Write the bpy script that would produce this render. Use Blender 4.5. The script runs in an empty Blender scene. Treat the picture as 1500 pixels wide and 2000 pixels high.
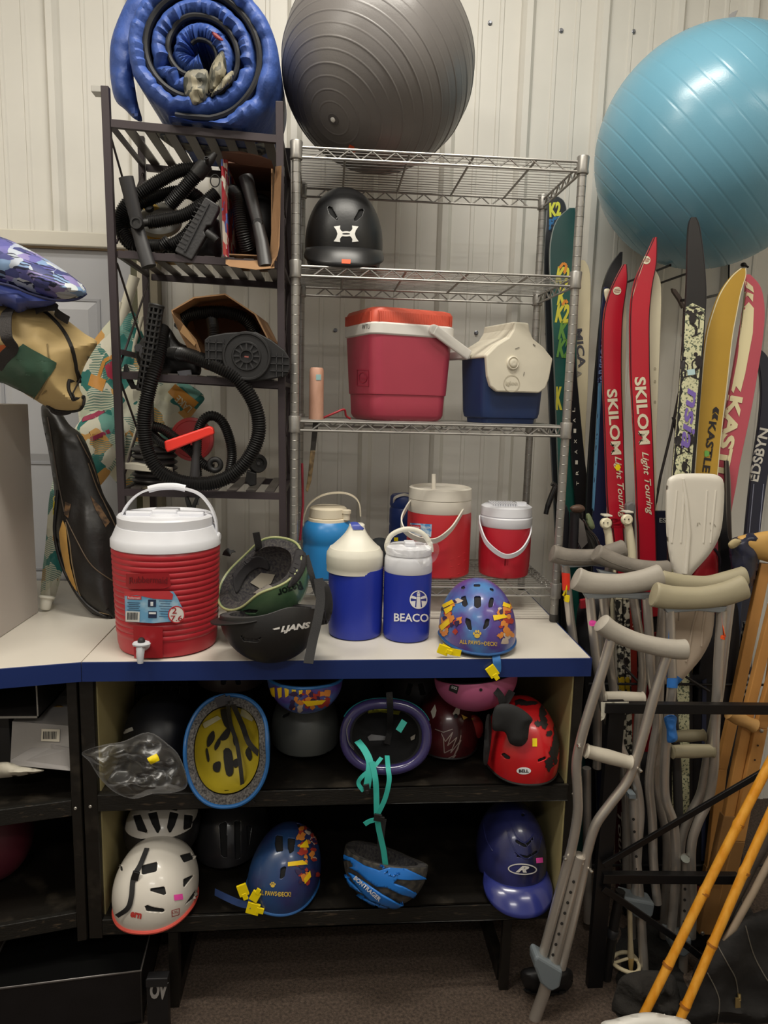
import bpy, bmesh, math, random
from math import sin, cos, pi, radians, sqrt, atan2, tan
from mathutils import Vector as V, Matrix as MX, noise
from mathutils.bvhtree import BVHTree
from mathutils.geometry import tessellate_polygon
random.seed(7)
SC = bpy.context.scene
COL = SC.collection

# ---------------------------------------------------------------- camera
CAM_H, FPX = 1.57, 1400.0
YAW, PITCH, ROLL = radians(4.5), radians(8.8), radians(1.5)
RC = MX.Rotation(-YAW, 3, 'Z') @ MX.Rotation(pi / 2 - PITCH, 3, 'X') @ MX.Rotation(ROLL, 3, 'Z')
CP = V((0, 0, CAM_H))
cd = bpy.data.cameras.new('camera')
cam = bpy.data.objects.new('camera', cd)
COL.objects.link(cam)
cam.matrix_world = MX.Translation(CP) @ RC.to_4x4()
cd.sensor_width = 36
cd.lens = FPX / 2000 * 36
cd.clip_start = 0.02
SC.camera = cam

# ---------------------------------------------------------------- world, lights, exposure
SC.view_settings.view_transform = 'Standard'
SC.view_settings.look = 'None'
SC.view_settings.gamma = 1
SC.view_settings.use_curve_mapping = False
SC.view_settings.exposure = 0.0
W = bpy.data.worlds.new('room_ambient')
SC.world = W
W.use_nodes = True
W.node_tree.nodes['Background'].inputs[0].default_value = (1.0, 0.97, 0.93, 1)
W.node_tree.nodes['Background'].inputs[1].default_value = 0.26


def lamp(loc, size, energy, color, rot=(0, 0, 0)):
    l = bpy.data.lights.new('ceiling_tube', 'AREA')
    l.shape = 'RECTANGLE'
    l.size, l.size_y = size
    l.energy = energy
    l.color = color
    o = bpy.data.objects.new('ceiling_tube', l)
    COL.objects.link(o)
    o.location = loc
    o.rotation_euler = rot
    return o


lamp((0.15, 1.15, 3.55), (1.25, 0.22), 46, (1.0, 0.95, 0.85))
lamp((-1.55, 0.35, 3.55), (1.25, 0.22), 34, (1.0, 0.95, 0.85))
lamp((1.9, -0.5, 3.55), (1.25, 0.22), 24, (1.0, 0.95, 0.86))
lamp((-0.2, -1.9, 3.55), (1.25, 0.22), 32, (1.0, 0.96, 0.90))


# ---------------------------------------------------------------- pixel <-> place
def ray(x, y):
    return RC @ V(((x - 750) / FPX, (1000 - y) / FPX, -1))


def P(x, y, Y):
    d = ray(x, y)
    return CP + d * (Y / d.y)


def Q(x, y, Z):
    d = ray(x, y)
    return CP + d * ((Z - CAM_H) / d.z)


def proj(p):
    q = RC.transposed() @ (V(p) - CP)
    return (750 + FPX * q.x / -q.z, 1000 - FPX * q.y / -q.z)


def zd(p):
    return -(RC.transposed() @ (V(p) - CP)).z


def pxs(l, Y=None):
    return [P(a[0], a[1], a[2] if len(a) > 2 else Y) for a in l]


# ---------------------------------------------------------------- materials
def lin(c):
    if isinstance(c, str):
        c = tuple(int(c[i:i + 2], 16) for i in (0, 2, 4))
    return tuple(((x / 255) / 12.92 if x / 255 <= .04045 else ((x / 255 + .055) / 1.055) ** 2.4) for x in c[:3]) + (1,)


_mats = {}


def mat(c, rough=.5, metal=0, var=0, vs=8, bump=0, bs=60, coat=0, spec=.5, c2=None, stretch=None, lo=.42, hi=.6, trans=0, alpha=1, name=None, wave=None):
    key = (str(c), rough, metal, var, vs, bump, bs, coat, spec, str(c2), str(stretch), lo, hi, trans, alpha, name, str(wave))
    if key in _mats:
        return _mats[key]
    m = bpy.data.materials.new(name or 'surface_%s' % str(c))
    m.use_nodes = True
    nt = m.node_tree
    N, L = nt.nodes, nt.links
    b = N['Principled BSDF']
    b.inputs['Base Color'].default_value = lin(c)
    b.inputs['Roughness'].default_value = rough
    b.inputs['Metallic'].default_value = metal
    b.inputs['Specular IOR Level'].default_value = spec
    b.inputs['Coat Weight'].default_value = coat
    b.inputs['Coat Roughness'].default_value = .12
    b.inputs['Transmission Weight'].default_value = trans
    b.inputs['Alpha'].default_value = alpha
    if var or bump or c2 or wave:
        tc = N.new('ShaderNodeTexCoord')
        src = tc.outputs['Object']
        if stretch:
            mp = N.new('ShaderNodeMapping')
            mp.inputs['Scale'].default_value = stretch
            L.new(src, mp.inputs[0])
            src = mp.outputs[0]
    if var or c2:
        nz = N.new('ShaderNodeTexNoise')
        nz.inputs['Scale'].default_value = vs
        nz.inputs['Detail'].default_value = 5
        L.new(src, nz.inputs['Vector'])
        r = N.new('ShaderNodeValToRGB')
        a = lin(c)
        if c2:
            r.color_ramp.elements[0].position, r.color_ramp.elements[1].position = lo, hi
            r.color_ramp.elements[0].color, r.color_ramp.elements[1].color = a, lin(c2)
        else:
            r.color_ramp.elements[0].position, r.color_ramp.elements[1].position = .3, .7
            r.color_ramp.elements[0].color = tuple(x * (1 - var) for x in a[:3]) + (1,)
            r.color_ramp.elements[1].color = tuple(min(1, x * (1 + var)) for x in a[:3]) + (1,)
        L.new(nz.outputs['Fac'], r.inputs['Fac'])
        L.new(r.outputs['Color'], b.inputs['Base Color'])
    if bump:
        nb = N.new('ShaderNodeTexNoise')
        nb.inputs['Scale'].default_value = bs
        nb.inputs['Detail'].default_value = 4
        L.new(src, nb.inputs['Vector'])
        bp = N.new('ShaderNodeBump')
        bp.inputs['Strength'].default_value = bump
        bp.inputs['Distance'].default_value = .01
        L.new(nb.outputs['Fac'], bp.inputs['Height'])
        L.new(bp.outputs['Normal'], b.inputs['Normal'])
    _mats[key] = m
    return m


def print_mat(name, cols, scale=20, kind='F1', rough=.6, stretch=(1, 1, 1), rot=(0, 0, 0), stripes=None, bump=0, detail_w=.0):
    """Printed cloth: flat patches of several inks (voronoi cells) with optional fine stripes."""
    m = bpy.data.materials.new(name)
    m.use_nodes = True
    nt = m.node_tree
    N, L = nt.nodes, nt.links
    b = N['Principled BSDF']
    b.inputs['Roughness'].default_value = rough
    tc = N.new('ShaderNodeTexCoord')
    mp = N.new('ShaderNodeMapping')
    mp.inputs['Scale'].default_value = stretch
    mp.inputs['Rotation'].default_value = rot
    L.new(tc.outputs['Object'], mp.inputs[0])
    src = mp.outputs[0]
    if detail_w:
        nz = N.new('ShaderNodeTexNoise')
        nz.inputs['Scale'].default_value = scale * .6
        L.new(src, nz.inputs['Vector'])
        va = N.new('ShaderNodeVectorMath')
        va.operation = 'SCALE'
        va.inputs['Scale'].default_value = detail_w
        L.new(nz.outputs['Color'], va.inputs[0])
        vb = N.new('ShaderNodeVectorMath')
        L.new(src, vb.inputs[0])
        L.new(va.outputs[0], vb.inputs[1])
        src = vb.outputs[0]
    vo = N.new('ShaderNodeTexVoronoi')
    vo.distance = 'CHEBYCHEV' if kind == 'block' else 'EUCLIDEAN'
    vo.inputs['Scale'].default_value = scale
    vo.inputs['Randomness'].default_value = .8
    L.new(src, vo.inputs['Vector'])
    sp = N.new('ShaderNodeSeparateColor')
    L.new(vo.outputs['Color'], sp.inputs[0])
    r = N.new('ShaderNodeValToRGB')
    r.color_ramp.interpolation = 'CONSTANT'
    n = len(cols)
    while len(r.color_ramp.elements) < n:
        r.color_ramp.elements.new(.5)
    for i, c in enumerate(cols):
        r.color_ramp.elements[i].position = i / n
        r.color_ramp.elements[i].color = lin(c)
    L.new(sp.outputs[0], r.inputs['Fac'])
    out = r.outputs['Color']
    if stripes:
        wv = N.new('ShaderNodeTexWave')
        wv.inputs['Scale'].default_value = stripes[0]
        wv.inputs['Distortion'].default_value = stripes[2] if len(stripes) > 2 else .4
        wv.bands_direction = 'DIAGONAL'
        L.new(src, wv.inputs['Vector'])
        cr = N.new('ShaderNodeValToRGB')
        cr.color_ramp.interpolation = 'CONSTANT'
        cr.color_ramp.elements[0].color = (0, 0, 0, 1)
        cr.color_ramp.elements[1].position = .6
        cr.color_ramp.elements[1].color = (1, 1, 1, 1)
        L.new(wv.outputs['Fac'], cr.inputs['Fac'])
        gt = N.new('ShaderNodeMath')
        gt.operation = 'GREATER_THAN'
        gt.inputs[1].default_value = .55
        L.new(sp.outputs[1], gt.inputs[0])
        mu = N.new('ShaderNodeMath')
        mu.operation = 'MULTIPLY'
        L.new(gt.outputs[0], mu.inputs[0])
        L.new(cr.outputs['Color'], mu.inputs[1])
        mxn = N.new('ShaderNodeMixRGB')
        mxn.inputs['Color2'].default_value = lin(stripes[1])
        L.new(mu.outputs[0], mxn.inputs['Fac'])
        L.new(out, mxn.inputs['Color1'])
        out = mxn.outputs['Color']
    L.new(out, b.inputs['Base Color'])
    if bump:
        nb = N.new('ShaderNodeTexNoise')
        nb.inputs['Scale'].default_value = 25
        L.new(tc.outputs['Object'], nb.inputs['Vector'])
        bp = N.new('ShaderNodeBump')
        bp.inputs['Strength'].default_value = bump
        bp.inputs['Distance'].default_value = .01
        L.new(nb.outputs['Fac'], bp.inputs['Height'])
        L.new(bp.outputs['Normal'], b.inputs['Normal'])
    return m


# ---------------------------------------------------------------- objects
OFF = {}


def thing(name, label, cat, loc=(0, 0, 0), rot=None, group=None, world=True):
    """An Empty at the thing's base. world=True: its parts are given in world coordinates."""
    o = bpy.data.objects.new(name, None)
    o.empty_display_size = .05
    COL.objects.link(o)
    o['label'] = label
    o['category'] = cat
    if group:
        o['group'] = group
    o.location = loc
    if rot is not None:
        o.rotation_euler = rot
    OFF[o.name] = V(loc) if world else V((0, 0, 0))
    return o


def mesh(name, vf, m, parent=None, smooth=True, bevel=0, solid=0, sub=0, label=None, fm=None, split=True):
    verts, faces = vf
    off = OFF.get(parent.name, V((0, 0, 0))) if parent else V((0, 0, 0))
    me = bpy.data.meshes.new(name)
    me.from_pydata([tuple(V(v) - off) for v in verts], [], faces)
    for q in (m if isinstance(m, (list, tuple)) else [m]):
        me.materials.append(q)
    if fm:
        me.polygons.foreach_set('material_index', fm)
    me.validate()
    bm = bmesh.new()
    bm.from_mesh(me)
    bmesh.ops.recalc_face_normals(bm, faces=bm.faces)
    bm.to_mesh(me)
    bm.free()
    me.polygons.foreach_set('use_smooth', [smooth] * len(me.polygons))
    if smooth and split:
        try:
            me.set_sharp_from_angle(angle=radians(38))
        except Exception:
            pass
    o = bpy.data.objects.new(name, me)
    COL.objects.link(o)
    if parent:
        o.parent = parent
        OFF[o.name] = off
    if bevel:
        md = o.modifiers.new('edge', 'BEVEL')
        md.width = bevel
        md.segments = 2
        md.limit_method = 'ANGLE'
    if solid:
        md = o.modifiers.new('thickness', 'SOLIDIFY')
        md.thickness = solid
        md.offset = -1
    if sub:
        md = o.modifiers.new('round', 'SUBSURF')
        md.levels = md.render_levels = sub
    if label:
        o['label'] = label
    return o


def tag(o, label, cat, group=None):
    o['label'] = label
    o['category'] = cat
    if group:
        o['group'] = group
    return o


def structure(o):
    o['kind'] = 'structure'
    return o


# ---------------------------------------------------------------- shapes -> (verts, faces)
def join(*vfs):
    vs, fs = [], []
    for v, f in vfs:
        k = len(vs)
        vs += [V(p) for p in v]
        fs += [tuple(i + k for i in q) for q in f]
    return vs, fs


BOXF = [(0, 3, 2, 1), (4, 5, 6, 7), (0, 1, 5, 4), (1, 2, 6, 5), (2, 3, 7, 6), (3, 0, 4, 7)]


def box(x0, x1, y0, y1, z0, z1):
    return [V((x, y, z)) for z in (z0, z1) for x, y in ((x0, y0), (x1, y0), (x1, y1), (x0, y1))], BOXF


def prism(bottom, top):
    """bottom/top: equal loops of points."""
    n = len(bottom)
    return [V(p) for p in bottom] + [V(p) for p in top], [tuple(range(n))[::-1], tuple(range(n, 2 * n))] + [(i, (i + 1) % n, n + (i + 1) % n, n + i) for i in range(n)]


def beam(a, b, w, t, side=V((1, 0, 0))):
    """Bar of rectangular section from a to b; w along side, t across."""
    a, b = V(a), V(b)
    d = (b - a).normalized()
    s = (side - d * side.dot(d)).normalized()
    u = d.cross(s)
    lo = [a + s * (i * w / 2) + u * (j * t / 2) for i, j in ((-1, -1), (1, -1), (1, 1), (-1, 1))]
    return prism(lo, [p + (b - a) for p in lo])


def spline(pts, n=8, closed=False):
    pts = [V(p) for p in pts]
    out = []
    m = len(pts)
    for i in range(m if closed else m - 1):
        g = lambda k: pts[k % m] if closed else pts[max(0, min(m - 1, k))]
        a, b, c, d = g(i - 1), g(i), g(i + 1), g(i + 2)
        for j in range(n):
            t = j / n
            out.append(.5 * ((2 * b) + (c - a) * t + (2 * a - 5 * b + 4 * c - d) * t * t + (3 * b - a - 3 * c + d) * t ** 3))
    if not closed:
        out.append(pts[-1])
    return out


def resample(pts, step):
    out = [pts[0].copy()]
    acc = 0
    for a, b in zip(pts, pts[1:]):
        l = (b - a).length
        t = step - acc
        while t <= l and l > 0:
            out.append(a.lerp(b, t / l))
            t += step
        acc = (acc + l) % step
    return out


def frames(pts, closed=False, up=None):
    n = len(pts)
    T = []
    for i in range(n):
        a = pts[(i - 1) % n] if closed or i else pts[0]
        b = pts[(i + 1) % n] if closed or i < n - 1 else pts[-1]
        d = b - a
        T.append(d.normalized() if d.length > 1e-9 else V((0, 0, 1)))
    ref = up or (V((0, 0, 1)) if abs(T[0].z) < .9 else V((1, 0, 0)))
    u = (ref - T[0] * ref.dot(T[0])).normalized()
    out = []
    for t in T:
        if up:
            w = up - t * up.dot(t)
            u = w.normalized() if w.length > 1e-4 else u
        else:
            u = (u - t * u.dot(t)).normalized()
        out.append((t, u, t.cross(u)))
    return out


def tube(pts, r, n=12, closed=False, cap=True, sx=1.0, up=None):
    pts = [V(p) for p in pts]
    m = len(pts)
    R = r if isinstance(r, (list, tuple)) else [r] * m
    fr = frames(pts, closed, up)
    vs, fs = [], []
    for p, (t, u, w), q in zip(pts, fr, R):
        for k in range(n):
            a = 2 * pi * k / n
            vs.append(p + u * (q * cos(a)) + w * (q * sx * sin(a)))
    for i in range(m if closed else m - 1):
        for k in range(n):
            j = (i + 1) % m
            fs.append((i * n + k, i * n + (k + 1) % n, j * n + (k + 1) % n, j * n + k))
    if cap and not closed:
        fs.append(tuple(range(n))[::-1])
        fs.append(tuple(range((m - 1) * n, m * n)))
    return vs, fs


def hose(ctrl, r, pitch=.0055, amp=.1, n=12, seg=10, zmin=None):
    p = resample(spline(ctrl, seg), pitch / 2)
    if zmin is not None:
        for q in p:
            q.z = max(q.z, zmin + r * 1.12)
    return tube(p, [r * (1 + (amp if i % 2 else -amp)) for i in range(len(p))], n)


def ribbon(pts, w, t=.0015, up=None, sm=6):
    """Flat strap along pts, width vector along 'up'."""
    pts = spline(pts, sm) if sm else [V(p) for p in pts]
    fr = frames(pts, False, up or V((1, 0, 0)))
    vs, fs = [], []
    for p, (tt, u, s) in zip(pts, fr):
        vs += [p + u * w / 2 + s * t / 2, p - u * w / 2 + s * t / 2, p - u * w / 2 - s * t / 2, p + u * w / 2 - s * t / 2]
    m = len(pts)
    for i in range(m - 1):
        for k in range(4):
            fs.append((4 * i + k, 4 * i + (k + 1) % 4, 4 * i + 4 + (k + 1) % 4, 4 * i + 4 + k))
    fs += [(3, 2, 1, 0), (4 * m - 4, 4 * m - 3, 4 * m - 2, 4 * m - 1)]
    return vs, fs


def lathe(prof, n=48, c=(0, 0, 0), sx=1, sy=1, cap=True, axis=None):
    """prof: [(r, z)]; about z through c, or about 'axis'."""
    c = V(c)
    rot = axis and V((0, 0, 1)).rotation_difference(V(axis)).to_matrix()
    vs, fs = [], []
    for r, z in prof:
        for k in range(n):
            a = 2 * pi * k / n
            p = V((r * cos(a) * sx, r * sin(a) * sy, z))
            vs.append(c + (rot @ p if rot else p))
    for i in range(len(prof) - 1):
        for k in range(n):
            fs.append((i * n + k, i * n + (k + 1) % n, (i + 1) * n + (k + 1) % n, (i + 1) * n + k))
    if cap:
        if prof[0][0] > 1e-6:
            fs.append(tuple(range(n))[::-1])
        if prof[-1][0] > 1e-6:
            fs.append(tuple(range((len(prof) - 1) * n, len(prof) * n)))
    return vs, fs


def loft(rings, cap=True, closed=True):
    n = len(rings[0])
    vs = [V(p) for r in rings for p in r]
    fs = []
    for i in range(len(rings) - 1):
        for k in range(n if closed else n - 1):
            fs.append((i * n + k, i * n + (k + 1) % n, (i + 1) * n + (k + 1) % n, (i + 1) * n + k))
    if cap and closed:
        fs += [tuple(range(n))[::-1], tuple(range((len(rings) - 1) * n, len(rings) * n))]
    return vs, fs


def sphere(c, rx, ry=None, rz=None, n=20, m=12):
    ry, rz = ry or rx, rz or rx
    return lathe([(sin(pi * i / m), -cos(pi * i / m)) for i in range(m + 1)], n, cap=False)[0] and (
        [V(c) + V((p.x * rx, p.y * ry, p.z * rz)) for p in lathe([(max(1e-5, sin(pi * i / m)), -cos(pi * i / m)) for i in range(m + 1)], n, cap=False)[0]],
        lathe([(max(1e-5, sin(pi * i / m)), -cos(pi * i / m)) for i in range(m + 1)], n, cap=False)[1])


def slab(outline, Y, t, dY=None):
    """Outline in photo pixels standing at depth Y (or Y per point), t thick going back."""
    f = pxs(outline, Y)
    return prism([p + V((0, t, 0)) for p in f], f)


def clampz(vf, z):
    for v in vf[0]:
        v.z = max(v.z, z(v.x) if callable(z) else z)
    return vf


def inside(pt, poly):
    x, y = pt
    c = False
    j = len(poly) - 1
    for i in range(len(poly)):
        xi, yi = poly[i][0], poly[i][1]
        xj, yj = poly[j][0], poly[j][1]
        if (yi > y) != (yj > y) and x < (xj - xi) * (y - yi) / (yj - yi) + xi:
            c = not c
        j = i
    return c


def edge_near(pt, poly):
    x, y = pt
    best = (1e9, None)
    n = len(poly)
    for i in range(n):
        ax, ay = poly[i][0], poly[i][1]
        bx, by = poly[(i + 1) % n][0], poly[(i + 1) % n][1]
        dx, dy = bx - ax, by - ay
        l = dx * dx + dy * dy or 1e-9
        t = max(0, min(1, ((x - ax) * dx + (y - ay) * dy) / l))
        qx, qy = ax + t * dx, ay + t * dy
        d = (qx - x) ** 2 + (qy - y) ** 2
        if d < best[0]:
            best = (d, (qx, qy))
    return sqrt(best[0]), best[1]


def smooth_poly(poly, n=5):
    return [(p.x, p.y) for p in spline([V((a[0], a[1], 0)) for a in poly], n, True)]


def pillow(outline, Y, tf, tb, N=40, wr=0, ws=(10, 10, 10), round_px=None, sm=4, seed=0, slope=(0, 0), pw=.5):
    """Soft body: outline in photo pixels about depth Y, bulging tf towards and tb away from the viewer."""
    poly = smooth_poly(outline, sm) if sm else [(a[0], a[1]) for a in outline]
    xs, ys = [p[0] for p in poly], [p[1] for p in poly]
    x0, x1, y0, y1 = min(xs), max(xs), min(ys), max(ys)
    st = max(x1 - x0, y1 - y0) / N
    nx, ny = int((x1 - x0) / st) + 2, int((y1 - y0) / st) + 2
    pos, ins = {}, {}
    for i in range(nx + 1):
        for j in range(ny + 1):
            pt = (x0 - st * .5 + i * st, y0 - st * .5 + j * st)
            ins[i, j] = inside(pt, poly)
            pos[i, j] = pt
    quads = [q for q in (((i, j), (i + 1, j), (i + 1, j + 1), (i, j + 1)) for i in range(nx) for j in range(ny)) if any(ins[k] for k in q)]
    used = sorted({k for q in quads for k in q})
    dist = {}
    for k in used:
        d, e = edge_near(pos[k], poly)
        if not ins[k] or d < st * .3:
            pos[k] = e
            dist[k] = 0
        else:
            dist[k] = d
    dm = round_px or max(dist.values())
    cx, cy = (x0 + x1) / 2, (y0 + y1) / 2
    vs, fs, idx = [], [], {}
    for s, th in ((0, -tf), (1, tb)):
        for k in used:
            x, y = pos[k]
            if s and dist[k] == 0:
                idx[k, 1] = idx[k, 0]
                continue
            q = min(1, dist[k] / dm)
            h = (1 - (1 - q) ** 2) ** pw
            yy = Y + slope[0] * (x - cx) + slope[1] * (y - cy) + th * h
            p = P(x, y, yy)
            if wr and q > 0:
                v = noise.noise(V((p.x * ws[0] + seed, p.y * ws[1], p.z * ws[2])))
                v = .6 * (1 - 2 * abs(v)) + .4 * noise.noise(V((p.x * ws[0] * 2.3, p.y * ws[1] * 2.3 + seed, p.z * ws[2] * 2.3)))
                p.y -= (1 if s == 0 else -1) * wr * v * min(1, q * 2.2)
            idx[k, s] = len(vs)
            vs.append(p)
    for q in quads:
        fs.append(tuple(idx[k, 0] for k in q))
        b = tuple(idx[k, 1] for k in q)[::-1]
        if set(b) != set(fs[-1]):
            fs.append(b)
    return vs, [f for f in fs if len(set(f)) > 2]


# ---------------------------------------------------------------- print and marks laid on a surface
def bvh_of(*objs):
    vs, fs = [], []
    for o in objs:
        off = OFF.get(o.name, V((0, 0, 0)))
        mw = MX.Identity(4)
        q = o
        while q:
            mw = MX.LocRotScale(q.location, q.rotation_euler, q.scale) @ mw
            q = q.parent
        k = len(vs)
        vs += [mw @ v.co for v in o.data.vertices]
        fs += [tuple(i + k for i in p.vertices) for p in o.data.polygons]
    return BVHTree.FromPolygons(vs, fs)


def lay(bv, x, y, lift=.0012, fall=None):
    d = ray(x, y).normalized()
    h, n, _, _ = bv.ray_cast(CP, d)
    for jx, jy in ((.3, .17), (-.23, .31), (.4, -.37)):
        if h is None:
            h, n, _, _ = bv.ray_cast(CP, ray(x + jx, y + jy).normalized())
    if h is None:
        q, n, _, _ = bv.find_nearest(CP + d * (fall or 1.9))
        h = q
    if n.dot(d) > 0:
        n = -n
    return h + n * lift


def dice(verts2, tris, L):
    bm = bmesh.new()
    bv = [bm.verts.new((v[0], v[1], 0)) for v in verts2]
    for t in tris:
        try:
            bm.faces.new([bv[i] for i in t])
        except ValueError:
            pass
    for _ in range(6):
        es = [e for e in bm.edges if e.calc_length() > L]
        if not es:
            break
        bmesh.ops.subdivide_edges(bm, edges=es, cuts=1)
        bmesh.ops.triangulate(bm, faces=[f for f in bm.faces if len(f.verts) > 3])
    bm.verts.index_update()
    out = [(v.co.x, v.co.y) for v in bm.verts], [tuple(v.index for v in f.verts) for f in bm.faces]
    bm.free()
    return out


def polys2(polys, L=6):
    vs, fs = [], []
    for po in polys:
        t = tessellate_polygon([[V((a[0], a[1], 0)) for a in po]])
        v, f = dice(po, t, L)
        k = len(vs)
        vs += v
        fs += [tuple(i + k for i in q) for q in f]
    return vs, fs


def decal(name, bv, polys, m, parent, lift=.0012, L=6, label=None, fall=None):
    vs, fs = polys2(polys, L)
    o = mesh(name, ([lay(bv, x, y, lift, fall) for x, y in vs], fs), m, parent, label=label, split=False)
    if len(polys) > 1 and name in ('skier_print', 'lining_label', 'scuff_mark', 'scratch', 'print', 'torn_pattern', 'vent_pad', 'painted_eyes', 'label_text', 'barcode'):
        o['kind'] = 'stuff'
    return o


def glyphs(s, bold=0, shear=0, spacing=1, res=3):
    cu = bpy.data.curves.new('lettering', 'FONT')
    cu.body = s
    cu.offset = bold
    cu.shear = shear
    cu.space_character = spacing
    cu.resolution_u = res
    o = bpy.data.objects.new('lettering', cu)
    me = o.to_mesh()
    vs = [(v.co.x, v.co.y) for v in me.vertices]
    fs = [tuple(p.vertices) for p in me.polygons]
    o.to_mesh_clear()
    bpy.data.objects.remove(o)
    bpy.data.curves.remove(cu)
    x0, x1 = min(v[0] for v in vs), max(v[0] for v in vs)
    y0, y1 = min(v[1] for v in vs), max(v[1] for v in vs)
    return [((x - (x0 + x1) / 2) / (x1 - x0), (y - (y0 + y1) / 2) / (y1 - y0)) for x, y in vs], fs


def text_px(s, bv, cx, cy, w, h, ang, m, parent, bold=.012, shear=0, lift=.0014, flip=False, L=8, spacing=1, fall=None, name='lettering', curve=0):
    """Lettering w x h photo pixels about (cx, cy), turned by ang degrees clockwise, laid on the surface bv."""
    vs, fs = glyphs(s, bold, shear, spacing)
    ca, sa = cos(radians(ang)), sin(radians(ang))
    pts = []
    for x, y in vs:
        X, Y = x * w, -y * h + curve * (x * x * 4 - 1)
        pts.append((cx + X * ca - Y * sa, cy + X * sa + Y * ca))
    pts, fs = dice(pts, [t for f in fs for t in [(f[0], f[i], f[i + 1]) for i in range(1, len(f) - 1)]], L)
    return mesh(name, ([lay(bv, x, y, lift, fall) for x, y in pts], fs), m, parent, split=False)


def ell(cx, cy, rx, ry, n=24, a0=0):
    c, s = cos(radians(a0)), sin(radians(a0))
    return [(cx + rx * cos(2 * pi * k / n) * c - ry * sin(2 * pi * k / n) * s, cy + rx * cos(2 * pi * k / n) * s + ry * sin(2 * pi * k / n) * c) for k in range(n)]


def rect(cx, cy, w, h, a=0):
    c, s = cos(radians(a)), sin(radians(a))
    return [(cx + x * c - y * s, cy + x * s + y * c) for x, y in ((-w / 2, -h / 2), (w / 2, -h / 2), (w / 2, h / 2), (-w / 2, h / 2))]


def band(path, w):
    """Open stroke of width w pixels along a pixel path -> polygons."""
    out = []
    for (ax, ay), (bx, by) in zip(path, path[1:]):
        l = sqrt((bx - ax) ** 2 + (by - ay) ** 2) or 1
        nx, ny = -(by - ay) / l * w / 2, (bx - ax) / l * w / 2
        out.append([(ax + nx, ay + ny), (bx + nx, by + ny), (bx - nx, by - ny), (ax - nx, ay - ny)])
    return out


def ring(cx, cy, rx, ry, w, n=28, a0=0):
    a, b = ell(cx, cy, rx, ry, n, a0), ell(cx, cy, rx - w, ry - w, n, a0)
    return [[a[i], a[(i + 1) % n], b[(i + 1) % n], b[i]] for i in range(n)]


def film_mat(name, base=.10, k=.5, rough=.30):
    m = bpy.data.materials.new(name)
    m.use_nodes = True
    N, L = m.node_tree.nodes, m.node_tree.links
    N.remove(N['Principled BSDF'])
    tr, gl, df, mx, m2, lw, mu = (N.new('ShaderNode' + q) for q in ('BsdfTransparent', 'BsdfGlossy', 'BsdfTranslucent', 'MixShader', 'MixShader', 'LayerWeight', 'Math'))
    gl.inputs['Roughness'].default_value = rough
    df.inputs[0].default_value = (.8, .8, .82, 1)
    lw.inputs[0].default_value = .3
    mu.operation = 'MULTIPLY_ADD'
    mu.inputs[1].default_value = k
    mu.inputs[2].default_value = base
    m2.inputs[0].default_value = .45
    L.new(gl.outputs[0], m2.inputs[1])
    L.new(df.outputs[0], m2.inputs[2])
    L.new(lw.outputs['Facing'], mu.inputs[0])
    L.new(mu.outputs[0], mx.inputs[0])
    L.new(tr.outputs[0], mx.inputs[1])
    L.new(m2.outputs[0], mx.inputs[2])
    L.new(mx.outputs[0], N['Material Output'].inputs[0])
    return m


# common surfaces
BLACK = mat('1c1a1a', .45)
SATIN = mat('232222', .35)
RUBBER = mat('262526', .55, bump=.15, bs=200)
CHROME = mat('9c9994', .4, .65, var=.12, vs=30)
ALU = mat('bdb6ae', .3, .68, var=.1, vs=12)
BROWN = mat('3a3134', .5, .2)
WHITEP = mat('e6e6e6', .4)
YELLOW = mat('f2d800', .5)
ORANGE = mat('f2581e', .55)
STRAP = mat('1d1c1d', .8, bump=.2, bs=400)
FOAM = mat('4a4744', .9, c2='25232a', vs=160, lo=.35, hi=.65)
PINKP = mat('f04cae', .6)
# ================================================================ the setting
CT = .95          # counter height
WY = 2.60         # wall
wallm = mat('d9d6ce', .42, var=.03, vs=5, bump=.03, bs=30, name='ivory_painted_steel')
wall = structure(mesh('wall_back', box(-2.3, 2.3, WY + .012, WY + .06, 0, 3.7), mat('c9c3b6', .7)))
pitch = P(1160, 200, WY).x - P(1015, 200, WY).x
phase = P(1015, 200, WY).x


def rib_profile(x0):
    p = pitch
    return [(x0 - .010, 0), (x0 - .006, -.012), (x0 + .004, -.026), (x0 + .024, -.026), (x0 + .036, -.010), (x0 + .040, 0),
            (x0 + p * .40, 0), (x0 + p * .40 + .003, -.004), (x0 + p * .40 + .013, -.004), (x0 + p * .40 + .017, 0),
            (x0 + p * .68, 0), (x0 + p * .68 + .003, -.004), (x0 + p * .68 + .013, -.004), (x0 + p * .68 + .017, 0)]


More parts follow.
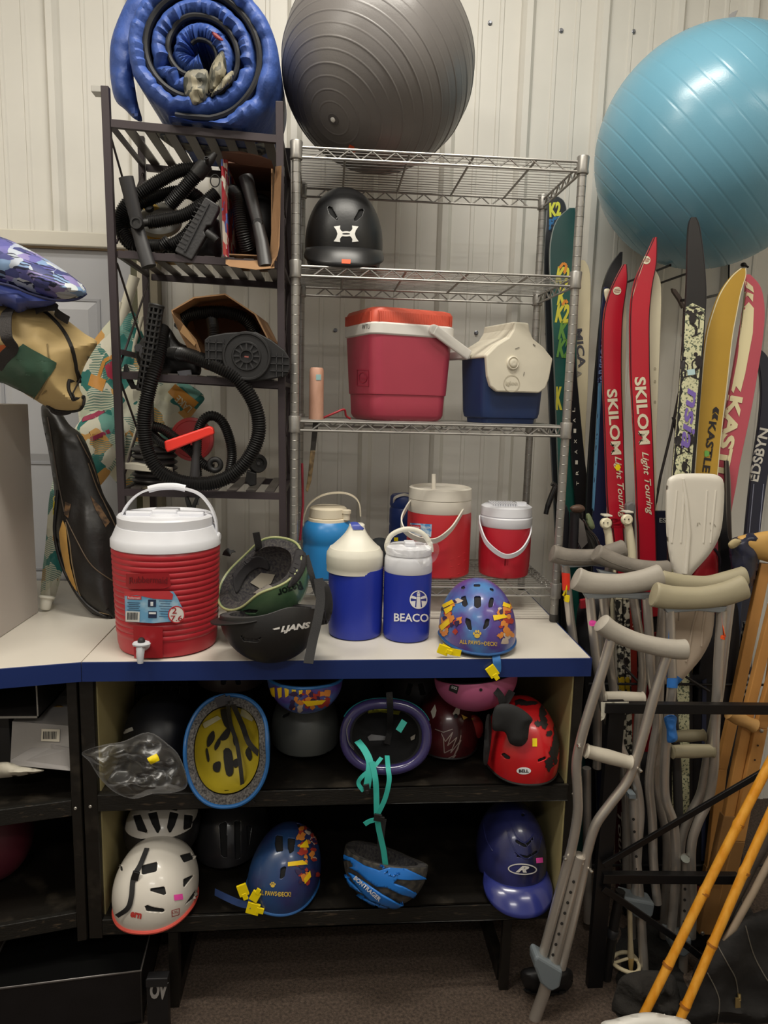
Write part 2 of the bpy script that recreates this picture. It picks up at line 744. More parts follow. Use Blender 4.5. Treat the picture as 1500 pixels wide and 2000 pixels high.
k0 = int((-2.2 - phase) / pitch) - 1
for s in range(k0, k0 + 20, 3):
    pr = [q for k in range(s, s + 3) for q in rib_profile(phase + k * pitch)] + [(phase + (s + 3) * pitch - .010, -.0015)]
    n = len(pr)
    vs = [V((x, WY + y, z)) for z in (0, 3.7) for x, y in pr]
    fs = [(i, i + 1, n + i + 1, n + i) for i in range(n - 1)]
    mesh('panel', (vs, fs), wallm, wall, smooth=False, solid=.001)
for x, y in ((957, 45), (1096, 60), (1237, 62), (1345, 60), (515, 636), (655, 645), (930, 650), (1068, 652), (1455, 660), (1335, 655), (800, 40)):
    c = P(x, y, WY - .002)
    mesh('screw', join(lathe([(.0075, 0), (.0075, .0025), (.0045, .004), (.0045, .008)], 12, c, axis=(0, -1, 0))), mat('8d8f96', .35, .8), wall)
h = P(1422, 38, WY)
mesh('paint_chip', prism([h + V((x, 0, z)) for x, z in ((-.02, -.02), (.0, -.016), (.022, .01), (.03, .03), (.012, .022), (-.012, .004))],
                         [h + V((x, -.003, z)) for x, z in ((-.02, -.02), (.0, -.016), (.022, .01), (.03, .03), (.012, .022), (-.012, .004))]), mat('b9b9bd', .6), wall, smooth=False)
carpet = mat('40342c', .95, c2='66564a', vs=130, lo=.35, hi=.68, bump=.8, bs=300, name='brown_carpet')
structure(mesh('floor', box(-2.6, 2.6, -3.2, WY + .05, -.03, 0), carpet))
structure(mesh('ceiling', box(-2.6, 2.6, -3.2, WY + .05, 3.7, 3.75), mat('dcd8cc', .8)))
structure(mesh('wall_left', box(-2.42, -2.3, -3.2, WY + .05, 0, 3.7), mat('cfc9bb', .7)))
structure(mesh('wall_right', box(2.3, 2.42, -3.2, WY + .05, 0, 3.7), mat('cfc9bb', .7)))

# door behind the left counter
DY = WY - .055
dr = thing('door_1', 'grey painted steel door with raised panels behind the umbrella', 'door', (P(60, 700, DY).x, DY, 0))
dr['kind'] = 'structure'
xr, zt = P(258, 560, DY).x, P(200, 490, DY).z
mesh('leaf', box(xr - .92, xr, DY, DY + .045, .01, zt), mat('b4b5ba', .45, var=.03, bump=.02), dr, bevel=.002)
for z0, z1 in ((P(150, 760, DY).z - .25, P(150, 588, DY).z), (.25, .95)):
    for a, b in ((xr - .80, xr - .52), (xr - .43, P(190, 600, DY).x)):
        mesh('raised_panel', join(prism([V((a, DY, z0)), V((b, DY, z0)), V((b, DY, z1)), V((a, DY, z1))],
                                        [V((a + .028, DY - .009, z0 + .028)), V((b - .028, DY - .009, z0 + .028)), V((b - .028, DY - .009, z1 - .028)), V((a + .028, DY - .009, z1 - .028))])),
             mat('b9babf', .45), dr, smooth=False)
        mesh('panel_edge', join(*[box(*q) for q in ((a - .01, b + .01, DY - .004, DY, z1, z1 + .008), (a - .01, b + .01, DY - .004, DY, z0 - .008, z0), (a - .01, a, DY - .004, DY, z0, z1), (b, b + .01, DY - .004, DY, z0, z1))]), mat('a2a3a9', .5), dr, smooth=False)
z2 = P(60, 470, DY).z
trim = structure(mesh('trim_1', box(xr - 1.2, xr + .085, DY - .03, WY, z2 - .018, P(60, 452, DY).z), mat('d8d3c6', .4), bevel=.004))
structure(mesh('trim_2', box(xr - 1.2, xr + .02, DY - .012, WY, zt, z2 - .018), mat('a08a6c', .6)))
structure(mesh('trim_3', box(xr, xr + .022, DY - .015, WY, 0, zt), mat('5d5c45', .6)))
structure(mesh('trim_4', box(xr + .022, xr + .05, DY - .022, WY, 0, zt), mat('d2cbb8', .5), bevel=.003))
structure(mesh('trim_5', box(xr + .05, xr + .085, DY - .010, WY, 0, zt), mat('8b8371', .6)))

# ================================================================ display counters
wood = mat('16130f', .42, var=.25, vs=14, bump=.12, bs=40, c2='3a342c', lo=.56, hi=.82, name='black_painted_wood')
wornb = mat('15130f', .5, c2='57493a', vs=22, lo=.6, hi=.78, bump=.15, stretch=(1, 6, 6), name='worn_black_edge')
top_m = mat('d6d0c4', .3, var=.04, vs=3, bump=.02, bs=15, name='white_laminate')
blue_m = mat('1b2f68', .35, var=.04, vs=10, name='blue_edge_band')
olive = mat('a2966a', .6, var=.08, vs=6, name='olive_panel')
TH = .046
a, b = Q(160, 1292, CT), Q(1153, 1284, CT)
fl, frr = V((a.x, a.y, 0)), V((b.x, b.y, 0))
BY = 2.40
cr = thing('display_counter', 'white topped blue edged display counter with black helmet shelves', 'counter', (.05, 1.95, 0))
DXL, DXR = fl.x + .012, frr.x


def slabz(pts, z0, z1):
    return prism([V((p[0], p[1], z0)) for p in pts], [V((p[0], p[1], z1)) for p in pts])


mesh('countertop', slabz([(fl.x, fl.y), (frr.x, frr.y), (DXR + .01, BY), (fl.x + .004, BY)], CT - TH, CT), top_m, cr, smooth=False, bevel=.001)
mesh('edge_band', slabz([(fl.x - .0, fl.y - .004), (frr.x + .003, frr.y - .004), (frr.x + .003, frr.y + .001), (fl.x, fl.y + .001)], CT - TH - .002, CT - .0015), blue_m, cr, smooth=False)
mesh('edge_band', slabz([(frr.x, frr.y - .003), (frr.x + .004, frr.y - .003), (DXR + .014, BY), (DXR + .010, BY)], CT - TH - .002, CT - .0015), blue_m, cr, smooth=False)
FY = fl.y + .012                    # case front
fy = lambda x: FY + (x - fl.x) * (frr.y - fl.y) / (frr.x - fl.x)
zs1 = P(650, 1547, FY).z            # upper shelf top at the front
zs2 = P(650, 1785, FY).z            # lower shelf
xl0, xl1 = P(163, 1560, FY).x, P(190, 1560, FY).x
xr0, xr1 = P(1113, 1540, FY).x, P(1142, 1400, FY).x
zb = zs2 - .05
CY = 2.20


def seg(x0, x1, y0, y1, z0, z1):
    return slabz([(x0, y0 + fy(x0) - FY), (x1, y0 + fy(x1) - FY), (x1, y1), (x0, y1)], z0, z1)


mesh('side_panel', seg(xl0, xl1, FY, CY, zb, CT - TH), wood, cr, smooth=False, bevel=.002)
mesh('side_panel', seg(xr0, xr1, FY, CY, zb, CT - TH), wood, cr, smooth=False, bevel=.002)
mesh('side_lining', seg(xl1, xl1 + .003, FY + .022, CY, zb + .03, CT - TH), olive, cr, smooth=False)
mesh('side_lining', seg(xr0 - .004, xr0, FY + .004, CY, zb + .03, CT - TH), olive, cr, smooth=False)
mesh('back_panel', box(xl0, xr1, CY, CY + .012, zb, CT - TH), wood, cr, smooth=False)
for z in (zs1, zs2):
    mesh('shelf', seg(xl1, xr0, FY + .012, CY, z - .02, z), wood, cr, smooth=False)
    mesh('shelf_lip', seg(xl1, xr0, FY, FY + .014, z - .042, z + .001), wornb, cr, smooth=False, bevel=.0015)
for x in (P(176, 1570, FY).x, P(1126, 1545, FY).x):
    mesh('screw', lathe([(.004, 0), (.003, .002)], 10, V((x, fy(x), zs1 - .028)), axis=(0, -1, 0)), mat('b8b4ab', .4, .6), cr)
for x0 in (P(327, 1870, FY).x, P(985, 1870, FY).x):
    x1 = x0 + .024
    mesh('leg', seg(x0, x1, FY + .01, FY + .045, 0, zb), wood, cr, smooth=False)
    mesh('leg', seg(x0, x1, CY - .06, CY - .02, 0, zb), wood, cr, smooth=False)
    mesh('foot_rail', seg(x0, x1, FY + .045, CY - .06, 0, .05), wood, cr, smooth=False)

# left counter
c0, c1 = Q(-30, 1307, CT), Q(158.5, 1292, CT)
cl = thing('display_counter', 'second white topped counter joined at the seam, holding the grey cabinet', 'counter', (-.9, 1.95, 0))
mesh('countertop', slabz([(-1.45, c0.y - .16), (c0.x, c0.y), (c1.x, c1.y), (fl.x - .003, BY), (-1.45, BY)], CT - TH, CT), top_m, cl, smooth=False, bevel=.001)
mesh('edge_band', slabz([(c0.x - .4, c0.y - .092), (c0.x, c0.y - .004), (c1.x, c1.y - .004), (c1.x, c1.y), (c0.x, c0.y), (c0.x - .4, c0.y - .088)], CT - TH - .002, CT - .0015), blue_m, cl, smooth=False)
q0, q1 = P(147, 1570, FY).x, P(161, 1560, FY).x
fy2 = lambda x: c1.y + .012 + (x - c1.x) * (c1.y - c0.y) / (c1.x - c0.x)


def seg2(x0, x1, d, y1, z0, z1):
    return slabz([(x0, fy2(x0) + d), (x1, fy2(x1) + d), (x1, y1), (x0, y1)], z0, z1)


mesh('side_panel', seg2(q0 - .006, q1 - .002, 0, CY, zb, CT - TH), wood, cl, smooth=False, bevel=.002)
mesh('back_panel', box(-1.42, q1 - .004, CY, CY + .012, zb, CT - TH), wood, cl, smooth=False)
zl1, zl2 = P(60, 1581, 1.62).z, P(60, 1805, 1.62).z
for z in (zl1, zl2):
    mesh('shelf', seg2(-1.42, q0 - .006, .012, CY, z - .02, z), wood, cl, smooth=False)
    mesh('shelf_lip', slabz([(-1.42, fy2(-1.42)), (q0 - .006, fy2(q0)), (q0 - .006, fy2(q0) + .014), (-1.42, fy2(-1.42) + .014)], z - .04, z + .001), wornb, cl, smooth=False, bevel=.0015)
x = P(149, 1571, FY).x
mesh('screw', lathe([(.004, 0), (.003, .002)], 10, V((x, fy2(x), zl1 - .02)), axis=(0, -1, 0)), mat('b8b4ab', .4, .6), cl)
mesh('leg', box(-1.32, -1.29, 1.68, 2.15, 0, zb), wood, cl, smooth=False)

# grey cabinet on the left counter
e0, e1 = Q(75, 1196, CT), Q(0, 1246, CT)
hd = thing('cabinet', 'plain grey melamine cabinet standing on the white counter under the duffel bag', 'cabinet', (-1.05, 1.9, CT))
zh = P(86, 790, e0.y).z
dx = (e1.x - e0.x) / (e1.y - e0.y)
xa = lambda y: e0.x + (y - e0.y) * dx
pm = mat('b3aca5', .5, var=.03, vs=4, bump=.02, bs=20)
mesh('side_panel', slabz([(xa(1.62), 1.62), (xa(e0.y), e0.y), (xa(e0.y) - .018, e0.y), (xa(1.62) - .018, 1.62)], CT + .001, zh), pm, hd, smooth=False, bevel=.0015)
mesh('top_panel', slabz([(-1.40, 1.62), (xa(1.62) - .018, 1.62), (xa(e0.y) - .018, e0.y), (-1.40, e0.y)], zh - .018, zh), pm, hd, smooth=False)
mesh('back_panel', slabz([(-1.40, e0.y - .008), (xa(e0.y) - .018, e0.y - .008), (xa(e0.y) - .018, e0.y), (-1.40, e0.y)], CT + .001, zh - .018), pm, hd, smooth=False)
mesh('side_panel', slabz([(-1.40, 1.62), (-1.382, 1.62), (-1.382, e0.y - .008), (-1.40, e0.y - .008)], CT + .001, zh - .018), pm, hd, smooth=False)

# ================================================================ chrome wire rack
RF, RB = 1.965, 2.325
xL, xR = P(577, 560, RF).x, P(1114, 700, RF).x
ZT = P(1136, 318, RF).z
zsh = [P(860, 302, RF).z, P(840, 530, RF).z, P(840, 829, RF).z, P(1085, 1148, RF).z]
wr = thing('wire_rack', 'chrome wire shelving rack with four shelves standing on the counter', 'rack', ((xL + xR) / 2, RF, CT))
for x in (xL, xR):
    for y in (RF, RB):
        post = mesh('post', tube([V((x, y, CT + .012)), V((x, y, ZT))], .0115, 16), CHROME, wr)
        mesh('cap', lathe([(.0125, 0), (.0125, .004), (.008, .009)], 16, V((x, y, ZT - .004))), mat('8a8884', .5, .3), post)
        mesh('foot', lathe([(.011, 0), (.0125, .002), (.0125, .022)], 16, V((x, y, CT + .001))), mat('3c3a38', .6), post)
        gv = []
        zz = CT + .05
        while zz < ZT - .03:
            gv.append(lathe([(.0116, 0), (.0121, .0008), (.0116, .0016)], 14, V((x, y, zz)), cap=False))
            zz += .0254
        g = mesh('groove_rings', join(*gv), mat('8f8c86', .4, .8), post)
        g['kind'] = 'stuff'


def zigzag(a, b, z0, z1, n):
    pts = []
    for i in range(n * 2 + 1):
        t = i / (n * 2)
        p = a.lerp(b, .06 + .88 * t)
        pts.append(V((p.x, p.y, z1 if i % 2 else z0)))
    return pts


for k, z in enumerate(zsh):
    sh = mesh('shelf', join(*[tube([V((xL, y, zz)), V((xR, y, zz))], .0034, 8) for y in (RF, RB) for zz in (z, z - .024)],
                            *[tube([V((x, RF, zz)), V((x, RB, zz))], .0034, 8) for x in (xL, xR) for zz in (z, z - .024)]), CHROME, wr)
    sh['kind'] = 'stuff'
    for y in (RF, RB):
        mesh('zigzag_wire', tube(zigzag(V((xL, y, 0)), V((xR, y, 0)), z - .024, z - .001, 11), .0026, 6), CHROME, sh, smooth=False)
    for x in (xL, xR):
        mesh('zigzag_wire', tube(zigzag(V((x, RF, 0)), V((x, RB, 0)), z - .024, z - .001, 6), .0026, 6), CHROME, sh, smooth=False)
    n = 15
    w = mesh('wire', join(*[tube([V((xL, RF + (RB - RF) * (i + .5) / n, z + .004)), V((xR, RF + (RB - RF) * (i + .5) / n, z + .004))], .0014, 6) for i in range(n)]), CHROME, sh)
    w['kind'] = 'stuff'
    for i in range(4):
        x = xL + (xR - xL) * (i + .75) / 4.5
        mesh('cross_bar', tube([V((x, RF, z - .001)), V((x, RB, z - .001))], .0032, 8), CHROME, sh)
    for x in (xL, xR):
        for y in (RF, RB):
            mesh('collar', lathe([(.0155, -.030), (.0165, -.028), (.0150, -.018), (.0165, .012), (.0155, .014), (.0115, .015)], 18, V((x, y, z))), CHROME, sh)

# ================================================================ brown slatted rack
YB = 1.95
levels = [((212, 242), (549, 274)), ((226, 497), (550, 519)), ((234, 733), (551, 752)), ((238, 961), (552, 969))]
lev = [(P(a[0], a[1], YB), P(b[0], b[1], YB)) for a, b in levels]
lb = Q(280, 327, lev[0][0].z)
DB = lb.y - YB
br = thing('metal_rack', 'dark brown metal rack with slatted shelves holding pumps and hoses', 'rack', (lev[3][0].x, YB, CT))
tops = (P(206, 170, YB), P(546, 200, YB))
bots = []
for i in (0, 1):
    a, b = tops[i], lev[3][i]
    bots.append(a + (b - a) * ((CT + .001 - a.z) / (b.z - a.z)))
BX = V((1, 0, 0))
SLAT = mat('514b48', .3, .1)  # lighter than BROWN: light reflected off the wall is painted into the slats
BYV = V((0, 1, 0))
bz = [(l[0].z + l[1].z) / 2 for l in lev]


def at(k, s, d, dz=0):
    """point on rack level k (fraction s along it, d deep)."""
    return lev[k][0].lerp(lev[k][1], s) + V((0, d, dz))


mesh('end_clip', box(P(190, 176, YB + DB).x - .012, P(190, 176, YB + DB).x + .03, YB + DB - .02, YB + DB + .02, P(190, 182, YB + DB).z - .004, P(190, 172, YB + DB).z), mat('b9b6ae', .4), br, smooth=False, bevel=.002)
for i in (0, 1):
    for d in (0, DB):
        mesh('post', beam(bots[i] + V((0, d, 0)), tops[i] + V((0, d, 0)), .019, .019, BX), BROWN, br, smooth=False, bevel=.0015)
for k in range(4):
    for d in (-.002, DB + .002):
        mesh('rail', beam(at(k, .02, d), at(k, .98, d), .014, .018, BYV), BROWN, br, smooth=False)
    for s in (0, 1):
        mesh('rail', beam(at(k, s, .009, .004), at(k, s, DB - .009, .004), .010, .012, BX), BROWN, br, smooth=False)
    n = 8
    for i in range(n):
        mesh('slat', beam(at(k, (i + .7) / (n + .4), .004, .011), at(k, (i + .7) / (n + .4), DB - .004, .011), (.026), .004, BX), SLAT, br, smooth=False)
for s in (0, 1):
    for k in (0, 1, 2):
        mesh('cross_brace', beam(at(k + 1, s, .01, .03), at(k, s, DB - .01, -.02), .004, .006, BX), BROWN, br, smooth=False)
        mesh('cross_brace', beam(at(k + 1, s, DB - .01, .03), at(k, s, .01, -.02), .004, .006, BX), BROWN, br, smooth=False)
for k in (2,):
    mesh('rail', beam(at(k, .02, DB, .06), at(k, .98, DB, .06), .010, .014, BYV), BROWN, br, smooth=False)
    mesh('rail', beam(at(k, 0, .009, .06), at(k, 0, DB - .009, .06), .010, .014, BX), BROWN, br, smooth=False)
# ================================================================ helmets: one builder for every shell
class Helmet:
    def __init__(s, name, label, c, f, u, a, lf, lb, h, rim, m, holes=(), p=2.25, liner=None, lining=.8, group=None, na=132, nt=56, lip=None, thick=.004, bump=None, lin_fm=None, pr=2.0, floor=None):
        s.c = V(c)
        f = V(f).normalized()
        u = V(u)
        u = (u - f * u.dot(f)).normalized()
        s.x, s.f, s.u = f.cross(u), f, u
        s.a, s.lf, s.lb, s.h, s.rim, s.p, s.bump, s.pr = a, lf, lb, h, rim, p, bump, pr
        if floor is not None:
            low = min(s.pt(radians(q), radians(rim(q) + (90 - rim(q)) * e / 8)).z for q in range(-180, 180, 5) for e in range(9)) - (lip[0] if lip else 0)
            s.c.z += floor + .001 - low
        s.t = thing(name, label, 'helmet', s.c, group=group)
        na, nt = (208, 92) if holes else (na, nt)
        vf = s.dome(1.0, na, nt)
        s.bv = BVHTree.FromPolygons(*vf)
        vs, fs = vf
        if holes:
            vs, fs = s.cut(vs, fs, holes)
        s.shell = mesh('shell', (vs, fs), m, s.t, solid=thick)
        if liner:
            v1, f1 = s.dome(.965, 72, 24)
            v2, f2 = s.dome(lining, 72, 24)
            k = len(v1)
            n = 72
            vv = v1 + v2
            ff = f1 + [tuple(i + k for i in q)[::-1] for q in f2]
            b = len(v1) - n
            ff += [(b + i, b + (i + 1) % n, k + b + (i + 1) % n, k + b + i) for i in range(n)]
            s.liner = mesh('liner', (vv, ff), liner, s.t)
        if lip:
            pts = [s.pt(radians(q), radians(rim(q)), 1.0) for q in range(-180, 180, 5)]
            mesh('rim_trim', tube(pts, lip[0], 8, True), lip[1], s.t)

    def pt(s, az, el, k=1.0):
        x, y, z = sin(az) * cos(el), cos(az) * cos(el), sin(el)
        b = s.lf if y > 0 else s.lb
        q = (abs(x / s.a) ** s.p + abs(y / b) ** s.p) ** (s.pr / s.p) + abs(z / s.h) ** s.pr
        r = q ** (-1 / s.pr) * k
        if s.bump:
            r *= 1 + s.bump(az, el)
        return s.c + s.x * (x * r) + s.f * (y * r) + s.u * (z * r)

    def dome(s, k, na, nt):
        vs = [s.pt(0, pi / 2, k)]
        for j in range(1, nt + 1):
            for i in range(na):
                az = 2 * pi * i / na - pi
                e = radians(s.rim(az * 180 / pi))
                vs.append(s.pt(az, pi / 2 - (pi / 2 - e) * j / nt, k))
        fs = [(0, 1 + i, 1 + (i + 1) % na) for i in range(na)]
        for j in range(nt - 1):
            for i in range(na):
                a, b = 1 + j * na + i, 1 + j * na + (i + 1) % na
                fs.append((a, a + na, b + na, b))
        return vs, fs

    def cut(s, vs, fs, holes):
        cen = s.c + s.u * (s.h * .3)
        px = [proj(v) for v in vs]
        hid = [-1] * len(vs)
        for i, v in enumerate(vs):
            if (v - cen).dot(CP - v) < -.0:
                continue
            for k, h in enumerate(holes):
                if inside(px[i], h):
                    hid[i] = k
                    break
        keep = [f for f in fs if not all(hid[i] >= 0 for i in f)]
        used = {i for f in keep for i in f}
        vs = list(vs)
        for i in used:
            if hid[i] >= 0:
                _, e = edge_near(px[i], holes[hid[i]])
                d = ray(*e).normalized()
                h, n, _, _ = s.bv.ray_cast(CP, d)
                if h:
                    vs[i] = h
        idx = {k: j for j, k in enumerate(sorted(used))}
        return [vs[k] for k in sorted(used)], [tuple(idx[i] for i in f) for f in keep]

    def decal(s, polys, m, name='sticker', lift=.0015, L=6):
        return decal(name, s.bv, polys, m, s.t, lift, L, fall=(s.c - CP).length)

    def text(s, t, cx, cy, w, h, ang, m, **k):
        return text_px(t, s.bv, cx, cy, w, h, ang, m, s.t, fall=(s.c - CP).length, **k)

    def strap(s, pts, w=.016, m=None, up=None, name='strap'):
        return mesh(name, ribbon([p if isinstance(p, V) else P(*p) for p in pts], w, .0016, up), m or STRAP, s.t)

    def peak(s, az0, az1, el, L, drop, m, name='visor', t=.004, pw=.5):
        n = 28
        rows = []
        for i in range(n + 1):
            q = i / n
            az = radians(az0 + (az1 - az0) * q)
            b = s.pt(az, radians(el), 1.004)
            l = max(.001, (1 - (2 * q - 1) ** 2)) ** pw
            d = (s.f * cos(az * .55) + s.x * sin(az * .55))
            row = []
            for j in range(9):
                w = j / 8
                row.append(b + d * (L * l * w) - s.u * (drop * l * w * (.35 + .65 * w)))
            rows.append(row)
        vs = [p for r in rows for p in r]
        fs = [(i * 9 + j, i * 9 + j + 1, i * 9 + j + 10, i * 9 + j + 9) for i in range(n) for j in range(8)]
        v = mesh(name, (vs, fs), m, s.t, solid=t)
        s.bv2 = BVHTree.FromPolygons(vs, fs)
        return v


def buckle(px, py, Y, m, parent, s=1.0, a=0, name='buckle'):
    ys = Y if Y else 1.7
    o = join(slab(rect(px, py, 14 * s, 12 * s, a), ys, .006), slab(rect(px + 8 * s * cos(radians(a)), py + 8 * s * sin(radians(a)), 8 * s, 6 * s, a), ys - .001, .005))
    return mesh(name, o, m, parent, smooth=False, bevel=.001)


def jug(name, label, cx, Yc, prof, zb, m, group=None, bottom_r=None):
    """Round vessel: prof = [(half width px, y px)] from top to bottom about axis depth Yc; zb is its standing height."""
    t = thing(name, label, 'jug', (P(cx, 1100, Yc).x, Yc, zb), group=group)
    t['axis'] = 0
    del t['axis']
    return t


def px_prof(cx, Yc, prof, zmin=None):
    out = []
    for hw, y in prof:
        c = P(cx, y, Yc)
        z = c.z if zmin is None else max(zmin, c.z)
        out.append((hw * zd(c) / FPX, z))
    return out[::-1]


# ================================================================ on the racks
# rolled sleeping bag
RBL = mat('38549a', .5, var=.12, vs=10, bump=.6, bs=22, name='blue_nylon')
bc = P(383, 98, 2.06)
Yf, Yk = 1.925, 2.27
bc = P(384, 96, Yf)
zd0 = zd(bc) / FPX
sb = thing('sleeping_bag', 'blue rolled sleeping bag with camouflage lining on top of the brown rack', 'sleeping bag', (bc.x, 2.08, at(0, .5, .1).z + .015))
Rr = 158 * zd0


def rad(th, k):
    x, z = cos(th), sin(th)
    return (k * (1.04 - .03 * z)) * x, (k * 1.0) * z


def slat_z(x):
    q = (x - lev[0][0].x) / (lev[0][1].x - lev[0][0].x)
    return lev[0][0].z + (lev[0][1].z - lev[0][0].z) * q + .016


turns = 3.1
NT = 420
r1, r0 = Rr * .93, Rr * .12
rows = []
for i in range(NT + 1):
    q = i / NT
    th = -1.9 + 2 * pi * turns * q
    rc = r1 + (r0 - r1) * q
    tk = (r1 - r0) / turns * .84
    row = []
    for j in range(17):
        if j <= 4:
            rr, yy = rc + tk * .5, Yk + (Yf + .03 - Yk) * (j / 4)
        elif j < 13:
            an = (j - 4) / 8 * pi
            rr, yy = rc + tk * .5 * cos(an), Yf + .03 - .042 * sin(an)
        else:
            rr, yy = rc - tk * .5, Yf + .03 + (Yk - Yf - .03) * ((j - 12) / 4)
        ww = noise.noise(V((th * 3.4, rc * 60, 3))) + .7 * noise.noise(V((th * 9, rc * 50, 9)))
        yy += .015 * ww * (1 if 4 <= j <= 12 else .2) + .02 * q
        rr += tk * .22 * ww * (1 if j > 1 and i > NT * .25 else .12)
        x, z = rad(th, rr)
        row.append(V((bc.x + x, yy, max(bc.z + z, slat_z(bc.x + x)))))
    rows.append(row)
mesh('roll', loft(rows, cap=True), RBL, sb)
for a0, a1, k, w in ((.0, .36, .035, .0085), (.36, .66, .03, .007), (.70, .86, .02, .0045)):
    pts = []
    for i in range(int(NT * a0), int(NT * a1)):
        q = i / NT
        th = -1.9 + 2 * pi * turns * q
        rc = r1 + (r0 - r1) * q - (r1 - r0) / turns * .44
        x, z = rad(th, rc)
        pts.append(V((bc.x + x, Yf + .008 + .015 * q + .006 * noise.noise(V((th * 2, rc * 30, 1))), max(bc.z + z, slat_z(bc.x + x) + .012))))
    mesh('zipper', tube(pts, w, 8, sx=1.4), mat('17181c', .6), sb)
CAMO = print_mat('faded_lining', ['7a7668', '5c5a4e', '948d78', '3f4038', '86806c'], 60, stretch=(1, 1, .4), bump=.4, detail_w=.05)
for nm, ol in (('lining_tip', [(388, 135), (405, 138), (408, 165), (402, 195), (378, 206), (362, 185), (358, 155), (368, 138)]),
               ('lining_tip', [(432, 100), (440, 112), (442, 140), (432, 162), (412, 182), (408, 160), (412, 130)]),
               ('lining_tip', [(452, 138), (456, 152), (440, 172), (412, 190), (424, 165)])):
    mesh(nm, pillow(ol, Yf - .004, .014, .03, N=16, wr=.01, ws=(30, 30, 30)), CAMO, sb)
mesh('zipper_pull', pillow([(414, 62), (424, 66), (436, 78), (430, 80), (418, 72)], Yf - .018, .004, .004, N=10), mat('7c2024', .5), sb)
# outer flap hanging over the left of the rack
mesh('outer_flap', pillow([(262, -20), (222, 60), (214, 120), (219, 175), (228, 200), (244, 214), (262, 232), (278, 236), (270, 205), (264, 170), (262, 140), (280, 60), (300, 0)], 2.01, .03, .10, N=40, wr=.016, ws=(8, 8, 16)), RBL, sb)
# camouflage underside seen through the slats
mesh('lining_fold', clampz(pillow([(300, 252), (420, 268), (520, 262), (528, 236), (520, 300), (430, 318), (360, 302)], 2.14, .05, .1, N=26, wr=.01), lambda x: slat_z(x) - .002), mat('2f3440', .8, c2='7b7a70', vs=30, stretch=(1, 1, 5)), sb)


# exercise balls
def ball(name, label, c, r, axis, m, nring, amp, a0=.05, a1=.95, sq=1.0):
    t = thing(name, label, 'ball', (c.x, c.y, c.z - r))
    prof = []
    N_ = 420
    for i in range(N_ + 1):
        f = i / N_
        ph = pi * f
        k = 0
        w = (f * nring) % 1
        if a0 < f < a1:
            d = abs(w - .5) / .5
            k = amp * max(0, 1 - d / .09)
        prof.append((max(1e-5, (r + k) * sin(ph)), -(r + k) * cos(ph)))
    o = mesh('skin', lathe(prof, 96, c, axis=axis, cap=False), m, t, split=False)
    o.scale = (1, 1, 1)
    return t, o


gc0 = P(738, 157, 2.14)
gr = 195 * zd(gc0) / FPX * .955
gc = V((gc0.x, 2.14, zsh[0] + gr + .0075))
plug = None
d = ray(651, 233)
# axis: from the centre to the plug
oc = CP - gc
bq = d.normalized()
tt = -oc.dot(bq) - sqrt(max(0, oc.dot(bq) ** 2 - (oc.length_squared - gr * gr)))
pp = CP + bq * tt
ax = (pp - gc).normalized()
gm = mat('6f6b69', .36, var=.05, vs=6, bump=.04, bs=240, name='grey_ball_rubber')
gb, go = ball('exercise_ball', 'grey ribbed exercise ball resting on the top shelf of the wire rack', gc, gr, ax, gm, 29, .0022, .035, .965)
mesh('plug', lathe([(.0065, -.004), (.0065, .0035), (.004, .0045)], 18, gc + ax * gr, axis=ax), mat('ebe9e4', .4), gb)
mesh('plug_rim', lathe([(.016, -.003), (.015, .0015), (.0085, .002)], 24, gc + ax * gr, axis=ax), mat('555150', .5), gb)
decal('price_sticker', bvh_of(go), [rect(686, 288, 11, 9, 25), rect(690, 295, 9, 5, -15)], ORANGE, gb, fall=1.9)

bc0 = P(1386, 291, 2.12)
bR = 230 * zd(bc0) / FPX * .945
bcn = V((bc0.x, WY - .03 - bR, bc0.z))
bcn = P(1387, 297, WY - .032 - bR * 1.06)
bR = 230 * zd(bcn) / FPX * .945
bax = V((.62, -.42, .66)).normalized()
bm_ = mat('6b9fb6', .27, var=.04, vs=4, bump=.03, bs=240, name='light_blue_ball_rubber')
bb, bo = ball('exercise_ball', 'light blue ribbed exercise ball above the skis', bcn, bR, bax, bm_, 22, -.0016, .03, .97)
print('blue ball', bcn, bR)

# batting helmet on the second shelf
hz = zsh[1] + .006
hy = 2.10
hc = P(672, 462, hy)
uh = Helmet('batting_helmet', 'matte black batting helmet with white logo on the second wire shelf', (hc.x, hy, hz + .078), (.0, -1, -.10), (0, -.10, 1), .108, .118, .115, .150,
            lambda a: -22 if abs(a) < 42 else (-22 - 10 * min(1, (abs(a) - 42) / 22) if abs(a) < 120 else -32 + 10 * (abs(a) - 120) / 60), mat('1b1b1c', .42, bump=.03, bs=150),
            [[(638, 400), (648, 405), (661, 428), (657, 430), (644, 418)], [(712, 406), (702, 409), (690, 430), (694, 433), (707, 422)]], liner=mat('0f0f10', .9), lining=.86)
uh.peak(-70, 70, -7, .036, .052, mat('1f1f20', .36), t=.005)
um = mat('ecebe6', .5)


def mark_ua(cx, cy, w, h, H):
    L_ = [(-1, -.9), (-.48, -1), (-.50, -.62), (-.38, -.34), (-.3, -.3), (-.3, .3), (-.38, .34), (-.5, .62), (-.48, 1), (-1, .9), (-.78, .42), (-.70, 0), (-.78, -.42)]
    ps = [[(cx + x * w, cy + y * h) for x, y in L_], [(cx - x * w, cy + y * h) for x, y in L_][::-1]]
    ps += ring(cx, cy, w * .52, h * .32, 3.6)
    H.decal(ps, um, 'logo', L=4)


mark_ua(676, 457, 24, 16, uh)
decal('price_sticker', uh.bv2, [rect(676, 511, 17, 8, 2)], ORANGE, uh.t, fall=1.95)

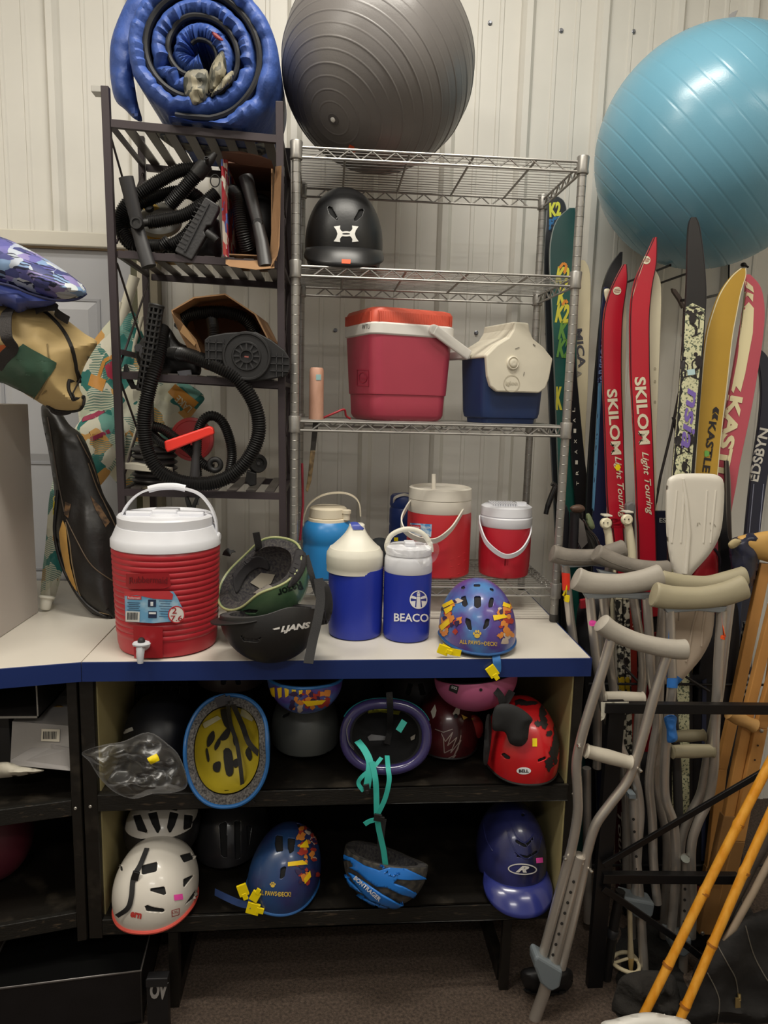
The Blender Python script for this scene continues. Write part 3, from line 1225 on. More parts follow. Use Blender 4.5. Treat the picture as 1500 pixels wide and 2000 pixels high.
# ---- box coolers
def rr_ring(w, d, r, z, n=6):
    pts = []
    for cx, cy, a0 in ((w / 2 - r, d / 2 - r, 0), (-w / 2 + r, d / 2 - r, 90), (-w / 2 + r, -d / 2 + r, 180), (w / 2 - r, -d / 2 + r, 270)):
        for k in range(n + 1):
            a = radians(a0 + 90 * k / n)
            pts.append(V((cx + r * cos(a), cy + r * sin(a), z)))
    return pts


def local(vf, loc, rz):
    R = MX.Rotation(rz, 3, 'Z')
    return [V(loc) + R @ V(v) for v in vf[0]], vf[1]


zr = zsh[2] + .006
cc = P(774, 800, 2.13)
cc.z = zr
TH1 = radians(20)
rc = thing('cooler', 'red hard cooler with an orange lid and white handle on the wire shelf', 'cooler', cc)
redc = mat('ac3f52', .38, var=.05, vs=6, bump=.02, bs=50, name='faded_red_plastic')
oran = mat('d05a45', .4, var=.04, vs=8)
whc = mat('e4e1dc', .42, var=.04, vs=20)
w0, d0 = .258, .222
H0 = P(776, 655, 2.05).z - zr
prof = [(.80, 0), (.86, .006), (.895, .016), (.905, .05), (.913, .072), (.935, .0735), (.94, .08), (1.0, H0)]
body = mesh('body', local(loft([rr_ring(w0 * k, d0 * k, .034, z) for k, z in prof]), cc, TH1), redc, rc)
mesh('band', local(loft([rr_ring(w0 * k, d0 * k, .035, z) for k, z in ((1.0, H0 - .004), (1.03, H0), (1.035, H0 + .026), (1.0, H0 + .03))]), cc, TH1), whc, rc, bevel=.001)
lid = mesh('lid', local(loft([rr_ring(w0 * k, d0 * k, .034, z) for k, z in ((1.0, H0 + .029), (1.0, H0 + .060), (.965, H0 + .068), (.90, H0 + .071))]), cc, TH1), oran, rc)
rv = []
for k in range(46):
    x = -w0 * .44 + w0 * .88 * k / 45
    rv.append(box(x - .0008, x + .0008, -d0 / 2 - .0012, -d0 / 2 + .002, H0 + .031, H0 + .058))
for k in range(40):
    y = -d0 * .42 + d0 * .84 * k / 39
    rv.append(box(-w0 / 2 - .0012, -w0 / 2 + .002, y - .0008, y + .0008, H0 + .031, H0 + .058))
rb = mesh('ribs', local(join(*rv), cc, TH1), oran, lid, smooth=False)
rb['kind'] = 'stuff'
# handle: two arms and a grip swung down to the right
hz_ = H0 + .014
px_ = .052
hh = []
for sy in (-1, 1):
    hh.append(beam(V((px_, sy * (d0 / 2 + .009), hz_ + .004)), V((px_ + .118, sy * (d0 / 2 + .009), hz_ - .062)), .030, .012, V((0, 0, 1))))
    hh.append(lathe([(.015, -.007), (.015, .006)], 20, (px_, sy * (d0 / 2 + .008), hz_ + .003), axis=(0, sy, 0)))
hh.append(beam(V((px_ + .112, -(d0 / 2 + .013), hz_ - .059)), V((px_ + .112, (d0 / 2 + .013), hz_ - .059)), .026, .016, V((0, 0, 1))))
mesh('handle', local(join(*hh), cc, TH1), whc, rc, smooth=False, bevel=.004)
bvc = bvh_of(body)
embr = mat('a62c42', .4)
decal('emblem', bvc, band([(698, 722), (720, 723), (720, 754), (698, 753), (698, 722)], 1.6) + ring(709, 737, 9, 11, 1.8), embr, rc, lift=.0018)
text_px('Coleman', bvc, 709, 738, 14, 5, 3, embr, rc, lift=.002)
text_px('WTU', bvh_of(bpy.data.objects['band']), 716, 638, 15, 9, -2, mat('2b2a2c', .6), rc, shear=.3, bold=.0)
# red strap under the cooler
mesh('cord', tube(spline(pxs([(632, 816, 2.03), (655, 806, 2.03), (672, 800, 2.04), (676, 812, 2.05), (684, 818, 2.06)]), 8), .003, 8), mat('a3222e', .5), None)
tag(bpy.data.objects['cord'], 'red cord looped on the wire shelf beside the red cooler', 'cord')
# playmate cooler
pc = P(977, 815, 2.11)
pc.z = zr
TH2 = radians(16)
pcool = thing('cooler', 'navy lunch cooler with an ivory tent lid on the wire shelf', 'cooler', pc)
navy = mat('22355f', .4, var=.06, vs=8, bump=.02, bs=60)
ivory = mat('d9d2c0', .42, var=.05, vs=12)
w2, d2 = .206, .16
H2 = P(984, 700, 2.07).z - zr
mesh('body', local(loft([rr_ring(w2 * k, d2 * k, .024, z) for k, z in ((.82, 0), (.83, .012), (.90, .016), (.93, .03), (1.0, H2))]), pc, TH2), navy, pcool)
tent = [(-.52, H2 - .004), (.52, H2 - .004), (.52, H2 + .004), (.36, H2 + .034), (.19, H2 + .056), (.125, H2 + .078), (.11, H2 + .098), (-.11, H2 + .098), (-.125, H2 + .078), (-.19, H2 + .056), (-.36, H2 + .034), (-.52, H2 + .004)]
mesh('lid', local(prism([V((x * w2, d2 * .53, z)) for x, z in tent], [V((x * w2, -d2 * .53, z)) for x, z in tent]), pc, TH2), ivory, pcool, smooth=False, bevel=.006)
shl = [(-.52, H2 + .002), (-.48, H2 - .055), (-.43, H2 - .082), (-.33, H2 - .096), (.33, H2 - .096), (.43, H2 - .082), (.48, H2 - .055), (.52, H2 + .002), (.36, H2 + .033), (.19, H2 + .054), (.125, H2 + .076), (.105, H2 + .096), (-.105, H2 + .096), (-.125, H2 + .076), (-.19, H2 + .054), (-.36, H2 + .033)]
shield = mesh('lid_shield', local(prism([V((x * w2, -d2 * .5, z)) for x, z in shl], [V((x * w2, -d2 * .5 - .016, z)) for x, z in shl]), pc, TH2), ivory, pcool, smooth=False, bevel=.004)
bvs = bvh_of(shield)
iv2 = mat('bdb5a2', .5)
bt = lay(bvs, 1001, 709, 0)
nrm = MX.Rotation(TH2, 3, 'Z') @ V((0, -1, 0))
mesh('latch_button', join(lathe([(.0185, 0), (.019, .004), (.0165, .006), (.013, .003), (.0115, .003), (.0115, .007), (.007, .009), (.002, .008)], 28, bt, axis=nrm)), mat('d6cfbd', .45), pcool)
decal('emblem', bvs, ring(999, 749, 16, 17, 1.5), iv2, pcool)
text_px('igloo', bvs, 999, 749, 24, 9, 0, iv2, pcool, bold=.03)
decal('scuff_mark', bvs, [rect(1043, 674, 6, 2, 40), rect(1010, 680, 9, 1.5, -20), rect(1023, 730, 1.5, 7, 10)], mat('7a756b', .7), pcool)

# wooden handled tool standing through the wire shelf
tk = P(618, 770, 2.015)
tl_ = thing('wooden_handle_tool', 'old tool with a worn pink wooden grip poking through the wire shelf', 'tool', (tk.x, 2.015, P(600, 965, 2.03).z))
zt0, zt1 = P(618, 718, 2.015).z, P(618, 822, 2.015).z
rw = 14 * zd(tk) / FPX
mesh('grip', lathe([(rw * .8, zt1), (rw * 1.02, zt1 + .004), (rw, zt0 - .03), (rw * .97, zt0 - .006), (rw * .8, zt0)], 24, (tk.x, 2.015, 0)), mat('c79a84', .6, c2='a87c64', vs=24, stretch=(1, 1, .35), lo=.45, hi=.7), tl_)
decal('sticker', bvh_of(tl_.children[0]), [rect(622, 737, 9, 11, 0)], mat('8fb4b4', .6), tl_)
mesh('shank', slab([(611, 826), (622, 826), (616, 880), (606, 880)], 2.02, .006), mat('37332f', .5, .4), tl_, smooth=False)
mesh('tip', slab([(606, 880), (616, 880), (608, 940), (601, 962), (597, 958), (602, 925)], 2.018, .009), mat('8a7350', .6, c2='5d4a32', vs=60), tl_, smooth=False, bevel=.002)
zc = P(596, 1000, 2.03)
mesh('stick', tube(pxs([(586, 1055, 2.03), (592, 985, 2.03), (590, 905, 2.03)]), .0035, 8), mat('8e2233', .5), None)
tag(bpy.data.objects['stick'], 'thin dark red rod standing behind the front post of the wire rack', 'rod')
# ================================================================ jugs and water coolers
def ring_handle(px, w, t, m, parent, up=None, name='handle', sm=8):
    return mesh(name, ribbon([P(*p) for p in px], w, t, up, sm), m, parent, bevel=0)


zj = zsh[3] + .006
# big red two gallon cooler
yb = Q(330, 1288, CT).y
R0 = 99 * 1.83 / FPX
Yc = yb + R0 * .93
rj = thing('water_cooler', 'red ribbed two gallon water cooler with white lid and spigot, on the counter', 'cooler', (P(328, 1200, Yc).x, Yc, CT))
bx = P(328, 1200, Yc).x
redj = mat('b32a34', .36, var=.04, vs=8, name='red_plastic')
whj = mat('dfe0e6', .35, var=.02, vs=8, name='white_plastic')
ztop = P(327, 1062, Yc).z
zbot = CT
pf = [(R0 * .86, CT + .001), (R0 * .91, CT + .004), (R0 * .935, CT + .02), (R0 * .94, CT + .04)]
nr = 15
for i in range(nr * 8 + 1):
    z = CT + .042 + (ztop - CT - .046) * i / (nr * 8)
    k = .945 + .05 * i / (nr * 8)
    pf.append((R0 * k + .0022 * abs(sin(pi * i / 8)) ** .6 - .0006, z))
pf.append((R0 * .98, ztop))
rbody = mesh('body', lathe(pf, 96, (bx, Yc, 0)), redj, rj)
z1, z2, z3 = P(326, 1038, Yc).z, P(326, 1022, Yc).z, P(326, 1003, Yc).z
mesh('collar', lathe([(R0 * .98, ztop - .002), (R0 * 1.015, ztop + .001), (R0 * 1.015, ztop + .018), (R0 * .985, ztop + .024), (R0 * .90, z2 - .002), (R0 * .86, z2)], 72, (bx, Yc, 0)), whj, rj)
lid = mesh('lid', lathe([(R0 * .86, z2 - .004), (R0 * .885, z2), (R0 * .885, z3 - .004), (R0 * .86, z3), (R0 * .80, z3 + .001), (R0 * .78, z3 - .004), (R0 * .30, z3 - .004), (R0 * .28, z3 + .002), (.001, z3 + .004)], 72, (bx, Yc, 0)), whj, rj)
mesh('lid_bar', join(box(bx - R0 * .72, bx + R0 * .72, Yc - .014, Yc + .014, z3 - .005, z3 + .006), box(bx - .03, bx + .03, Yc - .02, Yc + .03, z3, z3 + .011)), whj, lid, smooth=False, bevel=.003)
ring_handle([(231, 1048, Yc), (234, 1020, Yc), (250, 985, Yc), (280, 960, Yc), (330, 951, Yc), (382, 961, Yc), (408, 985, Yc), (421, 1015, Yc), (424, 1046, Yc)], .018, .005, whj, rj, V((0, 1, 0)))
mesh('handle_grip', tube(spline(pxs([(290, 956, Yc), (312, 951, Yc), (340, 950, Yc), (362, 954, Yc)]), 8), .0085, 10, sx=.55), whj, rj)
for s, x in ((-1, 231), (1, 424)):
    mesh('pivot_knob', lathe([(.011, -.008), (.0115, .004), (.008, .007)], 18, P(x, 1048, Yc) + V((s * .001, 0, 0)), axis=(s, -.15, 0)), whj, rj)
cylf = BVHTree.FromPolygons(*lathe([(R0 * .95 + .0016, CT), (R0 * .995 + .0016, ztop)], 96, (bx, Yc, 0)))
mesh('brand_plate', (lambda vf: ([lay(cylf, x, y, .0035) for x, y in vf[0]], vf[1]))(polys2([[(248, 1120), (330, 1118), (334, 1144), (320, 1149), (255, 1150), (248, 1143)]], 8)), mat('9a1c24', .4), rj)
text_px('Rubbermaid', cylf, 291, 1133, 72, 13, 0, mat('6d1119', .5), rj, lift=.0045, curve=2)
lb = [[(246, 1155), (338, 1154), (345, 1165), (358, 1192), (357, 1205), (344, 1212), (300, 1216), (248, 1213)]]
decal('label', cylf, lb, mat('6fa8cf', .45, c2='a9c9dd', vs=40, lo=.45, hi=.7), rj, lift=.0042, L=7)
decal('label_panel', cylf, [[(246, 1154), (330, 1153), (338, 1160), (336, 1170), (300, 1168), (270, 1161), (247, 1163)]], mat('c23a40', .5), rj, lift=.0050)
decal('barcode_panel', cylf, [rect(262, 1203, 26, 20, 2)], mat('d9d9d4', .6), rj, lift=.0052)
decal('barcode', cylf, [rect(253 + i * 2.2, 1202, 1.1 + .7 * (i % 3 == 0), 14, 2) for i in range(9)], mat('3c3c40', .6), rj, lift=.0058)
decal('label_picture', cylf, [rect(298, 1177, 15, 14, 1), rect(299, 1199, 16, 13, 1)], mat('22314f', .5), rj, lift=.0052)
decal('label_picture', cylf, [rect(298, 1178, 5, 8, 1), rect(299, 1196, 13, 4, 1)], mat('dfe3e6', .5), rj, lift=.0058)
decal('label_band', cylf, [rect(265, 1166, 26, 7, 2)], mat('d63a3e', .5), rj, lift=.0055)
text_px('Rubbermaid', cylf, 265, 1166, 22, 4, 2, whj, rj, lift=.0062)
decal('size_disc', cylf, ring(344, 1199, 16, 17, 2.2) , mat('c8323a', .5), rj, lift=.0056)
decal('size_disc', cylf, [ell(344, 1199, 14, 15)], mat('e6e2dd', .5), rj, lift=.0054)
text_px('2', cylf, 340, 1191, 9, 12, 0, mat('a5262c', .5), rj, lift=.0062)
text_px('7.6', cylf, 344, 1206, 22, 11, 0, mat('a5262c', .5), rj, lift=.0062)
for i in range(5):
    decal('label_text', cylf, [rect(264, 1176 + i * 3.6, 24 - (i % 2) * 5, 1.2, 2)], mat('39536f', .6), rj, lift=.0052)
decal('label_text', cylf, [rect(323, 1173 + i * 5, 24 - (i % 2) * 6, 1.2, 2) for i in range(7)], mat('39536f', .6), rj, lift=.0052)
decal('spigot_plate', cylf, [[(262, 1222), (318, 1224), (318, 1284), (264, 1284)]], mat('a01e26', .36), rj, lift=.0036, L=8)
sp = lay(cylf, 286, 1258, .004)
nn = (V((sp.x - bx, sp.y - Yc, 0))).normalized()
spg = mesh('spigot', join(lathe([(.011, 0), (.011, .012), (.008, .022), (.008, .034)], 18, sp, axis=nn),
                          lathe([(.013, 0), (.014, .004), (.012, .008)], 20, sp + nn * .022 + V((0, 0, .006)), sx=1.5),
                          tube([sp + nn * .026, sp + nn * .030 + V((0, 0, -.014)), sp + nn * .030 + V((0, 0, -.034))], [.010, .009, .0065], 14)), mat('cfd2d8', .35), rj)
mesh('button', lathe([(.0085, 0), (.0085, .007), (.005, .012), (.001, .013)], 18, sp + nn * .022 + V((0, 0, .012))), mat('2a292b', .4), spg)


# plain blue jug with pouring lid
def axis_y(px, py, hw, z):
    b = Q(px, py, z)
    return b.y + hw * (zd(b) + .05) / FPX


bluej = mat('2435a0', .34, var=.03, vs=8, name='royal_blue_plastic')
cream = mat('ddd9cb', .42, var=.04, vs=14)
Yj = axis_y(694, 1254, 53, CT)
bj = thing('drink_jug', 'royal blue jug with a cream pouring lid beside the black helmets', 'jug', (P(694, 1200, Yj).x, Yj, CT))
pr = px_prof(694, Yj, [(53, 1106), (53.5, 1112), (53.5, 1150), (52.5, 1215), (51.5, 1232)])
mesh('body', lathe([(pr[0][0] * .92, CT + .001), (pr[0][0] * .98, CT + .004), (pr[0][0], CT + .012)] + pr[1:], 64, (P(694, 1200, Yj).x, Yj, 0)), bluej, bj)
cx_ = P(693, 1090, Yj).x
pr2 = px_prof(693, Yj, [(49, 1068), (55, 1078), (55.5, 1083), (55.5, 1101), (54.5, 1103), (54.5, 1113), (52, 1114)])
mesh('lid', lathe(pr2, 64, (cx_, Yj, 0)), cream, bj)
rings = []
zA, zB = pr2[-1][1], P(697, 1024, Yj).z
for i in range(13):
    q = i / 12
    k = (1 - q) ** 1.7
    r = pr2[-1][0] * (.30 + .70 * k)
    off = V((.004 * q, .004 * q, 0))
    pts = []
    for j in range(32):
        a = 2 * pi * j / 32
        e = 2 + 3 * q
        den = (abs(cos(a)) ** e + abs(sin(a)) ** e) ** (1 / e)
        pts.append(V((cx_ + r * cos(a) / den, Yj + r * .95 * sin(a) / den, zA - .001 + (zB - zA) * q)) + off)
    rings.append(pts)
rings.append([p.lerp(sum(rings[-1], V()) / 32, .25) + V((0, 0, .003)) for p in rings[-1]])
sp_ = mesh('pour_spout', loft(rings), cream, bj)
decal('spout_cap', bvh_of(sp_), [[(683, 1019), (698, 1021), (714, 1035), (690, 1035)]], mat('4250a6', .4), bj, lift=.002)

# blue jug with lighthouse mark
Ym = axis_y(795, 1256, 48, CT) - .012
mj = thing('drink_jug', 'royal blue jug with a white lighthouse emblem and looped white handle', 'jug', (P(795, 1200, Ym).x, Ym, CT))
mx_ = P(795, 1180, Ym).x
pr = px_prof(795, Ym, [(46, 1112), (46.5, 1118), (46.5, 1170), (45.5, 1225), (45, 1236)])
mbody = mesh('body', lathe([(pr[0][0] * .90, CT + .001), (pr[0][0] * .97, CT + .004), (pr[0][0], CT + .012)] + pr[1:], 64, (mx_, Ym, 0)), bluej, mj)
mesh('collar', lathe(px_prof(796, Ym, [(40, 1078), (44, 1082), (46.5, 1090), (47, 1112), (46, 1114), (44, 1116)]), 64, (mx_, Ym, 0)), whj, mj)
lidm = mesh('lid', lathe(px_prof(796, Ym, [(.5, 1064), (38, 1064), (44, 1067), (45, 1072), (45, 1080), (40, 1082)]), 64, (mx_, Ym, 0)), whj, mj)
mesh('spout_tab', box(mx_ - .014, mx_ + .014, Ym - .03, Ym + .004, P(796, 1064, Ym).z, P(796, 1055, Ym).z), whj, lidm, smooth=False, bevel=.003)
mesh('handle', tube(spline(pxs([(757, 1076, Ym), (756, 1062, Ym), (765, 1045, Ym), (785, 1035, Ym), (805, 1034, Ym), (825, 1042, Ym), (839, 1060, Ym), (842, 1078, Ym)]), 8), .0068, 10, sx=.8), cream, mj)
bvm = bvh_of(mbody)
wm = mat('e8e8ea', .5)
disc = [ell(817, 1171, 17, 18, 32)]
decal('emblem', bvm, ring(817, 1171, 17, 18, 2.0, 32) + [[(802, 1162), (813, 1166), (813, 1170), (801, 1168)], [(832, 1162), (821, 1166), (821, 1170), (833, 1168)],
      [(814, 1165), (820, 1165), (821.5, 1188), (812.5, 1188)], [(814, 1164), (814, 1160), (820, 1160), (820, 1164)], [(813, 1159), (817, 1155), (821, 1159)],
      [(802, 1174), (811.5, 1173), (810, 1187), (805, 1182)], [(832, 1174), (822.5, 1173), (824, 1187), (829, 1182)]], wm, mj, L=4)
text_px('BEACO', bvm, 803, 1206, 66, 16, 1, wm, mj, bold=.02)
text_px('N', bvm, 840.5, 1206.5, 4.5, 16, 1, wm, mj, bold=.02)
clear = film_mat('clear_film', .05, .35)
fb = []
for ol, y0 in (([(752, 1062), (775, 1058), (812, 1064), (845, 1055), (858, 1070), (850, 1095), (826, 1108), (815, 1095), (790, 1084), (760, 1080)], Ym - .068), ):
    mesh('plastic_film', pillow(ol, y0, .010, .004, N=34, wr=.018, ws=(30, 30, 30)), clear, mj)
decal('price_sticker', bvh_of(bpy.data.objects['collar.001'] if 'collar.001' in bpy.data.objects else mbody), [rect(817, 1110, 9, 9, 20)], mat('d0243a', .5), mj, lift=.003)

# light blue jug with beige cap
Yl = 2.075
lj = thing('drink_jug', 'sky blue jug with beige screw cap and looped beige handle', 'jug', (P(640, 1100, Yl).x, Yl, zj))
lx = P(640, 1080, Yl).x
sky = mat('2e83c4', .34, var=.03, vs=8)
beige = mat('d8cdb6', .45, var=.05, vs=12)
pl = px_prof(640, Yl, [(36, 1012), (46, 1022), (50, 1034), (50, 1052), (48, 1056), (49, 1062), (49, 1130)])
mesh('body', lathe([(pl[0][0] * .92, zj), (pl[0][0], zj + .006)] + pl[1:], 64, (lx, Yl, 0)), sky, lj)
mesh('cap', lathe(px_prof(640, Yl, [(.5, 989), (32, 989), (36, 992), (37, 1008), (36, 1009), (39, 1011), (40, 1017), (36, 1018)]), 48, (lx, Yl, 0)), beige, lj)
mesh('spout', lathe([(.011, 0), (.011, .018), (.014, .019), (.014, .028), (.009, .03)], 20, P(676, 1015, Yl - .03)), beige, lj)
ring_handle([(593, 1028, Yl), (594, 1008, Yl), (604, 985, Yl), (628, 968, Yl), (660, 962, Yl), (686, 967, Yl), (701, 982, Yl), (704, 1008, Yl)], .017, .004, beige, lj, V((0, 1, 0)))

# large red jug with hanging white handle
Yr = 2.12
bg = thing('drink_jug', 'large red and off-white jug with straw and wide hanging handle', 'jug', (P(856, 1100, Yr).x, Yr, zj))
gx = P(856, 1060, Yr).x
redl = mat('ba2a31', .38, var=.04, vs=8)
off_ = mat('d6d0c4', .42, var=.05, vs=10)
pg = px_prof(856, Yr, [(61, 996), (62, 1002), (62, 1060), (61, 1150)])
gbody = mesh('body', lathe([(pg[0][0] * .92, zj), (pg[0][0], zj + .006)] + pg[1:], 64, (gx, Yr, 0)), redl, bg)
mesh('collar', lathe(px_prof(856, Yr, [(59, 972), (61, 974), (62, 996), (60, 999)]), 64, (gx, Yr, 0)), off_, bg)
mesh('lid', lathe(px_prof(856, Yr, [(.5, 955), (54, 955), (57, 950), (61, 952), (61.5, 972), (58, 974)]), 64, (gx, Yr, 0)), off_, bg)
mesh('straw', tube(pxs([(847, 960, Yr), (847, 926, Yr)]), .0065, 12, sx=.8), off_, bg)
ring_handle([(803, 980, Yr - .01), (794, 992, Yr - .05), (784, 1015, Yr - .085), (790, 1036, Yr - .11), (815, 1052, Yr - .125), (850, 1056, Yr - .125), (880, 1035, Yr - .12), (902, 1002, Yr - .08), (912, 984, Yr - .02)], .016, .004, off_, bg, V((0, -.4, 1)))
bvg = bvh_of(gbody)
decal('label', bvg, [rect(822, 1035, 42, 25, 3)], mat('4a86c0', .5, c2='b7cfe0', vs=60), bg)
decal('label_panel', bvg, [rect(812, 1029, 20, 8, 3)], mat('c8333a', .5), bg, lift=.002)
text_px('Coleman', bvg, 812, 1029, 17, 5, 3, wm, bg, lift=.0026)
text_px('1 GALLON', bvg, 832, 1030, 17, 4, 3, wm, bg, lift=.0022)
decal('label_panel', bvg, [[(803, 1040), (836, 1042), (842, 1046), (803, 1047)]], mat('dfe2e4', .5), bg, lift=.002)
decal('price_sticker', bvh_of(bpy.data.objects['lid.003'] if 'lid.003' in bpy.data.objects else gbody), [rect(835, 969, 10, 8, 0)], YELLOW, bg, lift=.002)
for i, y in enumerate((1085, 1100, 1118)):
    mesh('dent_crease', tube([lay(bvg, x, yy, -.001) for x, yy in ((880, y + 8), (896, y + 3), (908, y - 6))], .0022, 6), redl, bg)

# dark blue jug behind it
Yd = 2.258
dj = thing('drink_jug', 'dark blue jug mostly hidden behind the large red jug', 'jug', (P(792, 1050, Yd).x, Yd, zj))
dxx = P(794, 1020, Yd).x
mesh('body', lathe([(.045, zj), (.05, zj + .006)] + px_prof(794, Yd, [(30, 966), (33, 970), (34, 985), (32, 990), (34, 994), (34, 1020), (33, 1024), (34, 1028), (34, 1090)])[0:], 48, (dxx, Yd, 0)), mat('1c3372', .4), dj)
ring_handle([(768, 984, Yd - .02), (772, 972, Yd - .04), (790, 966, Yd - .05), (806, 972, Yd - .04)], .008, .004, off_, dj, V((0, 0, 1)))
decal('price_sticker', bvh_of(dj.children[0]), [rect(774, 1053, 8, 7, 0)], YELLOW, dj)

# small red jug with white lid
Ys = 2.11
sj = thing('drink_jug', 'smaller red jug with a clean white lid and hanging white handle', 'jug', (P(984, 1100, Ys).x, Ys, zj))
sx_ = P(984, 1090, Ys).x
ps_ = px_prof(984, Ys, [(49, 1024), (50, 1030), (50, 1080), (48, 1138)])
sbody = mesh('body', lathe([(ps_[0][0] * .9, zj), (ps_[0][0] * .98, zj + .004), (ps_[0][0], zj + .012)] + ps_[1:], 64, (sx_, Ys, 0)), mat('b3202f', .36, var=.03, vs=8), sj)
mesh('collar', lathe(px_prof(984, Ys, [(48, 1005), (51, 1008), (51, 1023), (49, 1026)]), 64, (sx_, Ys, 0)), whj, sj)
lids = mesh('lid', lathe(px_prof(984, Ys, [(.5, 985), (44, 985), (49, 988), (50, 1004), (48, 1006)]), 64, (sx_, Ys, 0)), whj, sj)
zl = P(984, 985, Ys).z
mesh('lid_ribs', join(*[box(sx_ - .05 + i * .0075, sx_ - .046 + i * .0075, Ys - .045, Ys + .03, zl, zl + .007) for i in range(10)], box(sx_ + .028, sx_ + .058, Ys - .012, Ys + .012, zl, zl + .008)), whj, lids, smooth=False)['kind'] = 'stuff'
ring_handle([(936, 1010, Ys - .01), (938, 1030, Ys - .05), (952, 1062, Ys - .085), (985, 1086, Ys - .10), (1015, 1078, Ys - .09), (1034, 1050, Ys - .06), (1038, 1018, Ys - .01)], .014, .004, whj, sj, V((0, -.3, 1)))
bvs_ = bvh_of(sbody)
mesh('grip_ribs', join(*[tube([lay(bvs_, 986 + i * 7, 1134, 0), lay(bvs_, 985 + i * 7, 1158, 0)], .0014, 6) for i in range(5)]), mat('a01c2a', .4), sj)['kind'] = 'stuff'
# black ball of something behind the jugs
mesh('dark_pouch', pillow([(722, 1060), (745, 1050), (765, 1064), (768, 1100), (725, 1105)], 2.13, .03, .03, N=16), mat('1d2226', .7), None)
tag(bpy.data.objects['dark_pouch'], 'small black pouch behind the two royal blue jugs', 'pouch')
# ================================================================ helmets on the counter
LINB = mat('161617', .9)
fr = lambda a, b=-2, e=0: b


def rim_bike(front=-8, side=-4, back=-22):
    def f(a):
        t = abs(a)
        return front + (side - front) * min(1, t / 80) if t < 80 else side + (back - side) * ((t - 80) / 100) ** 1.2
    return f


def rim_full(front=-2, side=-24, back=-30, a0=45):
    def f(a):
        t = abs(a)
        if t < a0:
            return front
        if t < a0 + 35:
            q = (t - a0) / 35
            return front + (side - front) * q * q * (3 - 2 * q)
        return side + (back - side) * (t - a0 - 35) / (145 - a0)
    return f


PAWY, PAWR, PAWO, PAWW = mat('f0c81c', .4), mat('a8382e', .4), mat('d8873a', .4), mat('c9b8a8', .4)
PAWB = mat('4c7fb8', .35, c2='54408e', vs=9, lo=.36, hi=.52, coat=.3, name='blue_violet_print')
GOLD = mat('d9b648', .45)


def paw_print(H, x, y, s, m):
    H.decal([ell(x, y + s * .25, s * .55, s * .45, 14)] + [ell(x + dx * s, y + dy * s, s * .2, s * .28, 10) for dx, dy in ((-.62, -.2), (-.22, -.58), (.24, -.58), (.62, -.2))], m, 'paw_mark', L=4)


def patches(H, cx, cy, w, h, seed, n=26, a=0, yb=True):
    """An abstract bright cartoon-style print: bars, blobs and speckles, no figures."""
    rnd = random.Random(seed)
    groups = {0: [], 1: [], 2: [], 3: []}
    for i in range(n):
        x, y = rnd.uniform(-.5, .5) * w, rnd.uniform(-.5, .5) * h
        r = rnd.uniform(3, 7.5)
        pts = [(cx + x + r * (1 + .5 * rnd.uniform(-1, 1)) * cos(k * pi / 4), cy + y + r * (1 + .5 * rnd.uniform(-1, 1)) * sin(k * pi / 4)) for k in range(8)]
        groups[rnd.choice([0, 1, 1, 2, 2, 3])].append(pts)
    for k, m in enumerate((PAWW, PAWR, PAWO, mat('3a2a4c', .4))):
        if groups[k]:
            H.decal(groups[k], m, 'print', lift=.0012 + .00025 * k, L=5)


# paw helmet
c = Q(931, 1232, CT + .034)
pawh = Helmet('bike_helmet', 'blue and violet childrens bike helmet printed with ALL PAWS ON DECK, on the counter front', c, (0.06, -1, .0), (0, -.05, 1), .096, .118, .115, .132, rim_bike(-15, -10, -18), PAWB,
              [[(899, 1166), (909, 1163), (914, 1181), (908, 1186), (902, 1182)], [(926, 1164), (939, 1164), (940, 1184), (932, 1189), (926, 1184)], [(958, 1166), (966, 1168), (962, 1186), (954, 1187), (954, 1178)],
               [(909, 1206), (919, 1210), (922, 1232), (914, 1230), (908, 1216)], [(948, 1210), (957, 1207), (955, 1222), (945, 1232), (943, 1228)],
               [(899, 1146), (906, 1143), (909, 1149), (902, 1152)], [(925, 1140), (938, 1140), (938, 1146), (925, 1146)], [(957, 1147), (966, 1150), (964, 1156), (956, 1152)]],
              floor=CT, liner=mat('242226', .9), lining=.84, lip=(.004, mat('24548c', .4)))
patches(pawh, 880, 1205, 40, 70, 3, 34)
patches(pawh, 988, 1215, 26, 80, 5, 34)
pawh.decal([[(864, 1182), (884, 1172), (888, 1178), (868, 1188)], [(868, 1190), (886, 1182), (884, 1192), (872, 1200)], [(860, 1222), (878, 1208), (880, 1218), (864, 1232)]], PAWY, 'print', lift=.0026)
pawh.decal([[(962, 1202), (984, 1200), (990, 1206), (964, 1212)], [(982, 1176), (996, 1182), (994, 1188), (980, 1184)]], PAWY, 'print', lift=.0026)
paw_print(pawh, 932, 1239, 10, GOLD)
pawh.text('ALL PAWS', 918, 1254, 40, 8, 3, GOLD, bold=.02)
pawh.text('ON', 942, 1256, 7, 4, 2, GOLD, bold=.02)
pawh.text('DECK!', 958, 1257, 25, 8, 2, GOLD, bold=.02)
y0 = c.y - .105
pawh.strap([(900, 1276, y0), (880, 1272, y0 - .002), (862, 1262, y0 - .004)], .017, YELLOW, V((0, 0, 1)))
buckle(866, 1270, y0 - .006, YELLOW, pawh.t, 1.5, 20)
pawh.strap([(968, 1276, y0), (970, 1290, y0 - .014), (971, 1303, y0 - .016), (970, 1312, y0 - .016)], .020, mat('2f6aa8', .7), V((1, 0, 0)))
buckle(962, 1312, y0 - .018, YELLOW, pawh.t, 1.6, 55)

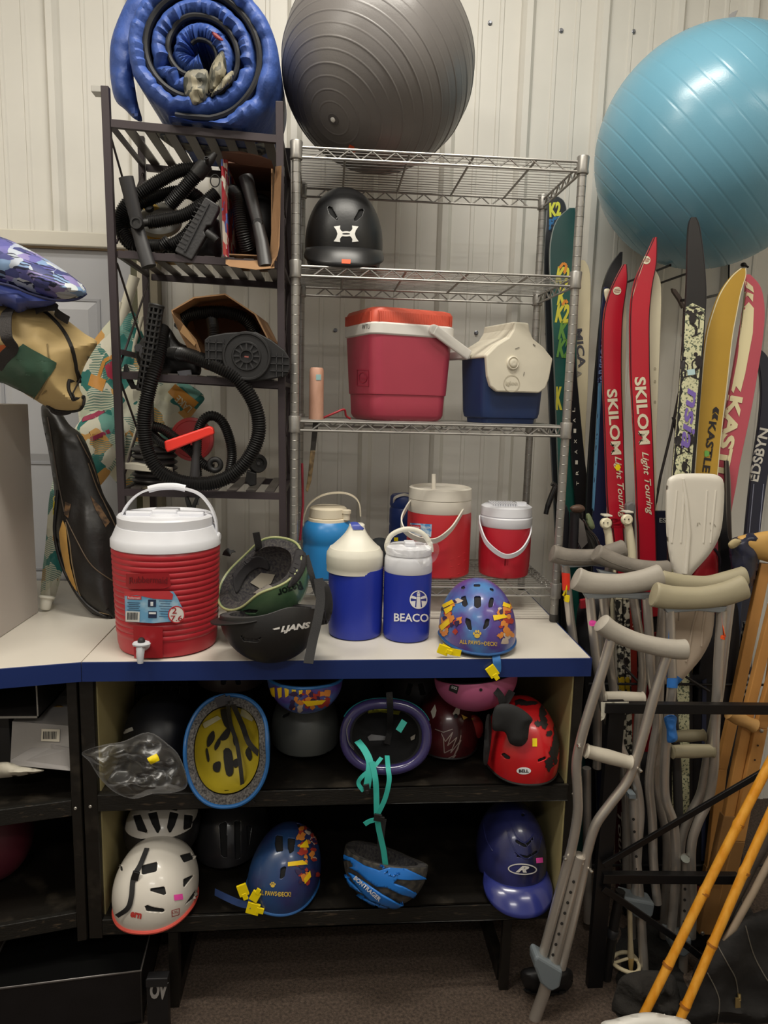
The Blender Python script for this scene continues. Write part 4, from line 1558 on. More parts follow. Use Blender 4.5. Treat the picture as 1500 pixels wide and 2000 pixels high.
# black helmet, upside down
c = Q(532, 1196, CT + .118)
blk = Helmet('bike_helmet', 'upturned matte black helmet with white lettering under the green helmet', c, (-.95, -.30, -.02), (.04, -.20, -1), (.108), .122, .112, .118, lambda a: -2 - 8 * math.exp(-((abs(a) - 100) / 26) ** 2), mat('242323', .5, bump=.03, bs=120),
             [[(464, 1234), (480, 1247), (503, 1248), (519, 1238), (504, 1255), (476, 1253)]], liner=FOAM, lining=.82)
blk.peak(-60, 60, 2, .022, -.004, mat('1e1d1d', .5))
blk.text('I.JANS', 577, 1226, 60, 15, -9, mat('e9e6e2', .5), bold=.05, shear=.35)
blk.decal([[(532, 1228), (546, 1224), (546, 1228), (536, 1230)]], mat('e9e6e2', .5), 'lettering')
yb2 = blk.c.y - .115
mesh('ear_pad', pillow([(626, 1136), (640, 1140), (648, 1162), (650, 1190), (640, 1218), (628, 1214), (618, 1190), (618, 1160)], blk.c.y - .02, .02, .02, N=18, wr=.004), mat('201f20', .75), blk.t)
blk.strap([(622, 1130, yb2 + .06), (626, 1170, yb2 + .03), (620, 1212, yb2 - .005), (611, 1250, yb2 - .03), (602, 1296, yb2 - .066)], .021, STRAP, V((1, 0, .1)))
buckle(628, 1204, yb2 + .01, BLACK, blk.t, 1.4, 80)
# green helmet
c = P(512, 1124, 1.79)
n_ = V((-.46, -.44, .78)).normalized()
grn = Helmet('bike_helmet', 'upturned metallic green helmet with grey foam lining on top of the black helmet', c, (-.80, .20, -.42), -n_, .106, .128, .118, .120, lambda a: -3 - 13 * math.exp(-((abs(a) - 100) / 30) ** 2),
             mat('2c6040', .28, c2='7d9c74', vs=5, lo=.42, hi=.7, coat=.5, name='green_metallic'), [[(470, 1194), (486, 1190), (506, 1192), (500, 1199), (484, 1199)], [(600, 1108), (610, 1110), (612, 1120), (604, 1124)]],
             liner=FOAM, lining=.76, lip=(.0032, mat('a3a878', .4)))
grn.text('Razor', 566, 1151, 50, 17, 160, mat('14251a', .5), bold=.03)
grn.decal([[(598, 1166), (604, 1160), (606, 1166)], [(600, 1172), (606, 1167), (608, 1174)]], wm, 'lettering')
lbv = bvh_of(grn.liner)
padm = mat('57534f', .8, var=.1, vs=40)
for po in ([(455, 1128), (478, 1098), (500, 1086), (520, 1092), (526, 1112), (505, 1108), (482, 1124), (468, 1150), (460, 1158)], [(585, 1066), (592, 1100), (580, 1130), (560, 1146), (566, 1128), (576, 1100)]):
    mesh('pad', (lambda vf: ([lay(lbv, x, y, .004) for x, y in vf[0]], vf[1]))(polys2([smooth_poly(po, 4)], 5)), mat('2d2b2d', .9), grn.t, solid=-.006)
decal('lining_label', lbv, [[(488, 1138), (510, 1118), (538, 1122), (530, 1140), (508, 1150)]], mat('8f887a', .8), grn.t, lift=.003)
decal('lining_label', lbv, [[(496, 1160), (520, 1142), (540, 1150), (530, 1162)]], mat('77716a', .8), grn.t, lift=.003)
grn.strap([lay(lbv, 478, 1054, .01), lay(lbv, 486, 1044, .02), P(500, 1040, 1.84)], .018, STRAP)
grn.strap([P(442, 1085, 1.78), P(446, 1078, 1.77), P(458, 1076, 1.775)], .02, STRAP)
grn.strap([P(598, 1085, 1.79), P(608, 1120, 1.755), P(616, 1150, 1.75), P(622, 1166, 1.745)], .014, STRAP)

# ================================================================ upper counter shelf
S1 = zs1
# hockey helmet in a clear bag
c = Q(292, 1452, S1 + .05)
hk = Helmet('hockey_helmet', 'black helmet wrapped in a clear plastic bag at the end of the shelf', V((c.x + .022, 1.87, S1 + .06)), (.1, -1, 0), (0, 0, 1), .098, .125, .115, .125, rim_full(-4, -22, -24), mat('15171e', .42), floor=S1, liner=LINB)
hk.decal([rect(251, 1427, 20, 7, -22)], mat('b9b6ae', .6))
film = film_mat('clear_bag')
pb = mesh('plastic_bag', pillow([(160, 1470), (200, 1455), (240, 1448), (290, 1430), (330, 1455), (352, 1480), (366, 1532), (340, 1548), (300, 1550), (262, 1560), (225, 1548), (195, 1520), (175, 1488)], 1.655, .02, .055, N=90, wr=.038, ws=(15, 26, 22), pw=.32), film, None, split=False)
pb.location = (0, 0, 0)
tag(pb, 'crumpled clear plastic bag with a yellow sticker draped over the shelf edge', 'bag')
creases = []
rnd = random.Random(4)
decal('price_sticker', bvh_of(pb), [rect(299, 1482, 19, 11, -24)], YELLOW, pb, lift=.004)
# carton / cage silhouettes behind
bx_ = thing('dark_carton', 'black carton at the back of the upper shelf behind the bagged helmet', 'carton', (P(330, 1360, 2.1).x, 2.10, S1))
mesh('body', box(P(262, 1400, 2.06).x, P(372, 1400, 2.06).x, 2.03, 2.18, S1, P(330, 1322, 2.03).z), mat('19181a', .5), bx_, smooth=False, bevel=.002)
wv = []
for i in range(6):
    x = P(270 + i * 18, 1400, 1.99).x
    wv.append(V((x, 2.00, 0)))
cg = thing('wire_cage', 'faint black wire face cage behind the bagged helmet', 'cage', (P(310, 1400, 2.0).x, 2.0, S1))
for i in range(6):
    p = P(266 + i * 17, 1330, 2.0)
    mesh('bar', tube(spline([p + V((0, .01, 0)), p + V((0, -.015, -.06)), V((p.x, 2.0, S1 + .004))], 6), .0022, 6), mat('26262a', .3, .6), cg)
for y in (1338, 1365, 1395):
    mesh('bar', tube(pxs([(264, y, 1.995), (310, y, 1.985), (354, y, 1.995)]), .0022, 6), mat('26262a', .3, .6), cg)

# helmet with olive yellow lining, opening to the front
c = P(447, 1460, 1.712)
yl = Helmet('bike_helmet', 'helmet turned open side out showing its olive yellow lining', c + V((0, -.015, .006)), (.03, -.44, -.90), (.10, .88, -.46), .104, .136, .128, .105, lambda a: -2 - 10 * math.exp(-((abs(a) - 95) / 25) ** 2),
            mat('1f5f96', .28, c2='4e2f66', vs=6, lo=.45, hi=.6, coat=.4), liner=mat('6b6865', .9, c2='2e2c2d', vs=220, lo=.35, hi=.65), lining=.80, thick=.005, lip=(.0050, mat('235f9c', .35)))
v_, f_ = yl.dome(.775, 72, 24)
inner = mesh('lining', (v_, f_), mat('a59420', .55, var=.06, vs=12), yl.t)
ib = bvh_of(inner)
for po in ([(404, 1440), (416, 1426), (418, 1444), (404, 1460)], [(418, 1456), (428, 1440), (430, 1452), (420, 1466)], [(428, 1440), (444, 1420), (452, 1416), (446, 1440), (434, 1446)], [(455, 1440), (462, 1436), (466, 1450), (458, 1456)],
           [(480, 1470), (488, 1458), (494, 1478), (488, 1486)], [(436, 1466), (452, 1466), (456, 1510), (442, 1514)], [(416, 1492), (430, 1488), (428, 1508), (416, 1506)], [(456, 1486), (466, 1482), (466, 1496), (458, 1500)],
           [(430, 1384), (448, 1380), (452, 1420), (438, 1416)], [(400, 1466), (404, 1462), (408, 1484), (404, 1488)]):
    decal('vent_pad', ib, [smooth_poly(po, 3)], mat('141314', .8), yl.t, lift=.003, L=5)
decal('lining_label', ib, [[(392, 1412), (424, 1396), (432, 1402), (398, 1422)], [(472, 1384), (496, 1398), (494, 1408), (470, 1396)]], mat('a9a78f', .7), yl.t, lift=.003)
yl.strap([P(445, 1378, 1.72), lay(ib, 452, 1410, .012), lay(ib, 468, 1450, .02), P(470, 1500, 1.70), P(476, 1548, 1.685), P(490, 1572, 1.67)], .010, STRAP, V((1, 0, 0)))
yl.strap([P(455, 1376, 1.72), lay(ib, 478, 1412, .012), lay(ib, 500, 1450, .02), P(512, 1478, 1.72)], .013, STRAP, V((1, 0, 0)))
buckle(432, 1370, 1.73, mat('55565c', .3, .6), yl.t, 1.6, -20)
buckle(486, 1562, 1.665, BLACK, yl.t, 1.2, 40)

# grey skate helmet
c = Q(594, 1462, S1 + .040)
gy = Helmet('skate_helmet', 'matte grey round skate helmet behind the purple helmet', V((c.x, 1.91, S1 + .052)), (.10, -1, 0), (0, -.02, 1), .094, .115, .110, .128, rim_full(-14, -26, -26, 60), mat('4e504d', .42, bump=.03, bs=200),
            [[(553, 1479), (590, 1488), (590, 1497), (556, 1494)], [(622, 1484), (643, 1466), (645, 1475), (624, 1492)], [(549, 1398), (565, 1390), (566, 1396), (553, 1403)]], floor=S1, liner=LINB)
# upturned paw helmet on top of it
c = P(595, 1322, 1.79)
pu = Helmet('bike_helmet', 'upturned blue childrens helmet with yellow bars wedged above the grey helmet', c, (.3, -.95, .05), (.02, -.12, -1), .095, .108, .105, .090, lambda a: -4, PAWB, liner=LINB, lip=(.004, mat('2a72b8', .4)))
pu.decal([[(528 + i * 14, 1344), (537 + i * 14, 1342), (538 + i * 13, 1362 - i * 2), (532 + i * 13, 1366 - i * 2)] for i in range(6)], PAWY, 'print')
patches(pu, 606, 1368, 72, 30, 11, 34)
pu.decal([[(590, 1368), (636, 1366), (628, 1374), (600, 1378)]], PAWY, 'print', lift=.0028)
# dark helmets at the back
for (px_, py_, Y, w_, lab) in ((812, 1372, 2.04, .095, 'dark grey vented helmet at the shelf back behind the purple helmet'), (452, 1352, 2.05, .10, 'dim brown helmet at the shelf back above the yellow lined helmet')):
    c = P(px_, py_, Y)
    Helmet('bike_helmet', lab, V((c.x, Y, S1 + .16 if py_ < 1360 else S1 + .12)), (.2, -1, 0), (0, 0, 1), w_, .115, .11, .10, rim_bike(-8, -4, -14), mat('2e2a2b' if px_ > 600 else '40342f', .5),
           [rect(px_ - 14, py_ - 26, 10, 24, 15), rect(px_ + 12, py_ - 26, 10, 24, -15)], liner=LINB)
# pedestals: helmets they rest on, at the back
for (px_, Y, lab) in ((812, 2.04, 'black helmet lowest at the shelf back behind the purple helmet'), (452, 2.05, 'black helmet lowest at the shelf back behind the yellow lined helmet')):
    Helmet('bike_helmet', lab, V((P(px_, 1400, Y).x, Y, S1 + .012)), (0, -1, 0), (0, 0, 1), .095, .11, .11, .135 if px_ < 600 else .10, lambda a: -3, mat('18181a', .5), liner=LINB, na=60, nt=24)

# purple helmet, opening to the front, teal straps
c = P(752, 1436, 1.74)
PUR = mat('3b3466', .22, var=.08, vs=10, coat=.6, name='violet_gloss')
pp_ = Helmet('bike_helmet', 'glossy dark violet helmet turned open side out with hanging teal straps', c, (1, -.05, -.02), (.02, .97, -.22), .094, .120, .116, .115, lambda a: -6 - 5 * math.exp(-((abs(a) - 90) / 30) ** 2), PUR,
             liner=mat('131315', .8), lining=.74, lip=None)
pts = [pp_.pt(radians(q), radians(pp_.rim(q)), .90) for q in range(-180, 180, 5)]
mesh('rim_roll', tube(pts, .0135, 14, True), PUR, pp_.t)
mesh('edge_tape', tube([pp_.pt(radians(q), radians(pp_.rim(q) + 6), 1.004) for q in range(20, 160, 6)], .003, 8), mat('1f7f86', .4), pp_.t)
pib = bvh_of(pp_.liner)
decal('lining_label', pib, [[(716, 1386), (740, 1382), (782, 1388), (780, 1394), (742, 1388), (718, 1391)]], mat('8a8a24', .6), pp_.t, lift=.004)
decal('lining_label', pib, [[(804, 1440), (814, 1434), (812, 1444), (805, 1447)]], mat('b9b5ac', .7), pp_.t, lift=.004)
decal('buckle_strip', pib, [[(716, 1440), (724, 1434), (764, 1440), (764, 1446), (720, 1448)]], mat('6d6d70', .5), pp_.t, lift=.004)
mesh('fit_band', ribbon([lay(pib, 684, 1400, .012), lay(pib, 676, 1420, .016), lay(pib, 680, 1446, .016), lay(pib, 690, 1460, .012)], .014, .002, V((0, 1, 0))), mat('6a6a6e', .4), pp_.t)
pp_.strap([P(760, 1352, 1.69), P(762, 1380, 1.70), lay(pib, 764, 1420, .02), lay(pib, 756, 1460, .016)], .016, STRAP, V((1, 0, 0)))
TEAL = mat('2fa79b', .65, var=.05, vs=60)
U = V((1, .1, 0))
pp_.strap([P(790, 1408, 1.715), P(778, 1428, 1.70)], .016, TEAL, U)
pp_.strap([P(698, 1447, 1.70), P(712, 1465, 1.675), P(722, 1488, 1.65), P(720, 1515, 1.635), P(716, 1540, 1.630)], .018, TEAL, U)
pp_.strap([P(756, 1476, 1.69), P(758, 1500, 1.645), P(760, 1525, 1.63), P(752, 1560, 1.626), P(738, 1590, 1.625)], .012, TEAL, U)
pp_.strap([P(726, 1488, 1.648), P(733, 1520, 1.632), P(735, 1550, 1.628), P(736, 1590, 1.625), P(740, 1620, 1.628), P(749, 1660, 1.632), P(754, 1700, 1.636), P(756, 1722, 1.638)], .014, TEAL, U)
pp_.strap([P(745, 1480, 1.67), P(730, 1498, 1.646), P(708, 1516, 1.634), P(700, 1530, 1.632), P(710, 1545, 1.63)], .010, TEAL, U)
pp_.strap([P(738, 1600, 1.622), P(722, 1604, 1.62), P(712, 1610, 1.62)], .012, TEAL, V((0, 0, 1)))
buckle(738, 1598, 1.619, BLACK, pp_.t, 1.1, 10)
buckle(716, 1540, 1.626, BLACK, pp_.t, 1.0, 80)
pp_.strap([P(748, 1600, 1.66), P(744, 1640, 1.66), P(748, 1690, 1.66)], .018, STRAP, U)

# maroon dragon-style helmet
c = Q(888, 1462, S1 + .048)
mr = Helmet('bike_helmet', 'glossy maroon childrens helmet with silver flame lines and painted eyes', V((c.x, 1.90, S1 + .05)), (-.15, -1, 0), (0, -.03, 1), .088, .112, .11, .128, rim_full(-18, -24, -24, 60), mat('5c1a20', .3, c2='3a1416', vs=7, coat=.5), floor=S1, liner=LINB, lip=(.0035, BLACK))
SIL = mat('b5a59c', .35, .5)
lines = []
for pth in ([(862, 1432), (870, 1448), (884, 1430), (874, 1456), (892, 1440), (880, 1470), (900, 1445), (886, 1476)], [(866, 1440), (868, 1470), (884, 1462)], [(870, 1498), (876, 1480), (890, 1474), (880, 1488), (872, 1502)], [(900, 1436), (894, 1462), (884, 1480)], [(850, 1424), (866, 1430), (884, 1424)]):
    lines += band(pth, 1.8)
mr.decal(lines, SIL, 'flame_lines', L=5)
EYE = mat('dcd6c4', .4)
mr.decal([[(842, 1390), (850, 1376), (853, 1388), (850, 1400), (846, 1404)], [(884, 1394), (892, 1380), (898, 1384), (897, 1394), (890, 1402)]], EYE, 'painted_eyes')
mr.decal([ell(890, 1399, 4, 5)], BLACK, 'painted_eyes', lift=.002)
mr.decal([rect(878, 1494, 15, 9, 0)], mat('a89ad0', .5), 'price_sticker')
mesh('side_fin', pillow([(912, 1400), (930, 1396), (942, 1410), (944, 1434), (930, 1442), (916, 1424)], mr.c.y - .06, .014, .02, N=14), mat('7e1f1f', .35), mr.t)
mr.decal([[(900, 1396), (912, 1402), (904, 1406)], [(918, 1404), (928, 1398), (924, 1408)]], GOLD, 'print', lift=.004)

# red and black helmet
c = Q(1022, 1466, S1 + .050)
bl_ = Helmet('bike_helmet', 'bright red helmet with torn black pattern and black forehead pad', V((c.x - .006, c.y, S1 + .046)), (-.05, -1, 0), (0, -.02, 1), .096, .118, .115, .142, rim_full(-20, -25, -26, 60), mat('c01a20', .3, coat=.4, var=.03, vs=8),
             [[(977, 1473), (985, 1470), (996, 1478), (997, 1484), (986, 1482)], [(1048, 1484), (1066, 1477), (1067, 1483), (1052, 1489)]], floor=S1, liner=LINB, lip=(.0035, BLACK))
bk = mat('1d1b1b', .5)
rnd = random.Random(12)


def torn(cx, cy, w, h, n=16, k=.45):
    return [(cx + w * (1 + k * rnd.uniform(-1, 1)) * cos(2 * pi * i / n), cy + h * (1 + k * rnd.uniform(-1, 1)) * sin(2 * pi * i / n)) for i in range(n)]


bl_.decal([torn(1058, 1392, 9, 14), torn(1062, 1412, 8, 12), torn(1050, 1414, 7, 6), torn(1088, 1440, 8, 32, 24), torn(1080, 1470, 8, 20, 20), torn(1072, 1492, 8, 12), torn(1036, 1374, 16, 5), torn(1014, 1372, 14, 6), torn(1072, 1432, 5, 7), torn(1091, 1400, 6, 16)], bk, 'torn_pattern', L=4)
mesh('forehead_pad', pillow([(966, 1382), (990, 1374), (1018, 1384), (1040, 1404), (1034, 1418), (1030, 1446), (1016, 1458), (996, 1452), (986, 1430), (962, 1424)], bl_.c.y - .118, .012, .03, N=26, wr=.006), mat('1f1f20', .8), bl_.t)
mesh('side_strap', pillow([(950, 1400), (958, 1398), (960, 1440), (952, 1490), (944, 1488), (946, 1440)], bl_.c.y - .075, .006, .02, N=14), STRAP, bl_.t)
bl_.decal([rect(1044, 1450, 9, 16, 0)], YELLOW)
bl_.decal([ell(1023, 1505, 14, 7)], wm, 'badge')
bl_.text('BELL', 1023, 1505, 19, 6, 0, BLACK, bold=.04, lift=.0022)
# pink helmet on top
c = P(930, 1322, 1.785)
pk = Helmet('skate_helmet', 'upturned matte pink helmet resting on the maroon and red helmets', c, (-.8, -.6, 0), (.04, -.2, -1), .100, .112, .110, .086, lambda a: -5, mat('b05a80', .45), liner=LINB, lining=.82)
pk.decal([[(880, 1335), (897, 1341), (893, 1355), (877, 1348)]], BLACK, 'size_label')
pk.text('S/XS', 888, 1343, 11, 5, 20, wm, lift=.0024)
pk.decal([ell(939, 1347, 3, 3)], BLACK, 'rivet')
pk.strap([P(965, 1345, 1.69), P(978, 1360, 1.68), P(984, 1375, 1.68), P(1000, 1350, 1.70)], .018, STRAP, V((1, 0, .3)))

# ================================================================ lower counter shelf
S2 = zs2
c = Q(306, 1738, S2 + .045)
wh = Helmet('bike_helmet', 'white vented helmet with a coral rim on the lower shelf', V((c.x, c.y, S2 + .046)), (-.1, -1, 0), (-.02, -.08, 1), .102, .122, .12, .122, rim_full(-18, -22, -24, 60), mat('d6d0c6', .32, coat=.3),
            [[(276, 1690), (308, 1682), (306, 1702), (276, 1709)], [(351, 1670), (382, 1662), (380, 1677), (359, 1685)], [(358, 1717), (382, 1706), (358, 1737)], [(282, 1737), (322, 1731), (326, 1750)],
             [(280, 1765), (300, 1772), (321, 1775), (322, 1783), (286, 1781)], [(384, 1734), (383, 1752), (359, 1770)], [(233, 1683), (239, 1694), (240, 1706), (234, 1698)]], floor=S2, liner=LINB, lip=(.006, mat('d4564a', .4)))
wh.decal([rect(348, 1752, 17, 11, -8)], PINKP)
wh.text('ern', 266, 1787, 22, 11, 12, mat('b93a34', .5), bold=.05)
wh.decal(band([(335, 1778), (350, 1774), (349, 1786), (336, 1790), (335, 1778)], 1.2), mat('9c3630', .5), 'size_label')
wh.text('L/XL', 342, 1781, 11, 5, -8, mat('9c3630', .5))
wbv = wh.bv
wh.strap([lay(wbv, 288, 1660, .006), lay(wbv, 276, 1690, .006), lay(wbv, 263, 1715, .006), lay(wbv, 259, 1750, .006), lay(wbv, 252, 1772, .006), lay(wbv, 236, 1784, .012)], .012, STRAP, V((1, 0, 0)))
mesh('slider', slab(rect(264, 1712, 14, 16, 15), lay(wbv, 263, 1715, .010).y - .002, .006), BLACK, wh.t, smooth=False, bevel=.001)
# white and black helmet on top of it
wc = P(318, 1614, 1.85)
wb = Helmet('bike_helmet', 'white ribbed helmet with black base stacked on the coral rimmed helmet', wc, (0, -1, .05), (0, -.04, 1), .098, .112, .115, max(.05, min(.10, zs1 - .05 - wc.z)), lambda a: 12, mat('cfcac2', .3, coat=.3),
            [[(258, 1592), (274, 1590), (290, 1628), (268, 1622)], [(288, 1588), (306, 1584), (314, 1618), (308, 1630), (296, 1608)], [(332, 1584), (350, 1588), (342, 1612), (332, 1630), (326, 1616)], [(360, 1590), (378, 1592), (374, 1616), (358, 1622)],
             [(290, 1574), (310, 1570), (312, 1580), (292, 1584)], [(330, 1570), (350, 1574), (346, 1584), (330, 1580)]], liner=LINB)
v_, f_ = [], []
base = []
for j, (e, k) in enumerate(((20, .985), (11, 1.01), (0, 1.02), (-22, 1.0), (-22, .86), (6, .84))):
    base.append([wb.pt(radians(q), radians(e + (6 if abs(q) > 60 else 0)), k) for q in range(-180, 180, 5)])
bb_ = mesh('base_shell', loft(base, cap=False), mat('232122', .4), wb.t)
bvb = bvh_of(bb_)
decal('badge', bvb, [ell(326, 1643, 10, 5)], wm, wb.t, fall=1.7)
text_px('BELL', bvb, 326, 1643, 14, 4, -4, BLACK, wb.t, lift=.0024, bold=.04)
decal('vent', bvb, [ell(284, 1641, 9, 3)], mat('0c0c0c', .8), wb.t)
# dark helmet behind
dk = Helmet('bike_helmet', 'dark grey vented helmet in the shadow behind the blue printed helmet', V((P(455, 1660, 1.95).x, 1.95, S2 + .045)), (-.3, -1, 0), (0, 0, 1), .098, .125, .12, .14, rim_bike(-12, -8, -20), mat('2b2a2c', .3, coat=.4),
            [[(428, 1610), (442, 1604), (444, 1680), (432, 1670)], [(458, 1604), (470, 1604), (470, 1676), (460, 1680)], [(482, 1610), (492, 1616), (484, 1670)]], floor=S2, liner=LINB)
# blue printed helmet
c = Q(556, 1708, S2 + .045)
p2h = Helmet('bike_helmet', 'navy childrens helmet printed ALL PAWS ON DECK with yellow buckles on the lower shelf', V((c.x, c.y, S2 + .046)), (-.28, -1, 0), (.1, -.10, 1), .092, .118, .115, .138, rim_bike(-14, -12, -20),
             mat('23416e', .32, c2='2b2f5e', vs=8, lo=.42, hi=.6, coat=.3), [[(538, 1630), (552, 1632), (553, 1662), (540, 1664), (536, 1648)], [(562, 1636), (578, 1638), (574, 1662), (566, 1668), (562, 1656)], [(548, 1696), (560, 1690), (556, 1712), (546, 1720)], [(580, 1600), (588, 1602), (588, 1616), (581, 1616)]],
             floor=S2, liner=LINB, lip=(.004, mat('24548c', .4)))
patches(p2h, 600, 1670, 40, 110, 21, 46)
p2h.decal([[(562, 1684), (590, 1680), (600, 1688), (562, 1692)], [(586, 1652), (598, 1640), (602, 1656), (584, 1656)], [(592, 1716), (604, 1700), (606, 1712), (594, 1726)]], PAWY, 'print', lift=.0028)
paw_print(p2h, 533, 1728, 7, GOLD)
p2h.text('ALL PAWS', 521, 1744, 40, 9, 4, GOLD, bold=.02)
p2h.text('ON', 544, 1746, 6, 4, 2, GOLD, bold=.02)
p2h.text('DECK!', 556, 1746, 24, 9, 0, GOLD, bold=.02)
yy = p2h.c.y - .10
p2h.strap([(420, 1742, yy + .05), (440, 1752, yy + .02), (468, 1764, yy), (490, 1768, yy - .01)], .017, mat('233c6e', .7), V((0, .3, 1)))
for q in ((474, 1740, 1.6, 70), (498, 1752, 1.4, -60), (494, 1776, 1.8, 15)):
    buckle(q[0], q[1], yy - .012, YELLOW, p2h.t, q[2], q[3])
# blue and grey road helmet lying on its side
c = Q(752, 1716, S2 + .075)
bo_ = Helmet('bike_helmet', 'bright blue and charcoal road helmet lying upturned below the teal strap', V((c.x, c.y + .03, S2 + .088)), (.45, -.55, .15), (.12, -.62, -.66), .092, .125, .118, .108, rim_bike(-6, -4, -10), mat('2b2a28', .6, c2='4a463f', vs=60), floor=S2, liner=FOAM, lining=.78)
BLU = mat('1f6fc4', .3, coat=.4)
strips = [[(668, 1668), (690, 1676), (712, 1690), (742, 1700), (760, 1694), (764, 1686), (776, 1682), (792, 1696), (834, 1716), (800, 1718), (776, 1716), (768, 1724), (790, 1732), (820, 1748), (806, 1752), (780, 1744), (756, 1732), (736, 1730), (716, 1716), (700, 1702), (684, 1694), (692, 1692), (686, 1682), (668, 1676)],
          [(666, 1690), (672, 1704), (690, 1722), (708, 1738), (726, 1748), (748, 1758), (700, 1736), (684, 1726), (672, 1712)],
          [(684, 1702), (704, 1714), (722, 1726), (748, 1744), (780, 1762), (820, 1777), (784, 1774), (750, 1764), (722, 1752), (708, 1738), (696, 1722)],
          [(692, 1742), (708, 1752), (738, 1766), (780, 1772), (818, 1778), (770, 1778), (730, 1772), (706, 1760)]]
for s_ in strips:
    vf = polys2([s_], 6)
    mesh('shell_strip', ([lay(bo_.bv, x, y, .004, 1.75) for x, y in vf[0]], vf[1]), BLU, bo_.t, solid=.004)
bo_.text('BONTRAGER', 722, 1731, 62, 8, 41, wm, bold=.03, lift=.0105)
bo_.decal([rect(783, 1776, 9, 6, 0)], GOLD, 'sticker', lift=.006)
# navy batting helmet
c = Q(1012, 1690, S2 + .06)
nb = Helmet('batting_helmet', 'scuffed navy batting helmet with white oval logo on the lower shelf', V((c.x - .009, c.y + .045, S2 + .062)), (.03, -1, 0), (0, -.03, 1), .094, .115, .118, .150, rim_full(-12, -26, -30, 55),
            mat('2b2f63', .28, c2='191a2a', vs=7, lo=.48, hi=.66, coat=.5, name='scuffed_navy'), [[(1004, 1633), (1012, 1642), (1026, 1649), (1042, 1632), (1042, 1639), (1027, 1656), (1008, 1646)], [(996, 1655), (1012, 1668), (1030, 1672), (1050, 1660), (1050, 1665), (1030, 1677), (1010, 1674)], [(1018, 1588), (1025, 1588), (1025, 1594), (1018, 1594)]], floor=S2, liner=LINB)
nb.peak(-58, 62, -8, .052, .052, mat('2d3478', .25, coat=.6), t=.005)
for pth in ([(990, 1622), (1000, 1650), (1012, 1668), (1030, 1678), (1050, 1666), (1058, 1634)], [(996, 1606), (1008, 1634), (1026, 1646), (1044, 1628)], [(944, 1610), (950, 1640), (962, 1662)]):
    mesh('ridge', tube([lay(nb.bv, x, y, -.0005, 1.7) for x, y in [(p.x, p.y) for p in spline([V((a[0], a[1], 0)) for a in pth], 6)]], .0022, 6), nb.shell.data.materials[0], nb.t)
nb.decal(ring(1020, 1697, 28, 11, 2.4, 32, 3), mat('c9c6c0', .5), 'badge', lift=.002, L=5)
nb.text('R', 1020, 1697, 26, 13, 3, mat('c9c6c0', .5), bold=.05, shear=.5, lift=.002)
nb.decal([rect(1053, 1680, 13, 10, -6)], PINKP)
# ================================================================ soft goods on the left
# folded beach umbrella
UMB = print_mat('umbrella_cloth', ['2a7a74', 'd9dac4', 'e0decb', 'd5a35c', 'e6e4d2', '2c7c76', 'd0d8c2', '6fa89e', 'dedcca', 'd9dac8', 'e8e5d4'], 19, 'block', rough=.55, rot=(0, .75, 0), stripes=(60, '6f9488', .1), bump=.4)
tipp = Q(88, 1194, CT)
um_ = thing('beach_umbrella', 'folded teal patterned beach umbrella leaning behind the black bag', 'umbrella', (tipp.x, tipp.y, CT))
mesh('canopy', clampz(pillow([(79, 1176), (104, 1177), (130, 1085), (165, 990), (215, 925), (245, 870), (232, 820), (190, 800), (150, 830), (118, 900), (98, 960), (90, 1050)], 2.25, .03, .02, N=46, wr=.03, ws=(18, 18, 5), slope=(0, -.00062)), CT + .003), UMB, um_)
fold = mesh('canopy_fold', pillow([(150, 760), (160, 700), (190, 655), (215, 625), (240, 600), (264, 612), (278, 650), (300, 690), (345, 735), (398, 772), (384, 800), (345, 850), (320, 890), (290, 930), (262, 962), (225, 940), (190, 890), (160, 850)], 2.40, .03, .02, N=56, wr=.03, ws=(16, 16, 7)), UMB, um_)
mesh('tip_cap', lathe([(.011, 0), (.015, .006), (.0165, .03), (.022, .034), (.022, .038), (.016, .04)], 22, V((tipp.x, tipp.y, CT + .0045)), axis=(.12, .28, 1)), mat('dedccf', .4), um_)
PIPE = mat('e0dccb', .35)
mesh('pole', tube(pxs([(263, 540, 2.39), (248, 590, 2.39), (232, 645, 2.39)]), [.0165, .0165, .0165], 16), PIPE, um_)
mesh('thin_pole', tube(pxs([(236, 590, 2.38), (228, 640, 2.38)]), .005, 10), PIPE, um_)
mesh('rib', tube(pxs([(278, 618, 2.37), (264, 668, 2.37), (258, 700, 2.37)]), .006, 10), mat('cfcbbb', .4), um_)
mesh('rib', tube(pxs([(272, 820, 2.36), (246, 900, 2.35), (240, 930, 2.34)]), .0035, 8), PIPE, um_)
fb_ = bvh_of(fold)
decal('printed_badge', fb_, [[(328, 766), (342, 750), (388, 786), (366, 808)]], mat('c98a34', .5), um_)
text_px('LAKE', fb_, 358, 789, 36, 14, 222, mat('d8d3b8', .5), um_, lift=.002, fall=2.3)
decal('printed_badge', fb_, [[(205, 715), (218, 705), (232, 735), (224, 745), (210, 735)]], mat('b03350', .5), um_)
decal('printed_badge', fb_, band([(190, 745), (204, 705), (232, 690)], 7) + [[(178, 730), (208, 742), (200, 765), (172, 752)]], mat('d39440', .5), um_)
# magenta stripes on the lower folds
decal('printed_stripe', bvh_of(um_.children[0]), band([(160, 820), (185, 812), (214, 795)], 9) + band([(178, 858), (214, 842)], 8), mat('a8375a', .5), um_, fall=2.2)

